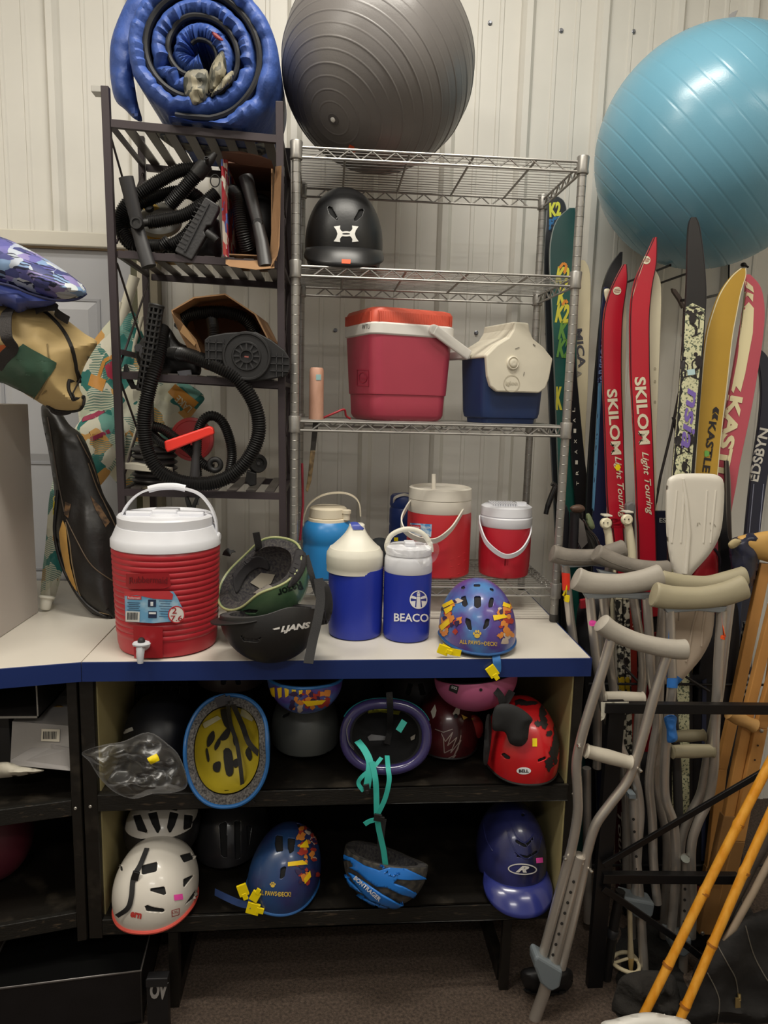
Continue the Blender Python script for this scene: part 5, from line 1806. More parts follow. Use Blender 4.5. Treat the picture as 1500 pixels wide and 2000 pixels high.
# black leather bag
BLEA = mat('1e1b19', .42, var=.15, vs=10, bump=.3, bs=20, spec=.5, name='black_vinyl')
bg_ = thing('golf_bag', 'long black vinyl bag with an open zip standing by the grey cabinet', 'bag', (P(190, 1210, 2.03).x, 2.03, CT))
bbody = mesh('body', clampz(pillow([(80, 795), (112, 798), (136, 830), (162, 852), (184, 905), (202, 965), (226, 1010), (234, 1070), (232, 1208), (205, 1211), (172, 1192), (140, 1150), (118, 1092), (106, 1030), (106, 960), (96, 890)], 2.07, .045, .05, N=64, wr=.016, ws=(12, 12, 5), slope=(0, -.00030)), CT + .002), BLEA, bg_)
gbv = bvh_of(bbody)
decal('tan_lining', gbv, [[(124, 1016), (130, 1030), (133, 1060), (138, 1100), (147, 1135), (153, 1155), (144, 1146), (130, 1115), (120, 1070), (117, 1040)]], mat('c79a52', .7, var=.06, vs=30), bg_, lift=.003, fall=2.0)
edge = [(112, 960), (108, 1000), (106, 1040), (112, 1080), (126, 1120), (146, 1155), (172, 1186), (205, 1206), (232, 1208)]
mesh('piping', clampz(tube([lay(gbv, p.x + 2, p.y - 3, .002, 2.0) for p in spline([V((a[0], a[1], 0)) for a in edge], 6)], .0048, 8), CT + .001), mat('141212', .5), bg_)
for pth, m_ in (([(128, 1020), (136, 1060), (142, 1105), (156, 1160), (180, 1190), (226, 1202)], '7d6b50'), ([(130, 1015), (150, 1055), (180, 1105), (228, 1140)], '5b4a38'), ([(172, 905), (190, 955), (212, 1000), (226, 1030)], '6b5a46'), ([(93, 815), (103, 870), (112, 930), (126, 1000)], '4a4038'), ([(150, 850), (178, 905), (192, 945)], '6b5a46')):
    mesh('seam', tube([lay(gbv, p.x, p.y, .001, 2.0) for p in spline([V((a[0], a[1], 0)) for a in pth], 6)], .0017, 6), mat(m_, .6), bg_)
decal('worn_patch', gbv, [[(176, 1068 - 100), (196, 990), (214, 1020), (206, 1030), (186, 995)], [(128, 980), (139, 985), (134, 1012), (126, 1005)]], mat('75583a', .7, c2='3a2c20', vs=60), bg_, lift=.002, fall=2.0)
tp = lay(gbv, 108, 990, .004, 2.0)
mesh('price_tag', slab([(104, 980), (113, 982), (112, 1007), (103, 1005)], tp.y - .004, .0012), mat('e6d21e', .6), bg_, smooth=False)
mesh('tag_loop', tube(spline(pxs([(108, 984, tp.y - .005), (104, 974, tp.y - .006), (109, 969, tp.y - .004), (113, 976, tp.y)]), 6), .0012, 6), mat('e0c860', .5), bg_)
text_px('45', bvh_of(bpy.data.objects['price_tag']), 108, 993, 6, 12, 90, mat('6a5a10', .6), bg_, fall=2.0)

# duffel bag on the cabinet
TAN = mat('c0a672', .62, var=.08, vs=7, bump=.25, bs=18, name='tan_canvas')
du = thing('duffel_bag', 'tan duffel bag with green end panel on top of the grey cabinet', 'bag', (P(40, 740, 1.86).x, 1.86, zh))
dbody = mesh('body', pillow([(-90, 600), (-40, 590), (20, 594), (70, 598), (98, 604), (132, 626), (166, 652), (190, 668), (178, 692), (164, 718), (154, 752), (164, 778), (160, 795), (140, 803), (98, 797), (60, 776), (20, 753), (-20, 742), (-90, 735)], 1.87, .10, .11, N=60, wr=.03, ws=(9, 9, 7), slope=(.0002, 0)), TAN, du)
dbv = bvh_of(dbody)
decal('end_panel', dbv, [[(-20, 700), (4, 700), (46, 672), (110, 708), (108, 716), (66, 780), (38, 766), (0, 748), (-20, 745)]], mat('33503f', .45, var=.08, vs=9, bump=.15, bs=20), du, lift=.003)
decal('side_panel', dbv, [[(-20, 676), (14, 672), (16, 678), (0, 692), (-20, 700)]], mat('cf6a3a', .6), du, lift=.003)
zp = [(62, 600), (82, 606), (100, 620), (122, 645), (138, 675), (146, 705), (149, 725), (156, 748), (163, 775), (158, 796), (140, 802), (110, 800), (94, 792)]
mesh('zipper', tube([lay(dbv, p.x, p.y, .001) for p in spline([V((a[0], a[1], 0)) for a in zp], 8)], .0048, 8), mat('1b1816', .6), du)
mesh('zip_pull', tube([lay(dbv, 148, 722, .006), lay(dbv, 152, 735, .008), lay(dbv, 158, 760, .008), lay(dbv, 166, 776, .008)], .002, 6), mat('1b1816', .5), du)
WEB = mat('2c2827', .75, bump=.3, bs=250)
mesh('handle', ribbon([lay(dbv, 28, 604, .006), lay(dbv, 14, 622, .02), lay(dbv, 7, 645, .03), lay(dbv, 12, 665, .03), lay(dbv, 25, 678, .01), lay(dbv, 12, 694, .005), lay(dbv, -6, 716, .005)], .026, .003, V((1, 0, .15))), WEB, du)
mesh('top_handle', ribbon([P(70, 606, 1.80), P(88, 600, 1.795), P(108, 600, 1.80), P(112, 612, 1.81), P(134, 626, 1.83)], .020, .003, V((.1, .35, 1))), WEB, du)
mesh('corner_flap', pillow([(95, 790), (110, 798), (140, 806), (120, 812), (100, 806)], 1.90, .01, .02, N=12), WEB, du)
for pth in ([(108, 716), (92, 742), (70, 784)], [(110, 712), (97, 700), (92, 672)]):
    mesh('seam', tube([lay(dbv, p.x, p.y, .0012) for p in spline([V((a[0], a[1], 0)) for a in pth], 6)], .0016, 6), mat('8a7750', .7), du)

# patterned sleeping pack on the duffel
PAT = print_mat('leaf_print', ['5a5a9c', 'b4bcc8', '6a66a8', '3c4278', '7f9bc0', '8a80b4', 'c8cfd2', 'a8b0c8', '4a4e8a'], 34, rough=.55, stretch=(1, 1, 1.7), rot=(0, .5, 0), stripes=(30, '1f2540', 3.0), bump=.3, detail_w=.04)
ps = thing('stuff_sack', 'blue and white leaf printed padded sack lying on the duffel bag', 'bag', (P(40, 600, 1.83).x, 1.83, P(40, 600, 1.83).z))
mesh('printed_cover', pillow([(-90, 455), (-40, 452), (0, 462), (30, 474), (80, 500), (122, 526), (158, 553), (169, 571), (157, 583), (118, 585), (70, 576), (30, 562), (0, 553), (-40, 545), (-90, 540)], 1.80, .075, .09, N=56, wr=.02, ws=(12, 12, 12)), PAT, ps)
mesh('plain_underside', pillow([(-90, 535), (0, 548), (60, 568), (104, 584), (108, 592), (88, 600), (58, 603), (36, 611), (14, 600), (-20, 594), (-90, 585)], 1.80, .05, .07, N=44, wr=.02, ws=(12, 12, 12)), mat('3e4c92', .5, var=.1, vs=10, bump=.3, bs=20), ps)
mesh('piping', tube(spline(pxs([(168, 574, 1.795), (150, 584, 1.765), (112, 587, 1.745), (60, 574, 1.735), (20, 558, 1.73), (-30, 548, 1.73)]), 8), .003, 8), mat('20244c', .6), ps)

# ================================================================ pumps and hoses on the brown rack
BP = mat('171616', .55, bump=.12, bs=90, name='black_plastic')
HO = mat('171616', .38, name='black_hose')
GP = mat('2b2a2c', .5)
k1, k2, k3 = (at(k, .5, .1, .014).z for k in (1, 2, 3))
YA = 1.985
pa = thing('air_pump', 'black air pump with coiled ribbed hose and T handle on the second shelf', 'pump', (P(300, 480, 2.02).x, 2.02, k1))
mesh('base', lathe([(.055, k1 + .006), (.062, k1 + .010), (.062, k1 + .018), (.05, k1 + .024)], 40, (P(330, 480, 2.10).x, 2.10, 0), sx=1.25), mat('c79a2c', .5), pa)
mesh('cylinder', lathe([(.034, k1 + .02), (.034, P(300, 410, 2.10).z), (.02, P(300, 402, 2.10).z)], 32, (P(300, 440, 2.10).x, 2.10, 0)), mat('d2a93a', .5), pa)
mesh('dome', lathe([(.062, 0), (.060, .012), (.045, .024), (.02, .03), (.001, .031)], 36, P(310, 432, 2.09), axis=(.1, -.8, .55)), mat('8f8d86', .3), pa)
mesh('valve', lathe([(.012, 0), (.012, .012), (.007, .014)], 16, P(292, 408, 2.05), axis=(0, -.9, .4)), BP, pa)
for c_, r_ in (([(402, 334, 2.0), (380, 330, 2.0), (350, 334, 1.99), (318, 350, 1.985), (280, 374, 1.98), (246, 402, 1.985), (233, 436, 1.99), (250, 472, 1.99), (292, 490, 1.985), (345, 474, 1.98), (378, 444, 1.985), (395, 415, 1.99)], .0165),
               ([(398, 398, 2.02), (375, 378, 2.03), (342, 376, 2.04), (300, 386, 2.04), (264, 404, 2.035), (250, 436, 2.03), (262, 476, 2.025), (310, 500, 2.02), (362, 470, 2.02), (392, 430, 2.02)], .0160),
               ([(288, 434, 1.965), (318, 430, 1.963), (360, 420, 1.965), (400, 396, 1.97), (424, 376, 1.975)], .0160),
               ([(330, 402, 1.978), (352, 378, 1.968), (374, 352, 1.962), (388, 338, 1.962)], .0170),
               ([(330, 470, 1.96), (300, 488, 1.965), (262, 478, 1.97), (240, 450, 1.975)], .0150)):
    mesh('hose', hose([P(*q) for q in c_], r_, zmin=k1 + .003), HO, pa)
mesh('hose_nozzle', join(tube(pxs([(384, 342, 1.962), (392, 332, 1.96), (402, 320, 1.958)]), [.019, .0195, .0185], 18), tube(pxs([(402, 321, 1.958), (412, 311, 1.957), (421, 299, 1.956)]), [.013, .0105, .006], 16)), BP, pa)
mesh('spare_tip', lathe([(.0045, 0), (.0048, .016), (.0065, .017), (.0065, .020), (.004, .020), (.004, .004)], 16, P(406, 322, 1.950), axis=(-.05, -.75, .6)), BP, pa)
mesh('tip_ring', tube([P(420 + 9 * cos(a * pi / 12), 353 + 12 * sin(a * pi / 12), 1.958) for a in range(24)], .0016, 6, True), BP, pa)
hub = P(268, 437, 1.926)
h = join(tube(pxs([(246, 346, 1.932), (258, 395, 1.938), (267, 432, 1.944)]), [.0185, .0175, .0165], 18, sx=.72), tube(pxs([(268, 444, 1.944), (280, 485, 1.935), (291, 521, 1.928)]), [.0165, .0175, .0185], 18, sx=.72))
mesh('t_handle', h, GP, pa)
mesh('hub', join(lathe([(.015, -.012), (.0165, .006), (.0145, .012), (.010, .012), (.010, .009), (.001, .009)], 26, hub, axis=(0, -1, 0)), tube(pxs([(270, 437, 1.95), (300, 432, 1.962)]), .010, 14)), BP, pa)
# flat dark brush nozzle propped in front
bz_ = thing('floor_nozzle', 'flat ribbed charcoal floor nozzle leaning beside the hose coil', 'nozzle', (P(375, 490, 1.95).x, 1.95, k1))
nl = [(401, 384), (428, 401), (427, 411), (412, 440), (403, 441), (398, 452), (402, 460), (374, 508), (341, 491), (343, 485)]
mesh('head', slab(nl, 1.934, .024), mat('302f30', .5, bump=.1, bs=120), bz_, smooth=False, bevel=.003)
mesh('groove_bar', slab([(406, 396), (409, 398), (362, 492), (358, 490)], 1.930, .005), mat('232224', .6), bz_, smooth=False)
gv = []
for i in range(11):
    t = i / 10
    gv.append(slab(rect(394 - 42 * t, 400 + 82 * t, 16, 1.6, 30), 1.932, .004))
mesh('grip_lines', join(*gv), mat('2c2b2d', .6), bz_, smooth=False)['kind'] = 'stuff'
mesh('spigot', tube(pxs([(404, 455, 1.945), (420, 466, 1.94), (424, 470, 1.94)]), [.011, .010, .010], 14), BP, bz_)
mesh('housing', clampz(pillow([(352, 500), (372, 470), (398, 436), (424, 428), (430, 446), (430, 508), (380, 510)], 2.03, .04, .06, N=24), k1 + .001), mat('1b1a1b', .55), bz_)

# cardboard boxes
CARD = mat('957250', .8, var=.06, vs=14, bump=.1, bs=60, name='cardboard')
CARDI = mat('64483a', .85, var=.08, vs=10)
PRT = print_mat('carton_print', ['b03a44', 'd8cfc4', '5a6db0', 'c65a58', 'e2d8cc', 'a52a38'], 40, 'block', rough=.6)
cb = thing('carton', 'open printed cardboard box holding a black pump on the second shelf', 'box', (P(488, 510, 2.05).x, 2.05, k1))
X0, X1 = P(441, 420, 1.955).x, P(532, 420, 1.955).x
Z0, Z1 = k1 + .003, P(490, 318, 1.955).z
y0, y1 = 1.955, 2.19
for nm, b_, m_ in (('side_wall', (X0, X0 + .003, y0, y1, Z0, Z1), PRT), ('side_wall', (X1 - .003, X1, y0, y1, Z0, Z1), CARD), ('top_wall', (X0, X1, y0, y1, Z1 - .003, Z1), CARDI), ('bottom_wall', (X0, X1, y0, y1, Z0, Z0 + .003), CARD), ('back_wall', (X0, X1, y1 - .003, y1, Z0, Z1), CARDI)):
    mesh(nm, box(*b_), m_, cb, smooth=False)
for nm, ol, Ys, m_ in (('flap', [(432, 311), (446, 313), (443, 350), (441, 420), (448, 503), (436, 500), (434, 420), (433, 350)], [1.91, 1.95, 1.953, 1.953, 1.952, 1.90, 1.905, 1.908], PRT),
                       ('flap', [(432, 296), (468, 296), (510, 305), (530, 314), (535, 330), (500, 326), (470, 322), (436, 312)], [1.90, 1.895, 1.895, 1.90, 1.95, 1.95, 1.95, 1.95], CARDI),
                       ('flap', [(538, 326), (550, 324), (548, 400), (546, 480), (542, 500), (530, 521), (526, 512), (538, 496), (540, 420)], [1.952, 1.90, 1.90, 1.90, 1.90, 1.90, 1.94, 1.951, 1.953], CARD),
                       ('flap', [(441, 505), (500, 508), (536, 506), (536, 524), (500, 527), (450, 521), (441, 516)], [1.95, 1.95, 1.95, 1.90, 1.895, 1.90, 1.92], CARD)):
    f = [P(a[0], a[1], yy) for a, yy in zip(ol, Ys)]
    mesh(nm, prism(f, [p + V((0, -.003, 0)) for p in f]), m_, cb, smooth=False)
pb_ = thing('air_pump', 'black pump with T handle lying inside the printed cardboard box', 'pump', (P(495, 500, 2.05).x, 2.05, k1 + .006))
mesh('dome', lathe([(.058, -.10), (.062, -.01), (.058, .004), (.045, .014), (.02, .019), (.001, .02)], 36, P(504, 432, 2.08), axis=(0, -1, .05), sx=.85, sy=1.25), mat('242324', .4), pb_)
mesh('hose', hose(pxs([(452, 372, 2.0), (464, 385, 1.975), (468, 420, 1.965), (474, 455, 1.965), (484, 490, 1.98)]), .0165), HO, pb_)
mesh('t_handle', join(tube(pxs([(480, 345, 1.975), (490, 385, 1.965), (503, 434, 1.955)]), [.019, .017, .015], 16, sx=.8), tube(pxs([(503, 436, 1.955), (512, 475, 1.94), (519, 522, 1.915)]), [.015, .017, .019], 16, sx=.8)), mat('262526', .42), pb_)
mesh('hub', lathe([(.012, -.01), (.014, .006), (.011, .012)], 20, P(504, 437, 1.955), axis=(0, -1, 0)), BP, pb_)

# third shelf: torn box, flat pump base, perforated pump with the big loop
tb = thing('carton', 'torn open cardboard box on its side on the third shelf', 'box', (P(440, 690, 2.1).x, 2.1, k2))
ol = [(334, 606), (378, 580), (440, 573), (500, 613), (524, 660), (500, 700), (440, 728), (400, 722), (366, 670), (340, 628)]
fr_ = pxs(ol, 1.975)
bk_ = [p + V((.012, .22, 0)) for p in fr_]
for p in fr_ + bk_:
    p.z = max(p.z, k2 + .002)
cen = sum(fr_, V()) / len(fr_)
vs, fs = [], []
n = len(fr_)
rin = [p + (cen - p).normalized() * .004 for p in fr_]
rbk = [p + (cen + V((.012, .22, 0)) - p).normalized() * .004 for p in bk_]
vs = fr_ + bk_ + rin + rbk
for i in range(n):
    j = (i + 1) % n
    fs += [(i, j, n + j, n + i), (2 * n + i, 2 * n + j, 3 * n + j, 3 * n + i), (i, j, 2 * n + j, 2 * n + i), (n + i, n + j, 3 * n + j, 3 * n + i)]
mesh('walls', (vs, fs), [CARD], tb, smooth=False)
mesh('back_wall', prism([p + V((0, -.003, 0)) for p in bk_], bk_), CARDI, tb, smooth=False)
for ol2, Ys in (([(336, 612), (352, 626), (384, 664), (397, 700), (392, 716), (372, 690), (352, 652), (342, 630)], [1.97, 1.95, 1.93, 1.93, 1.95, 1.965, 1.968, 1.97]), ([(352, 648), (380, 676), (385, 668), (358, 634)], [1.948, 1.936, 1.936, 1.948])):
    f = [P(a[0], a[1], yy - (.003 if len(ol2) == 4 else 0)) for a, yy in zip(ol2, Ys)]
    mesh('flap', prism(f, [p + V((0, -.003, 0)) for p in f]), CARD if len(ol2) > 4 else mat('8a6a44', .8), tb, smooth=False)
th_ = thing('vacuum_hose', 'ribbed black hose coiled inside the torn cardboard box', 'hose', (P(420, 640, 2.05).x, 2.05, k2 + .01))
mesh('coil', hose(pxs([(352, 640, 2.08), (362, 618, 2.06), (400, 610, 2.045), (440, 610, 2.045), (478, 622, 2.06), (500, 650, 2.09)]), .0165), HO, th_)
mesh('branch', hose(pxs([(412, 618, 2.06), (416, 640, 2.03), (418, 664, 2.02)]), .0150), HO, th_)
fbp = thing('pump_base', 'black round pump base with two ribbed wings facing out on the third shelf', 'pump', (P(480, 735, 1.95).x, 1.95, k2))
ol = [(399, 664), (408, 656), (440, 650), (470, 648), (500, 648), (530, 664), (556, 684), (566, 700), (567, 722), (558, 735), (520, 742), (490, 745), (460, 742), (420, 722), (400, 704)]
plate = mesh('plate', slab(ol, 1.905, .022), mat('161516', .6), fbp, smooth=False, bevel=.003)
dc = P(482, 696, 1.905)
mesh('disc', join(lathe([(.062, -.012), (.0625, .006), (.060, .009), (.056, .009), (.054, .006), (.038, .006), (.036, .009), (.033, .009), (.032, .005), (.018, .005), (.0175, .010), (.014, .010), (.013, .004), (.001, .004)], 48, dc, axis=(0, -1, 0))), mat('181718', .6), fbp)
for a in range(12):
    an = a * pi / 6
    mesh('rib', beam(dc + V((.018 * cos(an), -.007, .018 * sin(an))), dc + V((.034 * cos(an), -.007, .034 * sin(an))), .0018, .004, V((0, 1, 0))), mat('2b2a2b', .5), fbp, smooth=False)
rv = []
for x in (408, 422, 436, 540, 552):
    rv.append(beam(P(x, 662 if x < 500 else 690, 1.903), P(x, 712 if x < 500 else 736, 1.903), .002, .004, V((1, 0, 0))))
for y in (668, 684, 700):
    rv.append(beam(P(401, y, 1.903), P(438, y + 2, 1.903), .002, .004, V((0, 0, 1))))
for y in (696, 710, 724):
    rv.append(beam(P(528, y, 1.903), P(564, y + 2, 1.903), .002, .004, V((0, 0, 1))))
mesh('wing_ribs', join(*rv), mat('2e2d2e', .5), fbp, smooth=False)['kind'] = 'stuff'
decal('maker_mark', bvh_of(bpy.data.objects['disc']), [rect(482, 697, 8, 3, 5)], mat('8a4a42', .5), fbp, lift=.006)
pe = thing('air_pump', 'black pump with perforated handle and a big hose loop hanging from the third shelf', 'pump', (P(330, 735, 2.0).x, 2.0, k2))
mesh('body', clampz(pillow([(300, 735), (306, 700), (318, 660), (330, 640), (350, 668), (376, 680), (390, 700), (392, 730), (370, 738)], 2.02, .045, .05, N=26), k2 + .001), BP, pe)
# perforated tube built as rings and staves so the holes are real openings
a_, b_ = P(305, 602, 1.935), P(281, 762, 1.925)
ax_ = (b_ - a_).normalized()
u1 = ax_.orthogonal().normalized()
u2 = ax_.cross(u1)
L_ = (b_ - a_).length
rr = .0165
cage = []
for i in range(15):
    q = a_ + ax_ * (L_ * i / 14)
    cage.append(tube([q + u1 * (rr * cos(2 * pi * j / 20)) + u2 * (rr * sin(2 * pi * j / 20)) for j in range(20)], .0035, 6, True))
for j in range(9):
    an = 2 * pi * j / 9
    o_ = u1 * (rr * cos(an)) + u2 * (rr * sin(an))
    cage.append(tube([a_ + o_, b_ + o_], .0030, 6))
mesh('perforated_handle', join(*cage), BP, pe)['kind'] = 'stuff'
mesh('handle_cap', lathe([(.019, 0), (.0205, .006), (.019, .009), (.012, .009)], 24, a_, axis=-ax_), BP, pe)
mesh('hub', join(lathe([(.020, -.02), (.0215, .006), (.019, .012), (.001, .013)], 28, P(289, 690, 1.935), axis=(.05, -1, .05)), lathe([(.010, -.02), (.010, .012)], 18, P(272, 680, 1.945), axis=(.05, -1, .05))), mat('343335', .4), pe)
mesh('guard_wing', pillow([(265, 690), (275, 664), (290, 655), (300, 668), (300, 720), (285, 728), (270, 712)], 1.965, .012, .02, N=18), BP, pe)
mesh('foot', slab([(242, 712), (246, 710), (262, 752), (276, 752), (276, 760), (256, 760), (240, 730)], 1.96, .012), BP, pe, smooth=False, bevel=.002)
mesh('hose', hose(pxs([(318, 640, 1.975), (314, 660, 1.955), (310, 690, 1.94), (298, 735, 1.917), (286, 785, 1.914), (281, 830, 1.912), (288, 880, 1.912), (310, 918, 1.912), (350, 940, 1.912), (400, 945, 1.911), (445, 932, 1.911), (480, 902, 1.911), (502, 860, 1.911), (505, 820, 1.911), (492, 780, 1.911), (465, 742, 1.911), (430, 718, 1.912), (392, 702, 1.93), (360, 692, 1.95), (338, 690, 1.985)]), .0178, pitch=.0062), HO, pe)
mesh('hose_collar', tube(pxs([(336, 690, 1.985), (352, 692, 1.955)]), .0185, 16), BP, pe)
mesh('latch', slab([(346, 725), (372, 722), (374, 732), (350, 736)], 1.965, .01), mat('6a6a70', .4), pe, smooth=False)

# bottom shelf: bellows pump, red pump, roller
bp_ = thing('bellows_pump', 'black and grey bellows foot pump on the lowest rack shelf', 'pump', (P(302, 920, 2.06).x, 2.06, k3))
prf = []
cxb = P(302, 900, 2.06)
zb0, zb1 = k3 + .002, P(302, 872, 2.06).z
nb_ = 6
for i in range(nb_ * 6 + 1):
    q = i / (nb_ * 6)
    prf.append((.052 + .011 * abs(sin(pi * i / 6)), zb0 + (zb1 - zb0) * q))
mesh('bellows', lathe([(.06, zb0 - .002)] + prf + [(.05, zb1 + .004), (.02, zb1 + .006)], 40, (cxb.x, 2.06, 0)), mat('3b393a', .4), bp_)
mesh('tray', slab([(236, 906), (262, 905), (330, 916), (330, 926), (236, 916)], 1.975, .05), mat('cfc9b8', .5), bp_, smooth=False, bevel=.002)
rp = thing('air_pump', 'red disc pump with red handle and black hose on the lowest rack shelf', 'pump', (P(375, 925, 2.05).x, 2.05, k3))
REDP = mat('d8342f', .35, var=.03, vs=9)
dcr = P(375, 858, 2.055)
mesh('disc', lathe([(.060, -.012), (.0615, 0), (.060, .006), (.052, .008), (.05, .006), (.001, .005)], 44, dcr, axis=(-.05, -1, .05)), mat('b83a3c', .35), rp)
mesh('handle', join(slab([(320, 862), (408, 832), (416, 836), (418, 848), (326, 884), (322, 876)], 1.945, .022)), mat('ee3a2e', .38), rp, smooth=False, bevel=.004)
mesh('shaft', tube(pxs([(385, 846, 1.97), (383, 890, 1.975), (380, 935, 1.975)]), [.010, .011, .014], 14), mat('4a484a', .35, .4), rp)
mesh('hose', hose(pxs([(298, 832, 2.0), (318, 838, 1.995), (345, 858, 1.985), (372, 880, 1.98), (396, 905, 1.985), (418, 916, 1.99)]), .0125), HO, rp)
mesh('hose', hose(pxs([(385, 930, 1.99), (384, 890, 1.985), (386, 850, 1.985), (396, 822, 1.985), (414, 812, 1.985), (434, 824, 1.985), (448, 856, 1.985), (453, 890, 1.985), (448, 925, 1.99)]), .0130), HO, rp)
mesh('hose', hose(pxs([(296, 845, 2.02), (312, 862, 2.0), (330, 872, 1.99)]), .0120), HO, rp)
mesh('ring_end', tube([P(420 + 11 * cos(a * pi / 10), 908 + 11 * sin(a * pi / 10), 1.975) for a in range(20)], .0075, 10, True), BP, rp)
ro = thing('caster_wheel', 'black caster wheel leaning on the lowest rack shelf', 'wheel', (P(502, 925, 2.0).x, 2.0, k3))
wc_ = P(503, 905, 2.0)
mesh('tyre', lathe([(.012, -.011), (.0235, -.011), (.026, -.006), (.026, .006), (.0235, .011), (.016, .011), (.015, .006), (.012, .006)], 32, wc_, axis=(.45, -1, .05)), BP, ro)
mesh('hub', join(lathe([(.005, -.004), (.005, .009)], 12, wc_, axis=(.45, -1, .05)), *[beam(wc_ + V((0, 0, 0)), wc_ + V((.013 * cos(a), 0, .013 * sin(a))), .004, .004, V((0, 1, 0))) for a in (.3, 1.87, 3.44, 5.0)]), mat('343335', .5), ro)
mesh('fork', slab([(482, 918), (500, 924), (500, 948), (488, 950), (478, 940)], 1.985, .02), BP, ro, smooth=False, bevel=.003)
cl_ = thing('spring_clamp', 'small black spring clamp hanging under the lowest rack shelf', 'clamp', (P(373, 985, 1.935).x, 1.925, P(373, 1010, 1.925).z))
mesh('jaw', slab([(360, 972), (366, 970), (378, 1000), (384, 1012), (376, 1012), (366, 996)], 1.922, .014), BP, cl_, smooth=False, bevel=.002)
mesh('jaw', slab([(386, 962), (392, 964), (382, 988), (376, 1012), (370, 1010), (374, 988)], 1.920, .014), BP, cl_, smooth=False, bevel=.002)
mesh('spring', tube(pxs([(384, 962, 1.933), (388, 975, 1.931), (386, 986, 1.931)]), .003, 8), mat('8b8b8e', .3, .8), cl_)

# ================================================================ left counter shelves
gb_ = thing('carton', 'crushed grey cardboard box with a barcode label on the left shelf', 'box', (P(85, 1500, 1.75).x, 1.75, zl1))
GC = mat('908c89', .6, var=.05, vs=9, bump=.1, bs=30)
f = [P(24, 1409, 1.72), P(141, 1418, 1.70), P(142, 1504, 1.665), P(20, 1492, 1.68)]
mesh('front_panel', prism([p + V((0, .004, 0)) for p in f], f), GC, gb_, smooth=False)
t_ = [f[0], f[1], f[1] + V((.0, .14, .012)), f[0] + V((.0, .14, .012))]
mesh('top_panel', prism([p - V((0, 0, .003)) for p in t_], t_), GC, gb_, smooth=False)
s_ = [f[0], f[3], f[3] + V((.0, .15, 0)), f[0] + V((0, .14, .012))]
mesh('side_panel', prism([p + V((.003, 0, 0)) for p in s_], s_), GC, gb_, smooth=False)
b2 = [f[3], f[2], f[2] + V((0, .13, 0)), f[3] + V((0, .15, 0))]
mesh('bottom_panel', prism(b2, [p + V((0, 0, .003)) for p in b2]), GC, gb_, smooth=False)
fl_ = [P(64, 1459, 1.693), P(96, 1460, 1.690), P(100, 1454, 1.690), P(142, 1463, 1.674), P(142, 1506, 1.655), P(20, 1494, 1.664), P(22, 1484, 1.67)]
mesh('crushed_flap', prism([p + V((0, .003, 0)) for p in fl_], fl_), mat('868280', .6, var=.05, vs=20), gb_, smooth=False)
gbb = bvh_of(bpy.data.objects['front_panel'])
decal('barcode_label', gbb, [rect(99, 1436, 36, 24, 2)], mat('c9c2b2', .6), gb_, fall=1.7)
decal('barcode', gbb, [rect(86 + i * 3.0, 1436, 1.5 + .9 * (i % 3 == 0), 15, 2) for i in range(9)], mat('3d3a38', .6), gb_, lift=.002, fall=1.7)
wt = mesh('white_cloth', pillow([(-40, 1498), (10, 1488), (40, 1496), (86, 1504), (60, 1512), (20, 1518), (-40, 1520)], 1.665, .02, .03, N=26, wr=.008, ws=(30, 30, 30)), mat('b9b3a4', .85), None)
tag(wt, 'rumpled off-white cloth under the crushed grey box', 'cloth')
db_ = thing('carton', 'open black box with a pale edge high on the left shelf', 'box', (P(30, 1390, 1.75).x, 1.80, P(30, 1408, 1.70).z))
xA, xB, zA_, zB_ = P(-60, 1380, 1.70).x, P(75, 1380, 1.70).x, P(40, 1402, 1.70).z, P(40, 1330, 1.70).z
for b_ in ((xA, xB, 1.70, 1.95, zA_, zA_ + .004), (xB - .003, xB, 1.70, 1.95, zA_, zB_), (xA, xB, 1.946, 1.95, zA_, zB_), (xA, xA + .003, 1.70, 1.95, zA_, zB_)):
    mesh('wall', box(*b_), mat('262425', .6), db_, smooth=False)
mesh('edge_strip', join(box(xA, xB, 1.697, 1.70, zA_, zA_ + .005), box(xB - .003, xB, 1.697, 1.70, zA_, zB_)), mat('8c8984', .5), db_, smooth=False)
sup = thing('carton', 'dark box on the left shelf carrying the open black box', 'box', (P(20, 1480, 1.82).x, 1.85, zl1))
mesh('body', box(P(-60, 1450, 1.78).x, P(20, 1450, 1.78).x, 1.78, 1.98, zl1, zA_ - .001), mat('2d2b2b', .6), sup, smooth=False, bevel=.002)
mesh('lid', box(P(-60, 1450, 1.78).x - .002, P(20, 1450, 1.78).x + .002, 1.777, 1.983, zA_ - .02, zA_ - .001), mat('343132', .6), sup, smooth=False)
for q, m_, lab, nm in (([(84, 1392), (104, 1386), (126, 1396), (138, 1408), (100, 1410), (78, 1406)], '4a4d50', 'grey scrap of packaging above the crushed box', 'packaging_scrap'), ([(102, 1380), (116, 1377), (128, 1381), (122, 1388), (106, 1387)], '8a6a2a', 'small amber lid above the crushed box', 'lid')):
    o = mesh(nm, pillow(q, 1.80, .01, .02, N=14), mat(m_, .6), None)
    tag(o, lab, 'packaging' if nm != 'lid' else 'lid')
md = thing('ball', 'dark maroon ball at the edge of the lower left shelf', 'ball', (P(-12, 1650, 1.78).x, 1.80, zl2))
cmd = P(-15, 1635, 1.80)
rmd = .085
mesh('skin', sphere(V((cmd.x, 1.80, zl2 + .122)), .10, .10, .120, 32, 20), mat('4c1020', .6), md)
mesh('valve', lathe([(.006, 0), (.004, .002)], 12, V((cmd.x, 1.80, zl2 + .122)) + V((.05, -.085, .02)), axis=(.5, -.85, .1)), BLACK, md)
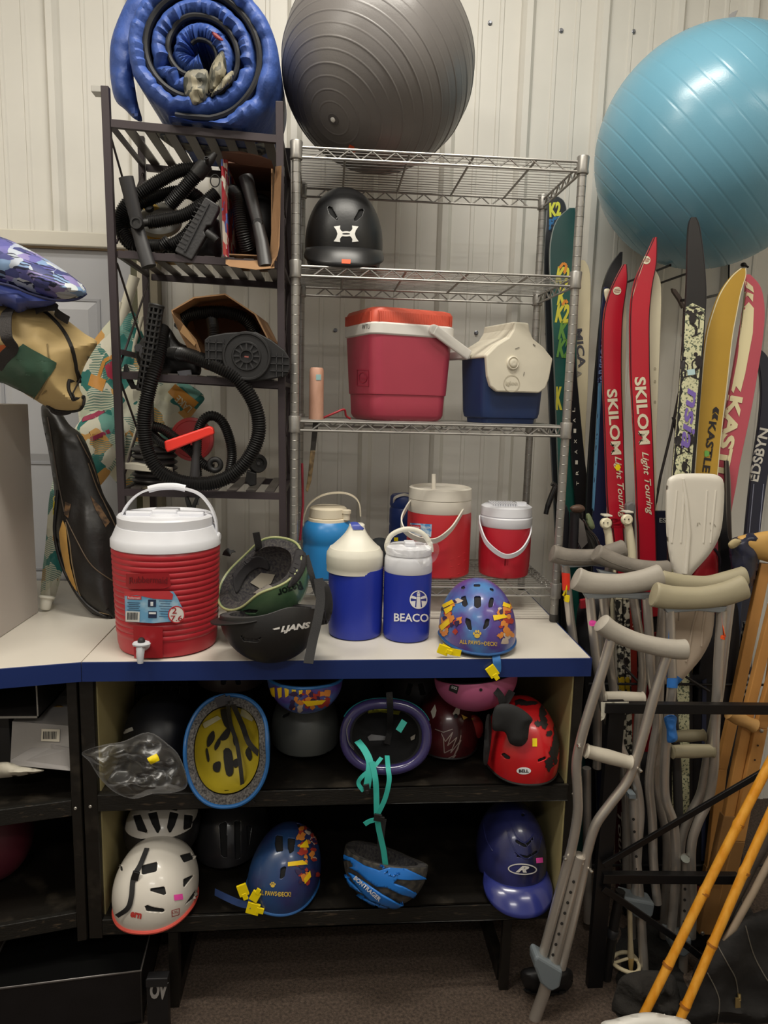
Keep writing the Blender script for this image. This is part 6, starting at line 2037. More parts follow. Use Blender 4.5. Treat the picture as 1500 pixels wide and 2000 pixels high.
# storage bin under the left counter
bn = thing('storage_bin', 'black storage bin with a worn metal rim under the left counter', 'bin', (P(100, 1900, 1.8).x, 1.80, 0))
e0_, e1_ = Q(0, 1928, .30), None
zc_ = .15
c_a, c_b = Q(-40, 1936, zc_), Q(275, 1896, zc_)
dv = V((-.04, .60, 0))
for nm, (p, q) in (('front_wall', (c_a, c_b)), ('back_wall', (c_a + dv, c_b + dv)), ('side_wall', (c_b, c_b + dv)), ('side_wall', (c_a, c_a + dv))):
    lo = [V((p.x, p.y, 0.002)), V((q.x, q.y, 0.002)), q, p]
    nn = (q - p).cross(V((0, 0, 1))).normalized() * .004
    mesh(nm, prism([v - nn for v in lo], lo), mat('141315', .35, var=.2, vs=20), bn, smooth=False)
mesh('base', prism([V((p.x, p.y, .002)) for p in (c_a, c_b, c_b + dv, c_a + dv)], [V((p.x, p.y, .01)) for p in (c_a, c_b, c_b + dv, c_a + dv)]), mat('141315', .5), bn, smooth=False)
mesh('lid', prism([p - V((0, 0, .004)) for p in (c_a, c_b, c_b + dv, c_a + dv)], [c_a, c_b, c_b + dv, c_a + dv]), mat('060606', .8, spec=.1), bn, smooth=False)  # near-black sheet added to paint the shade under the left counter
mesh('rim', tube([c_a, c_b, c_b + dv, c_a + dv], .003, 10, True), mat('6f6b69', .3, .6), bn)
mesh('corner_edge', tube([c_b + V((0, 0, -.002)), V((c_b.x, c_b.y, .004))], .002, 8), mat('3a3735', .4, .4), bn)
ob = thing('carton', 'black carton with large grey letters behind the storage bin', 'box', (P(310, 1980, 1.62).x, 1.62, 0))
xo0, xo1 = P(286, 1940, 1.60).x, P(328, 1940, 1.60).x
zo = P(300, 1912, 1.60).z
cbx = mesh('body', box(xo0, xo1, 1.60, 1.625, 0.001, zo), mat('121113', .5), ob, smooth=False, bevel=.002)
mesh('lid_flap', box(xo0, xo1, 1.597, 1.60, zo - .02, zo), mat('1a191b', .5), ob, smooth=False)
text_px('OV', bvh_of(cbx), 310, 1934, 34, 34, 4, mat('8b8784', .6), ob, bold=.055, fall=1.6)
# ================================================================ skis, poles, paddles and crutches on the right
def ysk(y, y0=2.39, y1=2.30, a=450, b=1700):
    return y0 + (y1 - y0) * (y - a) / (b - a)


def strip(st, t, yf, step=24):
    """Ski-like blade: stations (x, y, width px) down its length."""
    c = [V((a[0], a[1], a[2])) for a in st]
    p = spline(c, 10)
    rings = []
    for q in p:
        Y = yf(q.y)
        w = max(1.0, q.z) / 2
        l, r = P(q.x - w, q.y, Y), P(q.x + w, q.y, Y)
        e = min(.0015, (r - l).length * .2)
        rings.append([l + V((e, 0, 0)), r - V((e, 0, 0)), r + V((0, e, 0)), r + V((0, t, 0)), l + V((0, t, 0)), l + V((0, e, 0))])
    return loft(rings)


def ski(label, st, m, edge=None, t=.011, yf=ysk, group=None, name='ski'):
    foot = st[-1]
    yq = foot[1]
    while P(foot[0], yq, yf(yq)).z > .01 and yq < 1990:
        yq += 4
    st = list(st) + [(foot[0] + (foot[0] - st[-2][0]) * (yq - foot[1]) / (foot[1] - st[-2][1]), yq, foot[2])]
    foot = st[-1]
    t_ = thing(name, label, 'ski', P(foot[0], foot[1], yf(foot[1])), group=group)
    b = mesh('blade', strip(st, t, yf), m, t_, smooth=False)
    t_['n'] = 0
    del t_['n']
    if edge:
        for s in (-1, 1):
            c = spline([V((a[0] + s * max(1, a[2]) / 2, a[1], 0)) for a in st], 8)
            mesh('edge', tube([P(p.x, p.y, yf(p.y) + .001) for p in c], .0016, 6), edge, t_)
    return t_, bvh_of(b)


CREAM = mat('d8cfb4', .45, var=.04, vs=8)
SKR = mat('b3182c', .33, var=.06, vs=4, coat=.3)
sh = lambda d: (lambda y: ysk(y) + d)

# K2 pair at the rack
k2a, bv = ski('black and blue ski with a yellow K2 tip nearest the wire rack', [(1078, 384, 22), (1085, 395, 34), (1087, 420, 38), (1083, 470, 36), (1081, 560, 34), (1090, 800, 34), (1104, 1100, 34), (1120, 1600, 34)], mat('2b2e33', .4), mat('8f9396', .3, .7), yf=sh(.045))
text_px('K2', bv, 1083, 409, 24, 28, -8, mat('d6d84a', .45), k2a, bold=.05, shear=.2)
decal('graffiti_print', bv, [[(1072, 424), (1098, 418), (1094, 436), (1080, 452), (1072, 450)]], mat('2a6ea6', .45, c2='16212e', vs=110, lo=.5, hi=.55), k2a)
k2b, bv = ski('wide teal ski with yellow and orange K2 letters beside the wire rack post', [(1118, 406, 10), (1107, 430, 38), (1102, 470, 52), (1102, 520, 56), (1103, 600, 50), (1104, 700, 44), (1109, 860, 42), (1118, 1100, 44), (1130, 1600, 46)], mat('14413f', .3, c2='1d5a4e', vs=4, coat=.4), mat('9aa3a2', .3, .8), yf=sh(-.03))
YG, OG = mat('cfc640', .45), mat('d8862c', .45)
GG = mat('5f8f3e', .45)
for i, (x, y, m_) in enumerate(((1098, 540, YG), (1098, 578, YG), (1098, 612, YG), (1100, 645, GG), (1101, 680, GG))):
    text_px('K' if i % 2 else 'K2', bv, x, y, 18 if i % 2 else 26, 38, 6, m_, k2b, bold=.05, shear=.15)
decal('graffiti_print', bv, band([(1092, 524), (1100, 514), (1106, 518), (1102, 534)], 5) + band([(1098, 596), (1104, 586), (1108, 592)], 5), OG, k2b, lift=.002)
text_px('K', bv, 1092, 778, 12, 46, 0, YG, k2b, bold=.06)
mi, bv = ski('cream ski with grey MICA lettering right of the wire rack', [(1138, 508, 8), (1139, 525, 24), (1138, 560, 32), (1135, 650, 33), (1132, 760, 32), (1128, 900, 30), (1136, 1200, 32), (1150, 1600, 32)], mat('cfc3a4', .45, var=.04, vs=6), yf=sh(.004))
text_px('MICA', bv, 1133, 680, 76, 15, 84, mat('4b4a52', .5), mi, bold=.03)
text_px('A', bv, 1130, 730, 16, 12, 84, mat('8f8a80', .5), mi)
tx, bv = ski('narrow black ski with spaced silver letters behind the rack post', [(1116, 650, 8), (1116, 700, 16), (1122, 800, 22), (1130, 900, 26), (1140, 1000, 30), (1150, 1200, 32), (1165, 1600, 32)], mat('121114', .35), yf=sh(-.052))
for i, ch in enumerate('TRIAXIAL'):
    text_px(ch, bv, 1128 - i * 1.1, 944 - i * 20.5, 8, 5, -88, mat('c9c3b6', .5), tx)
# black and blue pair
ba, bv = ski('thin black ski with a blue lower half beside the red pair', [(1214, 492, 5), (1203, 520, 22), (1190, 560, 24), (1180, 600, 10), (1173, 660, 8), (1166, 740, 8), (1158, 850, 10), (1152, 980, 12), (1150, 1200, 12), (1160, 1600, 12)], mat('17171a', .35), yf=sh(-.12))
bbb, bv = ski('dark blue ski with light blue block lettering behind the left red ski', [(1184, 560, 6), (1186, 600, 22), (1186, 640, 26), (1184, 700, 28), (1182, 800, 28), (1176, 900, 26), (1172, 1050, 26), (1180, 1600, 26)], mat('1b2140', .4), yf=sh(-.17))
text_px('INVISION', bv, 1177, 705, 84, 12, -86, mat('6f86b8', .5), bbb, bold=.03)
decal('blue_band', bv, [[(1169, 748), (1175, 748), (1168, 880), (1160, 1000), (1156, 1000)]], mat('4f7ea0', .45), bbb)
# red pair and their pale partners
for lab, dx, st, lt, tx_, disc in (
        ('left red touring ski with white lettering, tip lower than its twin', 0, [(1221, 516, 5), (1214, 545, 22), (1206, 575, 31), (1199, 610, 35), (1196, 660, 36), (1196, 740, 35), (1200, 860, 35), (1204, 980, 34), (1207, 1030, 28), (1211, 1075, 18)], (1199, 824, 128), (1210, 952, 122), (1205, 568)),
        ('right red touring ski with white lettering, tip touching the blue ball', 1, [(1281, 463, 4), (1275, 490, 16), (1267, 520, 28), (1258, 550, 34), (1253, 580, 36), (1250, 620, 36), (1250, 680, 36), (1251, 740, 36), (1257, 860, 35), (1262, 1000, 34), (1265, 1090, 33), (1275, 1600, 34)], (1254, 802, 132), (1263, 944, 124), (1262, 508))):
    s_, bv = ski(lab, st, SKR, mat('3a1a1c', .4), t=.012, yf=sh(-.24 - .065 * dx))
    text_px('SKILOM', bv, lt[0], lt[1], lt[2], 20 + 2 * dx, 86, CREAM, s_, bold=.03, L=40)
    text_px('Light Touring', bv, tx_[0], tx_[1], tx_[2], 16, 85, CREAM, s_, shear=.35, bold=.012)
    decal('round_badge', bv, [ell(disc[0], disc[1], 8, 8)], CREAM, s_)
    decal('badge_line', bv, [rect(disc[0], disc[1], 13, 1.5, -8), rect(disc[0], disc[1] - 3, 10, 1, -8), rect(disc[0], disc[1] + 3, 10, 1, -8)], mat('9a5a50', .5), s_, lift=.0018)
    if not dx:
        decal('price_sticker', bv, [torn(1206, 913, 5, 7, 12, .3)], YELLOW, s_, lift=.0022)
ca, bv = ski('pale cream ski edge behind the left red ski', [(1214, 560, 6), (1216, 600, 14), (1215, 660, 16), (1213, 760, 16), (1212, 900, 14), (1214, 1060, 14), (1220, 1600, 14)], CREAM, yf=sh(-.215))
decal('sole_strip', bv, [[(1180, 570), (1188, 566), (1184, 590)]], CREAM, ca)
cb_, bv = ski('cream ski with a rounded tip behind the right red ski', [(1272, 518, 6), (1278, 545, 22), (1279, 580, 26), (1277, 660, 26), (1274, 760, 24), (1272, 900, 20), (1278, 1090, 20), (1290, 1600, 20)], CREAM, yf=sh(-.275))
for y in (720, 745, 785):
    decal('mould_mark', bv, ring(1279, y, 2.2, 2.6, .9, 12), mat('9c937c', .6), cb_)
ch_ = mesh('pole_tip_guard', pillow([(1180, 566), (1191, 566), (1186, 592), (1182, 584)], 2.20, .004, .004, N=10), CREAM, None)
tag(ch_, 'small cream plastic tip wedged between the black ski and the left red ski', 'plastic tip')
# patterned ski
SPK = mat('d0cea8', .5, c2='5a6450', vs=170, lo=.54, hi=.58, name='speckle_print')
ns, bv = ski('black tipped ski with a speckled climber print and violet letters', [(1355, 424, 7), (1356, 440, 19), (1358, 480, 28), (1360, 530, 34), (1360, 580, 38), (1356, 640, 39), (1350, 740, 40), (1342, 840, 40), (1334, 940, 40), (1326, 1080, 40), (1330, 1300, 42), (1330, 1600, 42)], mat('1f1d1f', .38, var=.1, vs=6), mat('2a2729', .4), yf=sh(-.40))
lft = lambda y: (1341 - (y - 590) * .083) if y < 940 else 1312 - (y - 940) * .02
decal('speckled_print', bv, [[(lft(600), 600), (1352, 592), (1376, 604), (1374, 640), (lft(740) + 36, 740), (lft(840) + 36, 840), (lft(940) + 36, 940), (1344, 1080), (1346, 1300), (1346, 1590), (1312, 1590), (1312, 1300), (1308, 1080), (lft(940), 940), (lft(840), 840), (lft(740), 740)]], SPK, ns, L=14)
INK = mat('262021', .5)
figs = []
for fx, fy, fs, fl in ((1352, 628, 1.0, 1), (1364, 712, 1.0, -1), (1332, 716, .8, 1), (1324, 865, .8, 1), (1350, 862, .8, -1), (1336, 915, .8, 1)):
    g = lambda pts: [(fx + fl * x * fs, fy + y * fs) for x, y in pts]
    figs += [ell(fx + fl * 6 * fs, fy - 20 * fs, 4 * fs, 4 * fs, 10), g([(-3, -18), (6, -16), (7, -2), (1, 8), (-6, 4), (-7, -8)])]
    figs += band(g([(-2, 4), (8, 12), (6, 26)]), 5 * fs) + band(g([(5, -12), (13, -4), (12, 14)]), 2.5 * fs) + band(g([(-2, 30), (16, 22)]), 2.5 * fs)
decal('skier_print', bv, figs, INK, ns, lift=.0024, L=8)
decal('torn_edge_print', bv, [torn(1346, 610, 7, 6, 12, .6), torn(1368, 612, 5, 4, 12, .6), torn(1356, 600, 9, 3, 12, .6)], INK, ns, lift=.0020)
text_px('nsia', bv, 1347, 818, 118, 24, 97, mat('7a63b0', .45), ns, bold=.02, lift=.0032, shear=.2)
decal('price_sticker', bv, [rect(1349, 727, 15, 11, -8)], mat('b9d4d6', .5), ns, lift=.003)
# yellow and pink skis
ky, bv = ski('mustard yellow ski with black chevrons and lettering', [(1452, 524, 8), (1443, 540, 26), (1428, 570, 38), (1416, 610, 46), (1405, 660, 50), (1396, 740, 50), (1387, 830, 47), (1379, 930, 44), (1368, 1080, 42), (1350, 1500, 42)], mat('b58f34', .42, var=.06, vs=6), mat('d9cfae', .4), yf=sh(-.36))
text_px('KASTLE', bv, 1385, 873, 100, 15, 98, INK, ky, bold=.03)
decal('chevron', bv, [[(1398, 794), (1404, 800), (1403, 810), (1398, 804), (1391, 808), (1392, 799)], [(1396, 806), (1402, 812), (1401, 822), (1396, 816), (1390, 820), (1391, 811)]], INK, ky)
decal('price_sticker', bv, [torn(1380, 886, 5, 6, 10, .3)], mat('6fae52', .5), ky, lift=.002)
kp, bv = ski('faded pink ski with a cream stripe and cream lettering', [(1462, 536, 8), (1472, 560, 28), (1474, 600, 40), (1469, 650, 46), (1458, 720, 48), (1444, 800, 48), (1428, 880, 46), (1418, 940, 44), (1400, 1080, 42), (1380, 1500, 42)], mat('b8505e', .42, var=.05, vs=6), yf=sh(-.33))
CST = mat('e2d6ac', .45)
decal('cream_stripe', bv, [[(1456, 548), (1470, 560), (1472, 572), (1458, 562)], [(1452, 568), (1471, 575), (1470, 590), (1460, 577), (1450, 586)], [(1451, 602), (1462, 590), (1472, 602), (1470, 650), (1455, 730), (1446, 766), (1437, 754), (1432, 768), (1428, 762), (1440, 700)]], CST, kp)
text_px('KASTLE', bv, 1418, 872, 200, 28, 101, CST, kp, bold=.045, lift=.002)
# navy ski with curved tip
ed, bv = ski('navy ski with white lettering and a curled tip at the frame edge', [(1470, 676, 7), (1486, 690, 18), (1497, 720, 26), (1503, 770, 31), (1499, 830, 33), (1490, 890, 33), (1480, 960, 31), (1471, 1040, 29), (1464, 1120, 29), (1440, 1600, 29)], mat('151a33', .33, coat=.4), yf=sh(-.25))
text_px('EDSBYN', bv, 1482, 888, 105, 19, -78, mat('dedbd2', .5), ed, bold=.025)
for s in (-9, 10):
    decal('pin_stripe', bv, band([(1481 + s, 945), (1472 + s, 1040), (1464 + s, 1100)], 1.6), mat('8f93a8', .5), ed)
es, bv = ski('square ended navy ski tail with small grey letters beside the right red ski', [(1291, 998, 22), (1291, 1010, 23), (1292, 1100, 24), (1298, 1600, 24)], mat('161a2e', .4), yf=sh(-.2905))
text_px('ES', bv, 1294, 1016, 13, 9, 0, mat('a9a9a6', .5), es, L=30)
dk1, bv = ski('black cross country ski edge right of the white paddle', [(1404, 930, 6), (1410, 960, 12), (1414, 1040, 16), (1418, 1120, 22), (1424, 1600, 22)], mat('19181b', .35), yf=sh(-.385))
dk2, bv = ski('dark brown ski with a pale edge line between the paddle and the navy tape', [(1420, 900, 5), (1422, 940, 8), (1424, 1040, 9), (1428, 1130, 10), (1440, 1600, 10)], mat('2f2826', .4), mat('6d675f', .4), yf=sh(-.350))
# poles leaning on the wall
pl_ = thing('ski_pole', 'thin dark ski pole slanting behind the patterned ski', 'ski pole', P(1268, 1100, 2.08))
mesh('shaft', tube(pxs([(1337, 600, 2.10), (1330, 750, 2.09), (1312, 840, 2.085), (1290, 930, 2.08), (1276, 1010, 2.08), (1268, 1100, 2.08)]), .0042, 8), mat('2f2a29', .4, .3), pl_)
mesh('tip_curl', slab([(1313, 563), (1320, 565), (1331, 580), (1338, 600), (1334, 602), (1326, 586), (1315, 570)], 2.095, .012), mat('3a2f2a', .5), pl_, smooth=False)
mesh('basket_hook', slab([(1314, 815), (1324, 822), (1327, 850), (1334, 862), (1328, 880), (1322, 850)], 2.075, .008), BLACK, pl_, smooth=False)
# wall hook rack under the ball
hk_ = thing('ball_holder', 'black wire wall bracket under the light blue ball', 'bracket', (P(1400, 560, 2.40).x, 2.40, P(1400, 590, 2.40).z))
mesh('wall_bar', tube(pxs([(1424, 500, 2.565), (1423, 560, 2.565), (1421, 640, 2.565)]), .003, 8), mat('1b1b1d', .4, .5), hk_)
mesh('cross_bar', tube(pxs([(1330, 587, 2.04), (1376, 582, 2.08), (1405, 575, 2.2), (1424, 566, 2.56)]), .004, 8), mat('1b1b1d', .4, .5), hk_)
mesh('support_arm', tube([V((bcn.x, bcn.y + .03, bcn.z - bR - .004)), V((bcn.x, WY - .03, bcn.z - bR - .004)), V((bcn.x, WY - .03, bcn.z - bR - .12))], .004, 8), mat('1b1b1d', .4, .5), hk_)
mesh('support_arm', tube([V((bcn.x - .09, bcn.y + .01, bcn.z - bR + .006)), V((bcn.x - .09, WY - .03, bcn.z - bR + .006))], .004, 8), mat('1b1b1d', .4, .5), hk_)
kn = thing('wall_knob', 'small black knob on the wall above the yellow and pink skis', 'knob', P(1455, 518, 2.55))
mesh('stem', tube(pxs([(1457, 519, WY), (1453, 517, 2.56)]), .005, 10), BLACK, kn)
mesh('lever', join(sphere(P(1452, 517, 2.555), .010, .010, .008, 12, 8), tube(pxs([(1452, 517, 2.555), (1462, 522, 2.55)]), .0035, 8)), BLACK, kn)

# pole grips, boots and hooks above the crutches
WG = mat('dcd3b6', .42)
for i, (x, y, lab) in enumerate(((1185, 1012, 'cream ski pole grip with a flat head, left of two'), (1226, 1005, 'cream ski pole grip with a flat head, right of two beside the grey grip'))):
    Y = 2.02
    g = thing('ski_pole', lab, 'ski pole', P(x + 12, 1600, Y + .02))
    mesh('grip', tube(pxs([(x - 3, y + 8, Y), (x + 3, y + 30, Y), (x + 8, y + 70, Y), (x + 10, y + 110, Y)]), [.0115, .011, .0125, .0125], 14), WG, g)
    mesh('head', join(lathe([(.011, -.010), (.0165, -.004), (.0165, .006), (.012, .010), (.001, .010)], 20, P(x - 2, y + 10, Y - .006), axis=(0, -1, .15))), WG, g)
    mesh('cap_plate', box(P(x - 8, y, Y).x, P(x + 8, y, Y).x, Y - .012, Y + .02, P(x, y - 4, Y).z, P(x, y - 7, Y).z), mat('d8d4c4', .4), g, smooth=False, bevel=.001)
    for s in (-4, 4):
        mesh('hole', lathe([(.0018, 0), (.0018, .0015)], 10, P(x - 2 + s, y + 9, Y - .0175), axis=(0, -1, 0)), INK, g)
    mesh('shaft', tube(pxs([(x + 10, y + 110, Y), (x + 14, 1400, Y + .02), (x + 16, 1640, Y + .03)]), .0065, 10), mat('c9c0a4', .4), g)
sg = thing('ski_pole', 'charcoal ski pole grip with a grey head between the red skis', 'ski pole', P(1233, 1500, 2.05))
mesh('grip', tube(pxs([(1231, 998, 2.06), (1231, 1030, 2.06), (1232, 1078, 2.06)]), [.0115, .0125, .0115], 14), mat('35343a', .5), sg)
mesh('head', slab([(1224, 986), (1234, 980), (1242, 985), (1241, 1004), (1224, 1006)], 2.048, .022), mat('6c6a6a', .45), sg, smooth=False, bevel=.004)
mesh('ferrule', tube(pxs([(1232, 1078, 2.06), (1233, 1092, 2.06)]), .0095, 12), mat('a5a3a0', .3, .8), sg)
mesh('shaft', tube(pxs([(1233, 1092, 2.06), (1236, 1500, 2.08)]), .0065, 10), mat('4a4a50', .35, .5), sg)
text_px('SALOMON', bvh_of(sg.children[0]), 1226, 1048, 44, 6, -88, mat('cbc8c0', .5), sg, fall=2.05)
bd = thing('ski_binding', 'black ski binding with a clear brake and a brown toe behind the grey crutch pads', 'binding', (P(1130, 1080, 2.10).x, 2.10, P(1130, 1085, 2.1).z))
mesh('heel_post', tube(pxs([(1126, 1000, 2.12), (1124, 1075, 2.12)]), [.020, .023], 16), mat('242225', .35), bd)
mesh('toe_cap', pillow([(1113, 992), (1122, 986), (1136, 986), (1143, 994), (1136, 1001), (1120, 1001)], 2.09, .015, .02, N=14), mat('5e483c', .4), bd)
mesh('housing', pillow([(1132, 1020), (1140, 1012), (1150, 1030), (1166, 1048), (1175, 1072), (1178, 1088), (1128, 1090), (1128, 1050)], 2.10, .02, .03, N=20), mat('17171a', .25, coat=.5), bd)
mesh('plate', slab([(1132, 1012), (1140, 1020), (1148, 1060), (1136, 1072), (1130, 1060)], 2.07, .004), mat('8f8a88', .25, .7), bd, smooth=False)
mesh('brake_pad', pillow([(1144, 1006), (1152, 1004), (1162, 1028), (1156, 1034), (1148, 1026)], 2.08, .01, .012, N=12), mat('8f9c78', .2, alpha=.8), bd)
mesh('side_rail', slab([(1098, 1000), (1106, 985), (1112, 1000), (1112, 1090), (1100, 1092)], 2.14, .02), mat('1d1c20', .4), bd, smooth=False, bevel=.003)
bhk = thing('bar_end', 'curved glossy black bar end hooked over the wire rack side', 'handle', P(1074, 975, 2.2))
mesh('grip', tube(spline(pxs([(1066, 1004, 2.20), (1070, 988, 2.20), (1078, 966, 2.20), (1084, 950, 2.2), (1078, 944, 2.2)]), 6), [.008] * 6 + [.009] * 12 + [.008] * 7, 12), mat('161517', .25, coat=.4), bhk)
mesh('stem', tube(pxs([(1084, 950, 2.2), (1092, 990, 2.22), (1098, 1100, 2.24), (1108, 1400, 2.25)]), .009, 10), BLACK, bhk)

# paddles
PDW = mat('dcd6ca', .38, var=.03, vs=6, name='white_paddle')
pd = thing('paddle', 'white paddle blade held upright behind the beige crutch pads', 'paddle', (P(1350, 1150, 1.92).x, 1.92, P(1340, 1180, 1.98).z))
pol = [(1302, 945), (1312, 930), (1335, 925), (1380, 925), (1403, 929), (1414, 945), (1413, 1000), (1406, 1045), (1388, 1080), (1362, 1110), (1342, 1131), (1326, 1132), (1312, 1108), (1303, 1060), (1300, 1000)]
pbl = mesh('blade', pillow(pol, 1.925, .010, .002, N=46, round_px=14, sm=3), PDW, pd)
pbv = bvh_of(pbl)
mesh('spine', tube([lay(pbv, x, y, .0) for x, y in ((1334, 935), (1340, 980), (1345, 1040), (1338, 1120))], [.004, .006, .007, .008], 10), PDW, pd)
for x0, x1 in ((1322, 1312), (1336, 1330), (1381, 1374), (1398, 1388)):
    mesh('ridge', tube([lay(pbv, x0, 958, -.001), lay(pbv, (x0 + x1) / 2, 1010, -.0005), lay(pbv, x1, 1060, -.001)], .0032, 8), PDW, pd)
decal('scratch', pbv, [rect(1362, 1024, 2, 6, 15), rect(1366, 1022, 1.4, 4, -40), rect(1387, 1022, 2, 3, 0), rect(1396, 1026, 1.6, 6, -30), rect(1388, 1036, 1.2, 3, 0)], mat('a39c8f', .6), pd)
pd2 = thing('paddle', 'worn beige paddle blade pointing down with blue tape at its tip', 'paddle', (P(1340, 1330, 1.86).x, 1.86, P(1320, 1340, 1.86).z))
PDB = mat('b8a896', .5, var=.05, vs=8)
pb2 = mesh('blade', pillow([(1297, 1165), (1312, 1158), (1385, 1168), (1395, 1182), (1394, 1220), (1388, 1250), (1370, 1285), (1345, 1315), (1328, 1333), (1310, 1345), (1292, 1330), (1280, 1300), (1278, 1262), (1288, 1215)], 1.88, .010, .002, N=44, round_px=12, sm=3), PDB, pd2)
p2v = bvh_of(pb2)
for pth in ([(1362, 1188), (1352, 1225), (1345, 1270), (1340, 1292)], [(1378, 1186), (1372, 1225), (1370, 1262)], [(1328, 1186), (1326, 1212)]):
    mesh('ridge', tube([lay(p2v, x, y, 0) for x, y in pth], .0035, 8), PDB, pd2)
BT = mat('2f74c4', .6, bump=.2, bs=40, name='blue_tape')
mesh('tape', (lambda vf: ([lay(p2v, x, y, .003) for x, y in vf[0]], vf[1]))(polys2([[(1308, 1310), (1332, 1326), (1322, 1336), (1308, 1334), (1300, 1320)], [(1308, 1300), (1318, 1296), (1320, 1300), (1312, 1312)]], 6)), BT, pd2)
mesh('shaft', tube(pxs([(1312, 1340, 1.882), (1322, 1500, 1.882), (1330, 1700, 1.882)]), .013, 12), mat('3d3b3a', .4), pd2)
rd_ = thing('red_helmet', 'red rounded helmet peeking out beside the white paddle', 'helmet', (P(1385, 1110, 1.96).x, 1.96, P(1385, 1135, 1.96).z))
mesh('shell', pillow([(1345, 1140), (1360, 1105), (1378, 1078), (1394, 1076), (1402, 1092), (1402, 1130), (1392, 1160), (1350, 1160)], 1.962, .012, .012, N=24), mat('b31f2c', .4, bump=.05, bs=60), rd_)
mesh('rim', tube(spline(pxs([(1396, 1072, 1.962), (1406, 1092, 1.962), (1406, 1130, 1.962), (1396, 1162, 1.962)]), 6), .004, 8), mat('2a2030', .5), rd_)

# aluminium crutches
PADG = mat('a8a196', .6, var=.05, vs=14, bump=.06, bs=80, name='grey_pad')
PADD = mat('7d766d', .75, var=.12, vs=18, bump=.12, bs=80, name='worn_pad')
PADB = mat('a39a80', .55, var=.05, vs=10, bump=.04, bs=80, name='beige_pad')


def pad(pts, Y, h, m, parent, dep=.021, seam=None, name='arm_pad'):
    """Underarm pad: sausage along a px path with half height h px."""
    p = spline(pxs(pts, Y), 10)
    n = len(p)
    rings = []
    for i, q in enumerate(p):
        t = i / (n - 1)
        e = min(t, 1 - t)
        k = min(1, (e / .045)) if e < .045 else 1
        k = sqrt(max(.02, 1 - (1 - k) ** 2))
        hh = h * zd(q) / FPX * (.92 + .14 * abs(2 * t - 1)) * k
        d = (p[min(n - 1, i + 1)] - p[max(0, i - 1)]).normalized()
        up = V((0, -1, 0)).cross(d).normalized()
        if up.z < 0:
            up = -up
        rings.append([q + up * (hh * (abs(sin(a)) ** .8) * (1 if sin(a) > 0 else -1)) + V((0, dep * k * cos(a), 0)) for a in [2 * pi * j / 20 for j in range(20)]])
    o = mesh(name, loft(rings), m, parent)
    if seam:
        mesh('seam', tube([q + V((0, -dep * .98, -.006)) for q in p[3:-3]], .0011, 6), mat('5e5850', .7), parent)
    return o


def crutch(label, Y, padp, padh, padm, left, right, grip, gripm, foot, collar=None, tipc=None, seam=False, group=None, tw=.0122, holes=None, top=None):
    yy = lambda a: (a[0], a[1], a[2] if len(a) > 2 else Y)
    t = thing('crutch', label, 'crutch', P(*yy(foot[-1])), group=group)
    pad(padp, Y, padh, padm, t, seam=seam)
    mid = padp[len(padp) // 2]
    mesh('pad_saddle', slab([(left[0][0] - 12, left[0][1] - 7), (right[0][0] + 12, right[0][1] - 7), (right[0][0] + 4, right[0][1] + 6), (mid[0], (left[0][1] + right[0][1]) / 2 + 2), (left[0][0] - 4, left[0][1] + 6)], Y - .010, .020), mat('7f8487', .5), t, smooth=False, bevel=.003)
    for side in (left, right):
        mesh('side_tube', tube(spline([P(*yy(a)) for a in side], 8), tw, 14), ALU, t)
    if grip:
        a, b = P(*yy(grip[0])), P(*yy(grip[1]))
        g = [a.lerp(b, q) for q in (0, .03, .06, .2, .5, .8, .94, .97, 1)]
        k = grip[2] if len(grip) > 2 else .0155
        mesh('hand_grip', tube(g, [k * .9, k * 1.12, k * .96, k * 1.0, k * 1.08, k * 1.0, k * .96, k * 1.12, k * .9], 18), gripm, t)
    f = [P(*yy(a)) for a in foot]
    mesh('extension', tube(f, .0155 if holes and holes[2] == 9 else .0125, 14), ALU, t)
    if holes:
        (xa, ya), (xb, yb_), n, dY = holes
        for i in range(n):
            q = i / (n - 1)
            c = P(xa + (xb - xa) * q, ya + (yb_ - ya) * q, Y + dY)
            mesh('hole', lathe([(.0038, 0), (.0038, .002), (.0022, .002)], 12, c, axis=(0, -1, .1)), mat('1d1a18', .7), t)
    if collar:
        mesh('collar', slab(collar[0], collar[1], .05), mat('6f777c', .5), t, smooth=False, bevel=.006)
    return t


# front crutch leaning on the frame
YF = 1.600
c1 = crutch('aluminium crutch leaning in front of the black frame, nearest the camera', YF, [(1172, 1214), (1195, 1232), (1235, 1250), (1280, 1262), (1318, 1268), (1342, 1268)], 19, PADG,
            [(1194, 1248), (1176, 1310), (1152, 1385), (1136, 1440), (1126, 1490), (1128, 1545), (1128, 1590), (1118, 1650), (1102, 1710), (1078, 1800), (1056, 1880)],
            [(1302, 1282), (1280, 1350), (1258, 1430), (1240, 1490), (1222, 1530), (1192, 1570), (1164, 1610), (1148, 1660), (1138, 1710), (1118, 1800), (1096, 1890)],
            [(1143, 1466), (1233, 1490), .0165], mat('b5ad9e', .6, bump=.05, bs=100), [(1132, 1672, YF), (1112, 1750, YF), (1082, 1870, YF), (1062, 1940, YF), (1030, 2030, YF)], holes=((1120, 1722), (1074, 1885), 9, -.0156),
            collar=([(1044, 1875), (1050, 1868), (1100, 1898), (1099, 1905), (1094, 1930), (1078, 1938), (1070, 1934), (1056, 1922), (1044, 1890)], YF - .026))
mesh('end_cap', lathe([(.0125, 0), (.0125, .002), (.004, .004)], 18, P(1132, 1671, YF), axis=(.1, -.3, 1)), mat('a39c92', .4, .7), c1)
for x, y in ((1130, 1457), (1250, 1504), (1103, 1676), (1154, 1700)):
    mesh('wing_bolt', lathe([(.004, -.004), (.004, .006), (.001, .008)], 10, P(x, y, YF - .012), axis=(0, -1, 0)), mat('c9c5bd', .25, .9), c1)
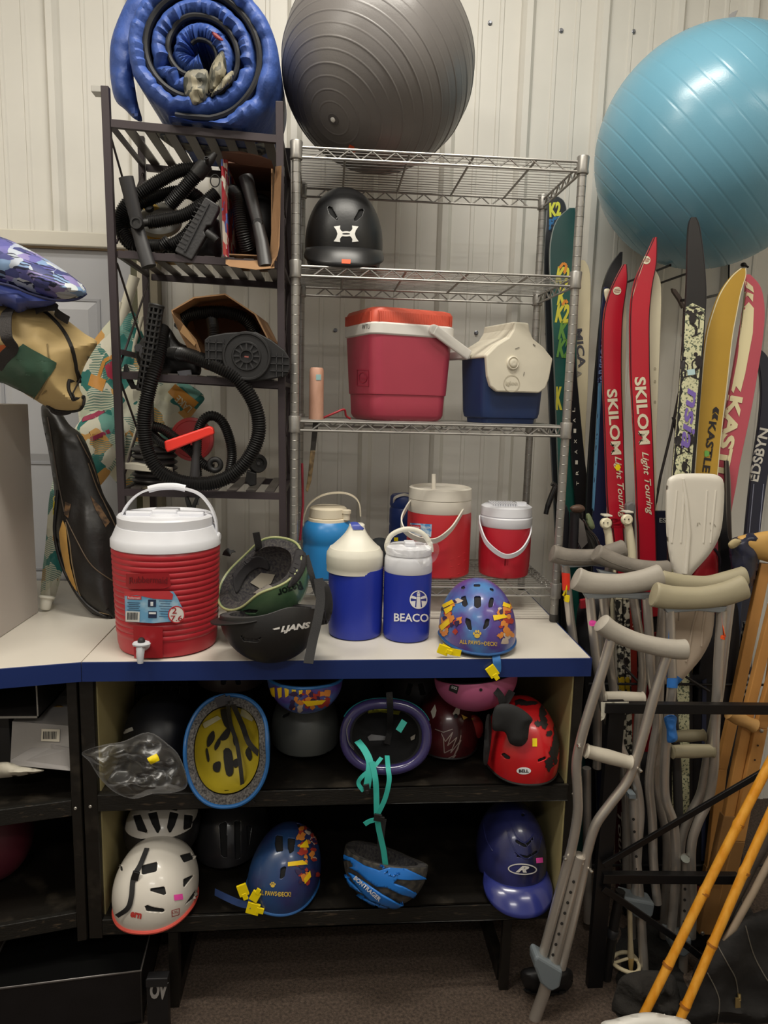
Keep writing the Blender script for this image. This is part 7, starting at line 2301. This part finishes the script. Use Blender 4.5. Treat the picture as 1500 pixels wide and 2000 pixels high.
# second crutch
Y2 = 1.79
c2_ = crutch('aluminium crutch with light grey pad and a pink sticker beside the counter corner', Y2, [(1122, 1128), (1150, 1138), (1205, 1141), (1255, 1134), (1294, 1122)], 22, PADG,
             [(1152, 1166), (1158, 1230), (1168, 1310), (1182, 1390), (1212, 1460), (1240, 1520), (1250, 1580), (1246, 1650, 1.775), (1240, 1760, 1.75)], [(1263, 1166), (1268, 1240), (1272, 1320), (1284, 1400), (1276, 1460), (1268, 1530), (1274, 1600), (1276, 1680, 1.77), (1284, 1765, 1.75)],
             [(1178, 1362), (1258, 1364), .0165], mat('b5ad9e', .6), [(1236, 1560, 1.79), (1240, 1640, 1.775), (1250, 1760, 1.75), (1256, 1860, 1.715), (1260, 1935, 1.69)], holes=((1237, 1600), (1248, 1745), 7, -.035),
             collar=([(1218, 1752), (1240, 1758), (1262, 1762), (1280, 1766), (1276, 1790), (1262, 1800), (1240, 1792), (1222, 1776)], 1.722))
mesh('end_cap', slab([(1229, 1552), (1242, 1552), (1242, 1560), (1229, 1560)], Y2 - .02, .03), mat('6f777c', .5), c2_, smooth=False)
decal('price_sticker', bvh_of(*[o for o in c2_.children if o.name.startswith('side_tube')]), [torn(1157, 1217, 7, 6, 10, .15)], PINKP, c2_, lift=.002, fall=1.78)
mesh('tip', lathe([(.0145, 0), (.016, .004), (.014, .03)], 16, V((P(1260, 1938, 1.69).x, 1.69, .001))), mat('6f6a66', .7), c2_)
# the two worn pads behind
Y3 = 1.905
c3_ = crutch('aluminium crutch with a worn brown grey pad and a red tag behind the counter corner', Y3, [(1076, 1080), (1110, 1088), (1160, 1088), (1190, 1080), (1222, 1070)], 17, PADD,
             [(1104, 1104), (1108, 1150), (1113, 1200), (1124, 1300), (1128, 1500)], [(1190, 1104), (1186, 1160), (1172, 1260), (1166, 1500)], None, None, [(1146, 1500), (1148, 1800)], seam=True)
bv3 = bvh_of(*[o for o in c3_.children if o.name.startswith('side_tube')])
decal('tag', bv3, [[(1098, 1118), (1112, 1120), (1112, 1152), (1100, 1153)]], mat('e0341f', .5), c3_, lift=.002, fall=1.95)
decal('price_sticker', bv3, [[(1101, 1160), (1112, 1162), (1111, 1176), (1100, 1174)]], YELLOW, c3_, lift=.004, fall=1.95)
Y4 = 1.86
c4_ = crutch('aluminium crutch with a worn dark pad overlapping its neighbour', Y4, [(1162, 1078), (1190, 1092), (1230, 1105), (1275, 1112), (1308, 1112)], 17, PADD,
             [(1180, 1120), (1178, 1165), (1186, 1240), (1196, 1330), (1210, 1450), (1222, 1560), (1224, 1700)], [(1232, 1136), (1242, 1200), (1256, 1300), (1246, 1420), (1240, 1560), (1240, 1700)], None, None, [(1231, 1560), (1232, 1700), (1234, 1832)], seam=True)
# beige pair
Y5 = 1.735
c5_ = crutch('aluminium crutch with a beige pad, orange sticker and blue tape, in front of the paddle', Y5, [(1274, 1160), (1310, 1167), (1365, 1168), (1415, 1160), (1458, 1144)], 24, PADB,
             [(1308, 1192), (1310, 1260), (1312, 1340), (1304, 1420), (1298, 1500), (1300, 1560), (1316, 1610), (1320, 1680), (1316, 1760), (1310, 1830)], [(1410, 1192), (1404, 1280), (1400, 1360), (1396, 1440), (1394, 1500), (1384, 1560), (1362, 1610), (1350, 1660), (1352, 1760), (1350, 1830)],
             [(1310, 1468), (1394, 1466), .0175], mat('8f876e', .6), [(1340, 1672), (1338, 1760), (1336, 1840), (1334, 1900)], holes=((1338, 1715), (1336, 1800), 5, -.014), tw=.0125,
             collar=([(1306, 1826), (1330, 1834), (1352, 1834), (1350, 1862), (1336, 1872), (1316, 1862)], Y5 - .024))
lt5 = sorted([o for o in c5_.children if o.name.startswith('side_tube')], key=lambda o: sum(v.co.x for v in o.data.vertices) / len(o.data.vertices))
decal('blue_tape', bvh_of(lt5[0]), [[(1297, 1324), (1322, 1324), (1322, 1344), (1297, 1342)]], BT, c5_, lift=.002, fall=1.72)
decal('price_sticker', bvh_of(lt5[1]), [torn(1415 - 2, 1244, 6, 5, 10, .2)], ORANGE, c5_, lift=.002, fall=1.72)
mesh('end_cap', lathe([(.012, 0), (.012, .002), (.004, .003)], 18, P(1338, 1678, Y5 - .012), axis=(0, -.5, 1)), mat('8f948f', .4, .6), c5_)
mesh('tape_loop', pillow([(1297, 1402), (1312, 1396), (1322, 1402), (1320, 1420), (1323, 1445), (1304, 1450), (1302, 1425)], Y5 - .03, .008, .006, N=16, wr=.008, ws=(40, 40, 40)), BT, c5_)
Y6 = 1.845
c6_ = crutch('aluminium crutch with a beige pad just behind its twin', Y6, [(1284, 1130), (1330, 1140), (1380, 1142), (1420, 1134), (1458, 1124)], 19, PADB,
             [(1296, 1165), (1290, 1260), (1288, 1360), (1284, 1440), (1280, 1520), (1290, 1580), (1302, 1640), (1300, 1740), (1296, 1830)], [(1428, 1160), (1416, 1260), (1404, 1360), (1388, 1440), (1378, 1500), (1368, 1550), (1344, 1600), (1330, 1650), (1328, 1740), (1326, 1830)],
             [(1316, 1438), (1376, 1436), .016], mat('8f876e', .6), [(1312, 1690), (1310, 1780), (1308, 1842)], holes=((1310, 1720), (1308, 1810), 5, -.012))

# black steel frame
FR = mat('121113', .4, .2)
Yb = 1.685
fm_ = thing('steel_frame', 'black steel rack frame with diagonal braces holding the crutches', 'frame', (P(1188, 1990, Yb).x, Yb, 0))
ztop_ = P(1190, 1372, Yb).z


def bar(a, b, w, d=.02, nm='bar', Y=None):
    A, B = (P(a[0], a[1], a[2] if len(a) > 2 else Yb), P(b[0], b[1], b[2] if len(b) > 2 else Yb))
    W = w * zd(A) / FPX
    mesh(nm, beam(A, B, W, d, V((0, 0, 1)) if abs((B - A).x) > abs((B - A).z) else V((1, 0, 0))), FR, fm_, smooth=False, bevel=.001)


A = P(1201, 1372, Yb)
xq = P(1190, 1700, Yb).x
for x0, x1 in ((P(1166, 1700, Yb).x, P(1196, 1700, Yb).x),):
    mesh('post', box(x0, x1, Yb, Yb + .02, 0, ztop_), FR, fm_, smooth=False, bevel=.001)
bar((1180, 1381), (1690, 1386), 20)
bar((1176, 1713), (1440, 1715), 19, Y=Yb)
x2 = P(1690, 1400, Yb).x
mesh('post', box(x2 - .001, x2 + .034, Yb, Yb + .02, 0, ztop_), FR, fm_, smooth=False, bevel=.001)
bar((1178, 1690, Yb - .012), (1520, 1490, Yb - .012), 12, .008, 'brace')
bar((1178, 1735, Yb - .012), (1345, 1850, Yb - .012), 12, .008, 'brace')
bar((1345, 1850, Yb - .012), (1372, 1872, Yb - .012), 12, .008, 'brace')
mesh('rear_rod', tube(pxs([(1150, 1336, 1.9235), (1300, 1336, 1.9235), (1540, 1338, 1.9235)]), .004, 8), mat('2b2a2c', .4, .5), fm_)
mesh('rear_rod', tube(pxs([(1150, 1690, 1.9235), (1540, 1690, 1.9235)]), .004, 8), mat('2b2a2c', .4, .5), fm_)
for a, b in (((1216, 1300, 1.93), (1250, 1335, 1.915)), ((1340, 1322, 1.90), (1385, 1350, 1.905))):
    mesh('hook_rod', tube(pxs([a, b]), .004, 8), mat('3b393a', .4, .5), fm_)
# torn paper label on the corner
lp = [(1174, 1372), (1228, 1371), (1228, 1388), (1222, 1392), (1216, 1385), (1211, 1391), (1204, 1386), (1199, 1390), (1194, 1384), (1190, 1388), (1184, 1392), (1180, 1404), (1174, 1408)]
f = pxs(lp, Yb - .004)
mesh('torn_label', prism([p + V((0, .0012, 0)) for p in f], f), mat('c9c4b4', .8, c2='8f8a78', vs=90, lo=.55, hi=.7), fm_, smooth=False)

# wooden crutches
WD = mat('bb8648', .5, var=.10, vs=5, bump=.05, bs=40, stretch=(6, 6, .8), name='maple')
WD2 = mat('8f683c', .55, var=.10, vs=5, stretch=(6, 6, .8))


def leg(p, q, w, Y0, Y1, m, parent, d=.018, nm='leg'):
    A, B = P(p[0], p[1], Y0), P(q[0], q[1], Y1)
    return mesh(nm, beam(A, B, w * zd(A) / FPX, d, V((1, 0, 0))), m, parent, smooth=False, bevel=.002)


w1 = thing('wooden_crutch', 'wooden crutch with a navy taped arm rest at the frame edge', 'crutch', P(1366, 1800, 1.91))
leg((1494, 1100), (1434, 1385), 22, 1.91, 1.91, WD, w1)
leg((1434, 1385), (1408, 1500), 21, 1.91, 1.91, WD, w1)
leg((1408, 1500), (1386, 1700), 20, 1.91, 1.91, WD, w1)
leg((1386, 1690), (1366, 1800), 20, 1.91, 1.91, WD2, w1)
leg((1540, 1080), (1500, 1385), 22, 1.91, 1.91, WD, w1)
mesh('arm_rest', pillow([(1438, 1052), (1470, 1042), (1520, 1040), (1520, 1096), (1486, 1094), (1462, 1084)], 1.90, .022, .022, N=20), mat('c49a56', .5), w1)
NT_ = mat('23263a', .3, var=.15, vs=12, bump=.25, bs=16, name='navy_tape')
mesh('tape_wrap', pillow([(1424, 1060), (1448, 1046), (1470, 1040), (1490, 1050), (1480, 1066), (1484, 1090), (1476, 1130), (1462, 1162), (1440, 1170), (1430, 1120)], 1.905, .026, .03, N=30, wr=.014, ws=(26, 26, 18)), NT_, w1)
mesh('pad_end', pillow([(1422, 1062), (1434, 1052), (1448, 1056), (1442, 1066), (1428, 1072)], 1.875, .008, .01, N=12), mat('b0a078', .7), w1)
w2 = thing('wooden_crutch', 'wooden crutch with a turned hand grip and screw, right of its neighbour', 'crutch', P(1385, 1870, 1.77))
leg((1512, 1180), (1462, 1385), 20, 1.76, 1.76, WD, w2)
leg((1462, 1385), (1420, 1600), 21, 1.76, 1.765, WD, w2)
leg((1424, 1590), (1375, 1820), 30, 1.765, 1.77, WD2, w2, .024, 'foot_block')
leg((1520, 1290), (1484, 1420), 24, 1.75, 1.75, WD, w2)
leg((1484, 1420), (1440, 1640), 26, 1.75, 1.755, WD, w2)
leg((1440, 1640), (1395, 1840), 26, 1.755, 1.77, WD2, w2)
mesh('hand_grip', tube(pxs([(1424, 1392, 1.745), (1440, 1402, 1.742), (1462, 1412, 1.738), (1474, 1418, 1.736)]), [.018, .019, .016, .0195], 16), mat('bf945a', .5), w2)
for x, y in ((1487, 1427), (1372, 1823)):
    mesh('screw', lathe([(.006, 0), (.005, .003), (.002, .004)], 14, P(x, y, 1.735 if y < 1500 else 1.75), axis=(0, -1, 0)), mat('b5b0a8', .3, .9), w2)
for x, y, Y in ((1440, 1373, 1.899), (1474, 1374, 1.748), (1480, 1456, 1.738), (1474, 1484, 1.738)):
    mesh('peg_hole', lathe([(.0028, 0), (.0028, .0012)], 10, P(x, y, Y), axis=(0, -1, 0)), mat('3a2412', .8), w2)

# sticks in front
BAM = mat('d48a1c', .38, c2='e3a23a', vs=9, lo=.35, hi=.65, stretch=(8, 8, 2), bump=.08, bs=60, name='bamboo')
for lab, a, b, nodes in (('orange bamboo pole, the left of two leaning before the black frame', (1640, 1218, 1.62), (1245, 2003, 1.50), (.06, .27, .50, .67, .85)), ('orange bamboo pole, the right of two ending by the black bag', (1650, 1264, 1.60), (1318, 2010, 1.48), (.10, .34, .59, .78, .94))):
    A, B = P(*a), P(*b)
    st = thing('bamboo_pole', lab, 'pole', B)
    n = 90
    rs = []
    for i in range(n + 1):
        q = i / n
        r = .0118 - .001 * q
        for nd in nodes:
            r += .0018 * math.exp(-((q - nd) / .006) ** 2)
        rs.append(r)
    mesh('cane', tube([A.lerp(B, i / n) + V((.002 * sin(i * .09), 0, 0)) for i in range(n + 1)], rs, 14), BAM, st)
    for nd in nodes:
        mesh('node_ring', tube([A.lerp(B, nd - .003), A.lerp(B, nd + .003)], .0130, 14), mat('9a5f1c', .5), st)
gs = thing('walking_stick', 'pale grey pointed stick leaning at the frame edge', 'stick', P(1412, 1836, 1.60))
mesh('shaft', tube(pxs([(1512, 1665, 1.53), (1470, 1745, 1.52), (1432, 1812, 1.51), (1412, 1836, 1.51)]), [.0085, .0085, .009, .003], 12), mat('8f7f6c', .7, var=.1, vs=20), gs)
mesh('split_tip', tube(pxs([(1440, 1806, 1.51), (1428, 1822, 1.508), (1420, 1830, 1.508)]), [.005, .004, .002], 8), mat('8f7f6c', .7), gs)
ds = thing('stick', 'dark weathered stick behind the bamboo poles', 'stick', P(1400, 1830, 1.66))
mesh('shaft', tube(pxs([(1516, 1610, 1.655), (1470, 1690, 1.65), (1420, 1790, 1.645), (1400, 1830, 1.645)]), [.013, .013, .012, .010], 12), mat('3a312a', .8, var=.2, vs=20, bump=.3, bs=40), ds)
mesh('knot', sphere(P(1470, 1688, 1.655), .009, .006, .012, 12, 8), mat('33291f', .8), ds)

# hockey sticks and gear behind the crutches, with dark fillers for the shade there
WSP = mat('c9c3b0', .45, c2='2b2a28', vs=60, lo=.46, hi=.52, name='splatter_print')
for lab, a, b, w, m_, tx_ in (
        ('white hockey stick shaft with black splatter, left of two', (1206, 1150), (1216, 1400), 11, WSP, ('E', 1214, 1290)),
        ('white hockey stick shaft with black splatter and letters, right of two', (1221, 1150), (1227, 1410), 12, WSP, ('exo', 1224, 1300)),
        ('red hockey stick shaft with black lettering', (1234, 1145), (1238, 1420), 13, mat('8a2a22', .4), ('POWER', 1238, 1195)),
        ('dark hockey stick shaft with white dashes', (1246, 1140), (1252, 1420), 9, mat('2c2b2d', .4, c2='9b9890', vs=40, lo=.6, hi=.66), None),
        ('dark maroon ski with white script letters low behind the crutches', (1208, 1480), (1214, 1860), 17, mat('4a1018', .4), ('Touring', 1211, 1660))):
    Y = 2.0 if b[1] < 1500 else 2.03
    hs = thing('hockey_stick' if 'hockey' in lab else 'ski', lab, 'hockey stick' if 'hockey' in lab else 'ski', P(b[0], b[1], Y))
    A, B = P(a[0], a[1], Y), P(b[0], b[1], Y)
    if b[1] < 1500:
        B = B + (B - A) * ((.03 - B.z) / (B.z - A.z)) * .96
    sf = mesh('shaft', beam(A, B, w * zd(A) / FPX, .018, V((1, 0, 0))), m_, hs, smooth=False, bevel=.002)
    if tx_:
        sv = bvh_of(sf)
        L_ = {'POWER': 60, 'exo': 34, 'E': 12, 'Touring': 150}[tx_[0]]
        text_px(tx_[0], sv, tx_[1], tx_[2], L_, w * .62, 88, mat('d8d2c4', .5) if tx_[0] in ('POWER', 'Touring') else INK, hs, fall=1.98, shear=.3 if tx_[0] == 'Touring' else 0)
        if tx_[0] in ('exo', 'E'):
            decal('yellow_band', sv, [[(tx_[1] - 6, 1322), (tx_[1] + 5, 1322), (tx_[1] + 6, 1352), (tx_[1] - 4, 1348)]], mat('c9a81c', .5), hs, fall=1.98)
    mesh('tape_band', beam(A, A + (B - A) * .03, w * zd(A) / FPX + .002, .020, V((1, 0, 0))), mat('cfc8ae', .6) if m_ is WSP else mat('1d1c1c', .6), hs, smooth=False)
gs2 = thing('hockey_stick', 'blue white and black printed hockey stick beside the wooden crutch', 'hockey stick', P(1424, 1500, 1.88))
A, B = P(1464, 1215, 1.965), P(1428, 1500, 1.965)
sf = mesh('shaft', beam(A, B, .034, .02, V((1, 0, 0))), mat('c6c4be', .4, c2='20222c', vs=36, lo=.44, hi=.5), gs2, smooth=False, bevel=.003)
mesh('blue_side', beam(P(1440, 1170, 1.98), P(1416, 1500, 1.98), .022, .02, V((1, 0, 0))), mat('1a2e52', .3, coat=.4), gs2, smooth=False, bevel=.003)
text_px('SHARK', bvh_of(sf), 1452, 1310, 120, 18, 97, mat('17181c', .5), gs2, bold=.05, fall=1.95, shear=.3)
for lab, ol, Y, m_ in (('dark binding cluster with a red lever behind the middle crutches', [(1130, 1180), (1170, 1165), (1200, 1200), (1200, 1340), (1196, 1480), (1150, 1490), (1128, 1280)], 2.06, '1b1a1d'), ('black ski boot in the shadow behind the grey crutch', [(1270, 1170), (1300, 1168), (1302, 1250), (1296, 1330), (1262, 1330), (1258, 1230)], 1.975, '1a191c'), ('tall black bag-like filler standing in for the shade behind the beige crutches', [(1350, 1345), (1358, 1290), (1396, 1200), (1442, 1185), (1436, 1500), (1410, 1700), (1352, 1712), (1346, 1480)], 1.935, '141419')):  # the tall bag shape is an added dark backdrop for the shaded gap
    g = thing('ski_boot' if 'boot' in lab else 'gear_and_filler' if 'bag' in lab else 'ski_binding', lab, 'boot' if 'boot' in lab else 'bag' if 'bag' in lab else 'binding', (P(ol[0][0], ol[0][1], Y).x, Y, P(ol[3][0], ol[3][1], Y).z))
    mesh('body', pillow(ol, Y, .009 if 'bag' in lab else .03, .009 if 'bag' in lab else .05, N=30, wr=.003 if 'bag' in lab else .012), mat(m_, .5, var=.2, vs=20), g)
    if 'binding' in lab:
        mesh('lever', slab([(1134, 1172), (1148, 1170), (1148, 1188), (1134, 1190)], Y - .045, .012), mat('a3202c', .45), g, smooth=False, bevel=.002)
    elif 'boot' in lab:
        mesh('buckle', slab([(1272, 1182), (1286, 1180), (1286, 1204), (1273, 1206)], Y - .04, .01), mat('9a1c26', .45), g, smooth=False, bevel=.002)
        mesh('buckle', slab([(1272, 1236), (1288, 1235), (1290, 1246), (1276, 1248)], Y - .04, .01), mat('8a2e30', .45), g, smooth=False, bevel=.002)
        mesh('label', slab([(1286, 1178), (1300, 1176), (1300, 1196), (1287, 1198)], Y - .043, .003), mat('c9cdd6', .5), g, smooth=False)
    else:
        mesh('strap', slab([(1372, 1330), (1380, 1326), (1378, 1680), (1370, 1682)], Y - .0125, .003), mat('232a45', .6), g, smooth=False)

lw_ = thing('gear_and_filler', 'black filler shape standing in for the shade low behind the middle crutches', 'bag', (P(1300, 1720, 1.96).x, 1.97, 0))  # added dark filler, shade between the crutches given as a black shape
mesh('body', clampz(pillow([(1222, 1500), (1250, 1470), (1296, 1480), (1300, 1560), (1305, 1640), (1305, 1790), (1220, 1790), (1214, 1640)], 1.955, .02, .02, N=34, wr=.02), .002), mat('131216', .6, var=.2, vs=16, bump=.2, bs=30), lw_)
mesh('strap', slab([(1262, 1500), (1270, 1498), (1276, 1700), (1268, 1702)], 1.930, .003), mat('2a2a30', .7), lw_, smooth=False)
lb_ = thing('gear_and_filler', 'black ski boot bag on the floor under the wooden crutches', 'bag', (P(1390, 1800, 1.78).x, 1.80, 0))
mesh('body', clampz(pillow([(1330, 1860), (1340, 1800), (1372, 1770), (1430, 1760), (1470, 1780), (1480, 1870)], 1.83, .03, .06, N=30, wr=.02), .002), mat('17161a', .6, var=.2, vs=16, bump=.2, bs=30), lb_)
mesh('handle', tube(spline(pxs([(1372, 1790, 1.80), (1390, 1776, 1.785), (1412, 1780, 1.79)]), 6), .004, 8), mat('2a2a30', .7), lb_)

# low clutter on the floor
bk_ = thing('backpack', 'black backpack with a brass zip pull on the floor by the bamboo poles', 'bag', (P(1430, 1960, 1.62).x, 1.6, 0))
bpb = mesh('body', pillow([(1338, 2006), (1346, 1950), (1356, 1890), (1385, 1850), (1420, 1815), (1460, 1790), (1500, 1775), (1560, 1770), (1566, 2006)], 1.575, .03, .10, N=50, wr=.03, ws=(10, 10, 8)), mat('1e1c1b', .75, var=.15, vs=10, bump=.35, bs=24), bk_)
bbv = bvh_of(bpb)
mesh('zip_pull', join(slab([(1437, 1950), (1446, 1950), (1447, 1975), (1436, 1975)], lay(bbv, 1441, 1960, .006, 1.6).y, .003), tube([lay(bbv, 1441, 1938, .006, 1.6), lay(bbv, 1441, 1952, .008, 1.6)], .004, 8)), mat('b8a06a', .35, .7), bk_, smooth=False)
for pth in ([(1456, 1808), (1470, 1860), (1490, 1900), (1510, 1930)], [(1398, 1840), (1420, 1880), (1436, 1910), (1441, 1938)], [(1382, 1900), (1404, 1950), (1400, 2000)]):
    mesh('seam', tube([lay(bbv, p.x, p.y, .001, 1.6) for p in spline([V((a[0], a[1], 0)) for a in pth], 6)], .0016, 6), mat('6b655c', .6), bk_)
fz = thing('fleece_bundle', 'dark crumpled fleece on the floor between the frame post and the crutch tips', 'bundle', (P(1250, 1990, 1.62).x, 1.63, 0))
mesh('folds', pillow([(1203, 1985), (1204, 1930), (1218, 1905), (1260, 1895), (1305, 1900), (1322, 1920), (1322, 1985)], 1.615, .02, .06, N=44, wr=.05, ws=(14, 14, 14)), mat('25221f', .95, var=.25, vs=16, bump=.6, bs=60), fz)
fz['kind'] = 'thing'
gp = []
nx_, ny_ = 30, 22
for j in range(ny_ + 1):
    for i in range(nx_ + 1):
        c = Q(1208 + (1340 - 1208) * i / nx_ + 6 * sin(j * .9), 1806 + (1996 - 1806) * j / ny_ + 6 * sin(i * .8), .004)
        e = min(i, nx_ - i, j, ny_ - j) / 3
        gp.append(V((c.x, c.y, .002 + .014 * min(1, e) * (.45 + .55 * noise.noise(V((c.x * 16, c.y * 16, 2)))))))
mesh('spread_cloth', (gp, [(j * (nx_ + 1) + i, j * (nx_ + 1) + i + 1, (j + 1) * (nx_ + 1) + i + 1, (j + 1) * (nx_ + 1) + i) for j in range(ny_) for i in range(nx_)]), mat('1c1a18', .95, var=.25, vs=16, bump=.6, bs=60), fz, split=False)
pk_ = thing('ski_pole', 'pale ski pole tip with a round cream basket near the floor', 'ski pole', P(1232, 1912, 1.715))
mesh('shaft', tube(pxs([(1230, 1770, 1.715), (1231, 1830, 1.715), (1232, 1868, 1.715)]), [.0065, .0065, .009], 12), mat('b8a98a', .5), pk_)
mesh('basket', join(tube([P(1222, 1880, 1.715) + V((.036 * cos(a * pi / 14), .036 * sin(a * pi / 14), .004 * sin(a * pi / 7))) for a in range(28)], .0055, 10, True), tube([P(1222, 1880, 1.715) + V((-.034, 0, 0)), P(1232, 1870, 1.715), P(1222, 1880, 1.715) + V((.034, 0, .004))], .004, 8)), mat('d3c6a4', .5), pk_)
mesh('spike', tube(pxs([(1232, 1868, 1.715), (1232, 1890, 1.715), (1233, 1912, 1.715)]), [.009, .006, .0025], 12), mat('c9a86a', .5), pk_)
bpv = thing('ski_pole', 'thick black pole leaning low behind the frame post', 'pole', P(1180, 1900, 1.715))
mesh('shaft', tube(pxs([(1212, 1740, 1.715), (1200, 1800, 1.715), (1184, 1915, 1.715)]), .013, 12), BLACK, bpv)
mesh('clip', lathe([(.014, -.012), (.016, -.008), (.016, .008), (.014, .012)], 14, P(1196, 1822, 1.715), axis=(.3, 0, 1)), mat('2b2b2e', .4), bpv)
wv_ = thing('plastic_tub', 'white plastic tub at the bottom of the view before the bamboo poles', 'tub', (P(1262, 2010, 1.40).x, 1.40, P(1262, 2040, 1.40).z))
mesh('body', pillow([(1170, 2006), (1200, 1990), (1250, 1978), (1282, 1978), (1300, 1982), (1330, 1988), (1352, 2006), (1356, 2095), (1170, 2095)], 1.40, .04, .05, N=30), mat('d9d6cf', .45), wv_)
mesh('crease', tube(spline(pxs([(1296, 1982, 1.40), (1306, 1994, 1.39), (1312, 2020, 1.385)]), 6), .003, 8), mat('bdb9b0', .5), wv_)
dbn = thing('rubber_boot', 'black rubber boot on the carpet behind the front crutch tip', 'boot', (P(1060, 1940, 1.68).x, 1.68, 0))
mesh('shaft', pillow([(1016, 1900), (1040, 1888), (1110, 1890), (1118, 1920), (1100, 1940), (1060, 1946), (1030, 1936)], 1.68, .05, .06, N=26), mat('121113', .55), dbn)
mesh('sole', pillow([(1024, 1930), (1060, 1940), (1104, 1932), (1100, 1942), (1060, 1948), (1030, 1940)], 1.68, .04, .05, N=20), mat('0e0e0f', .7), dbn)
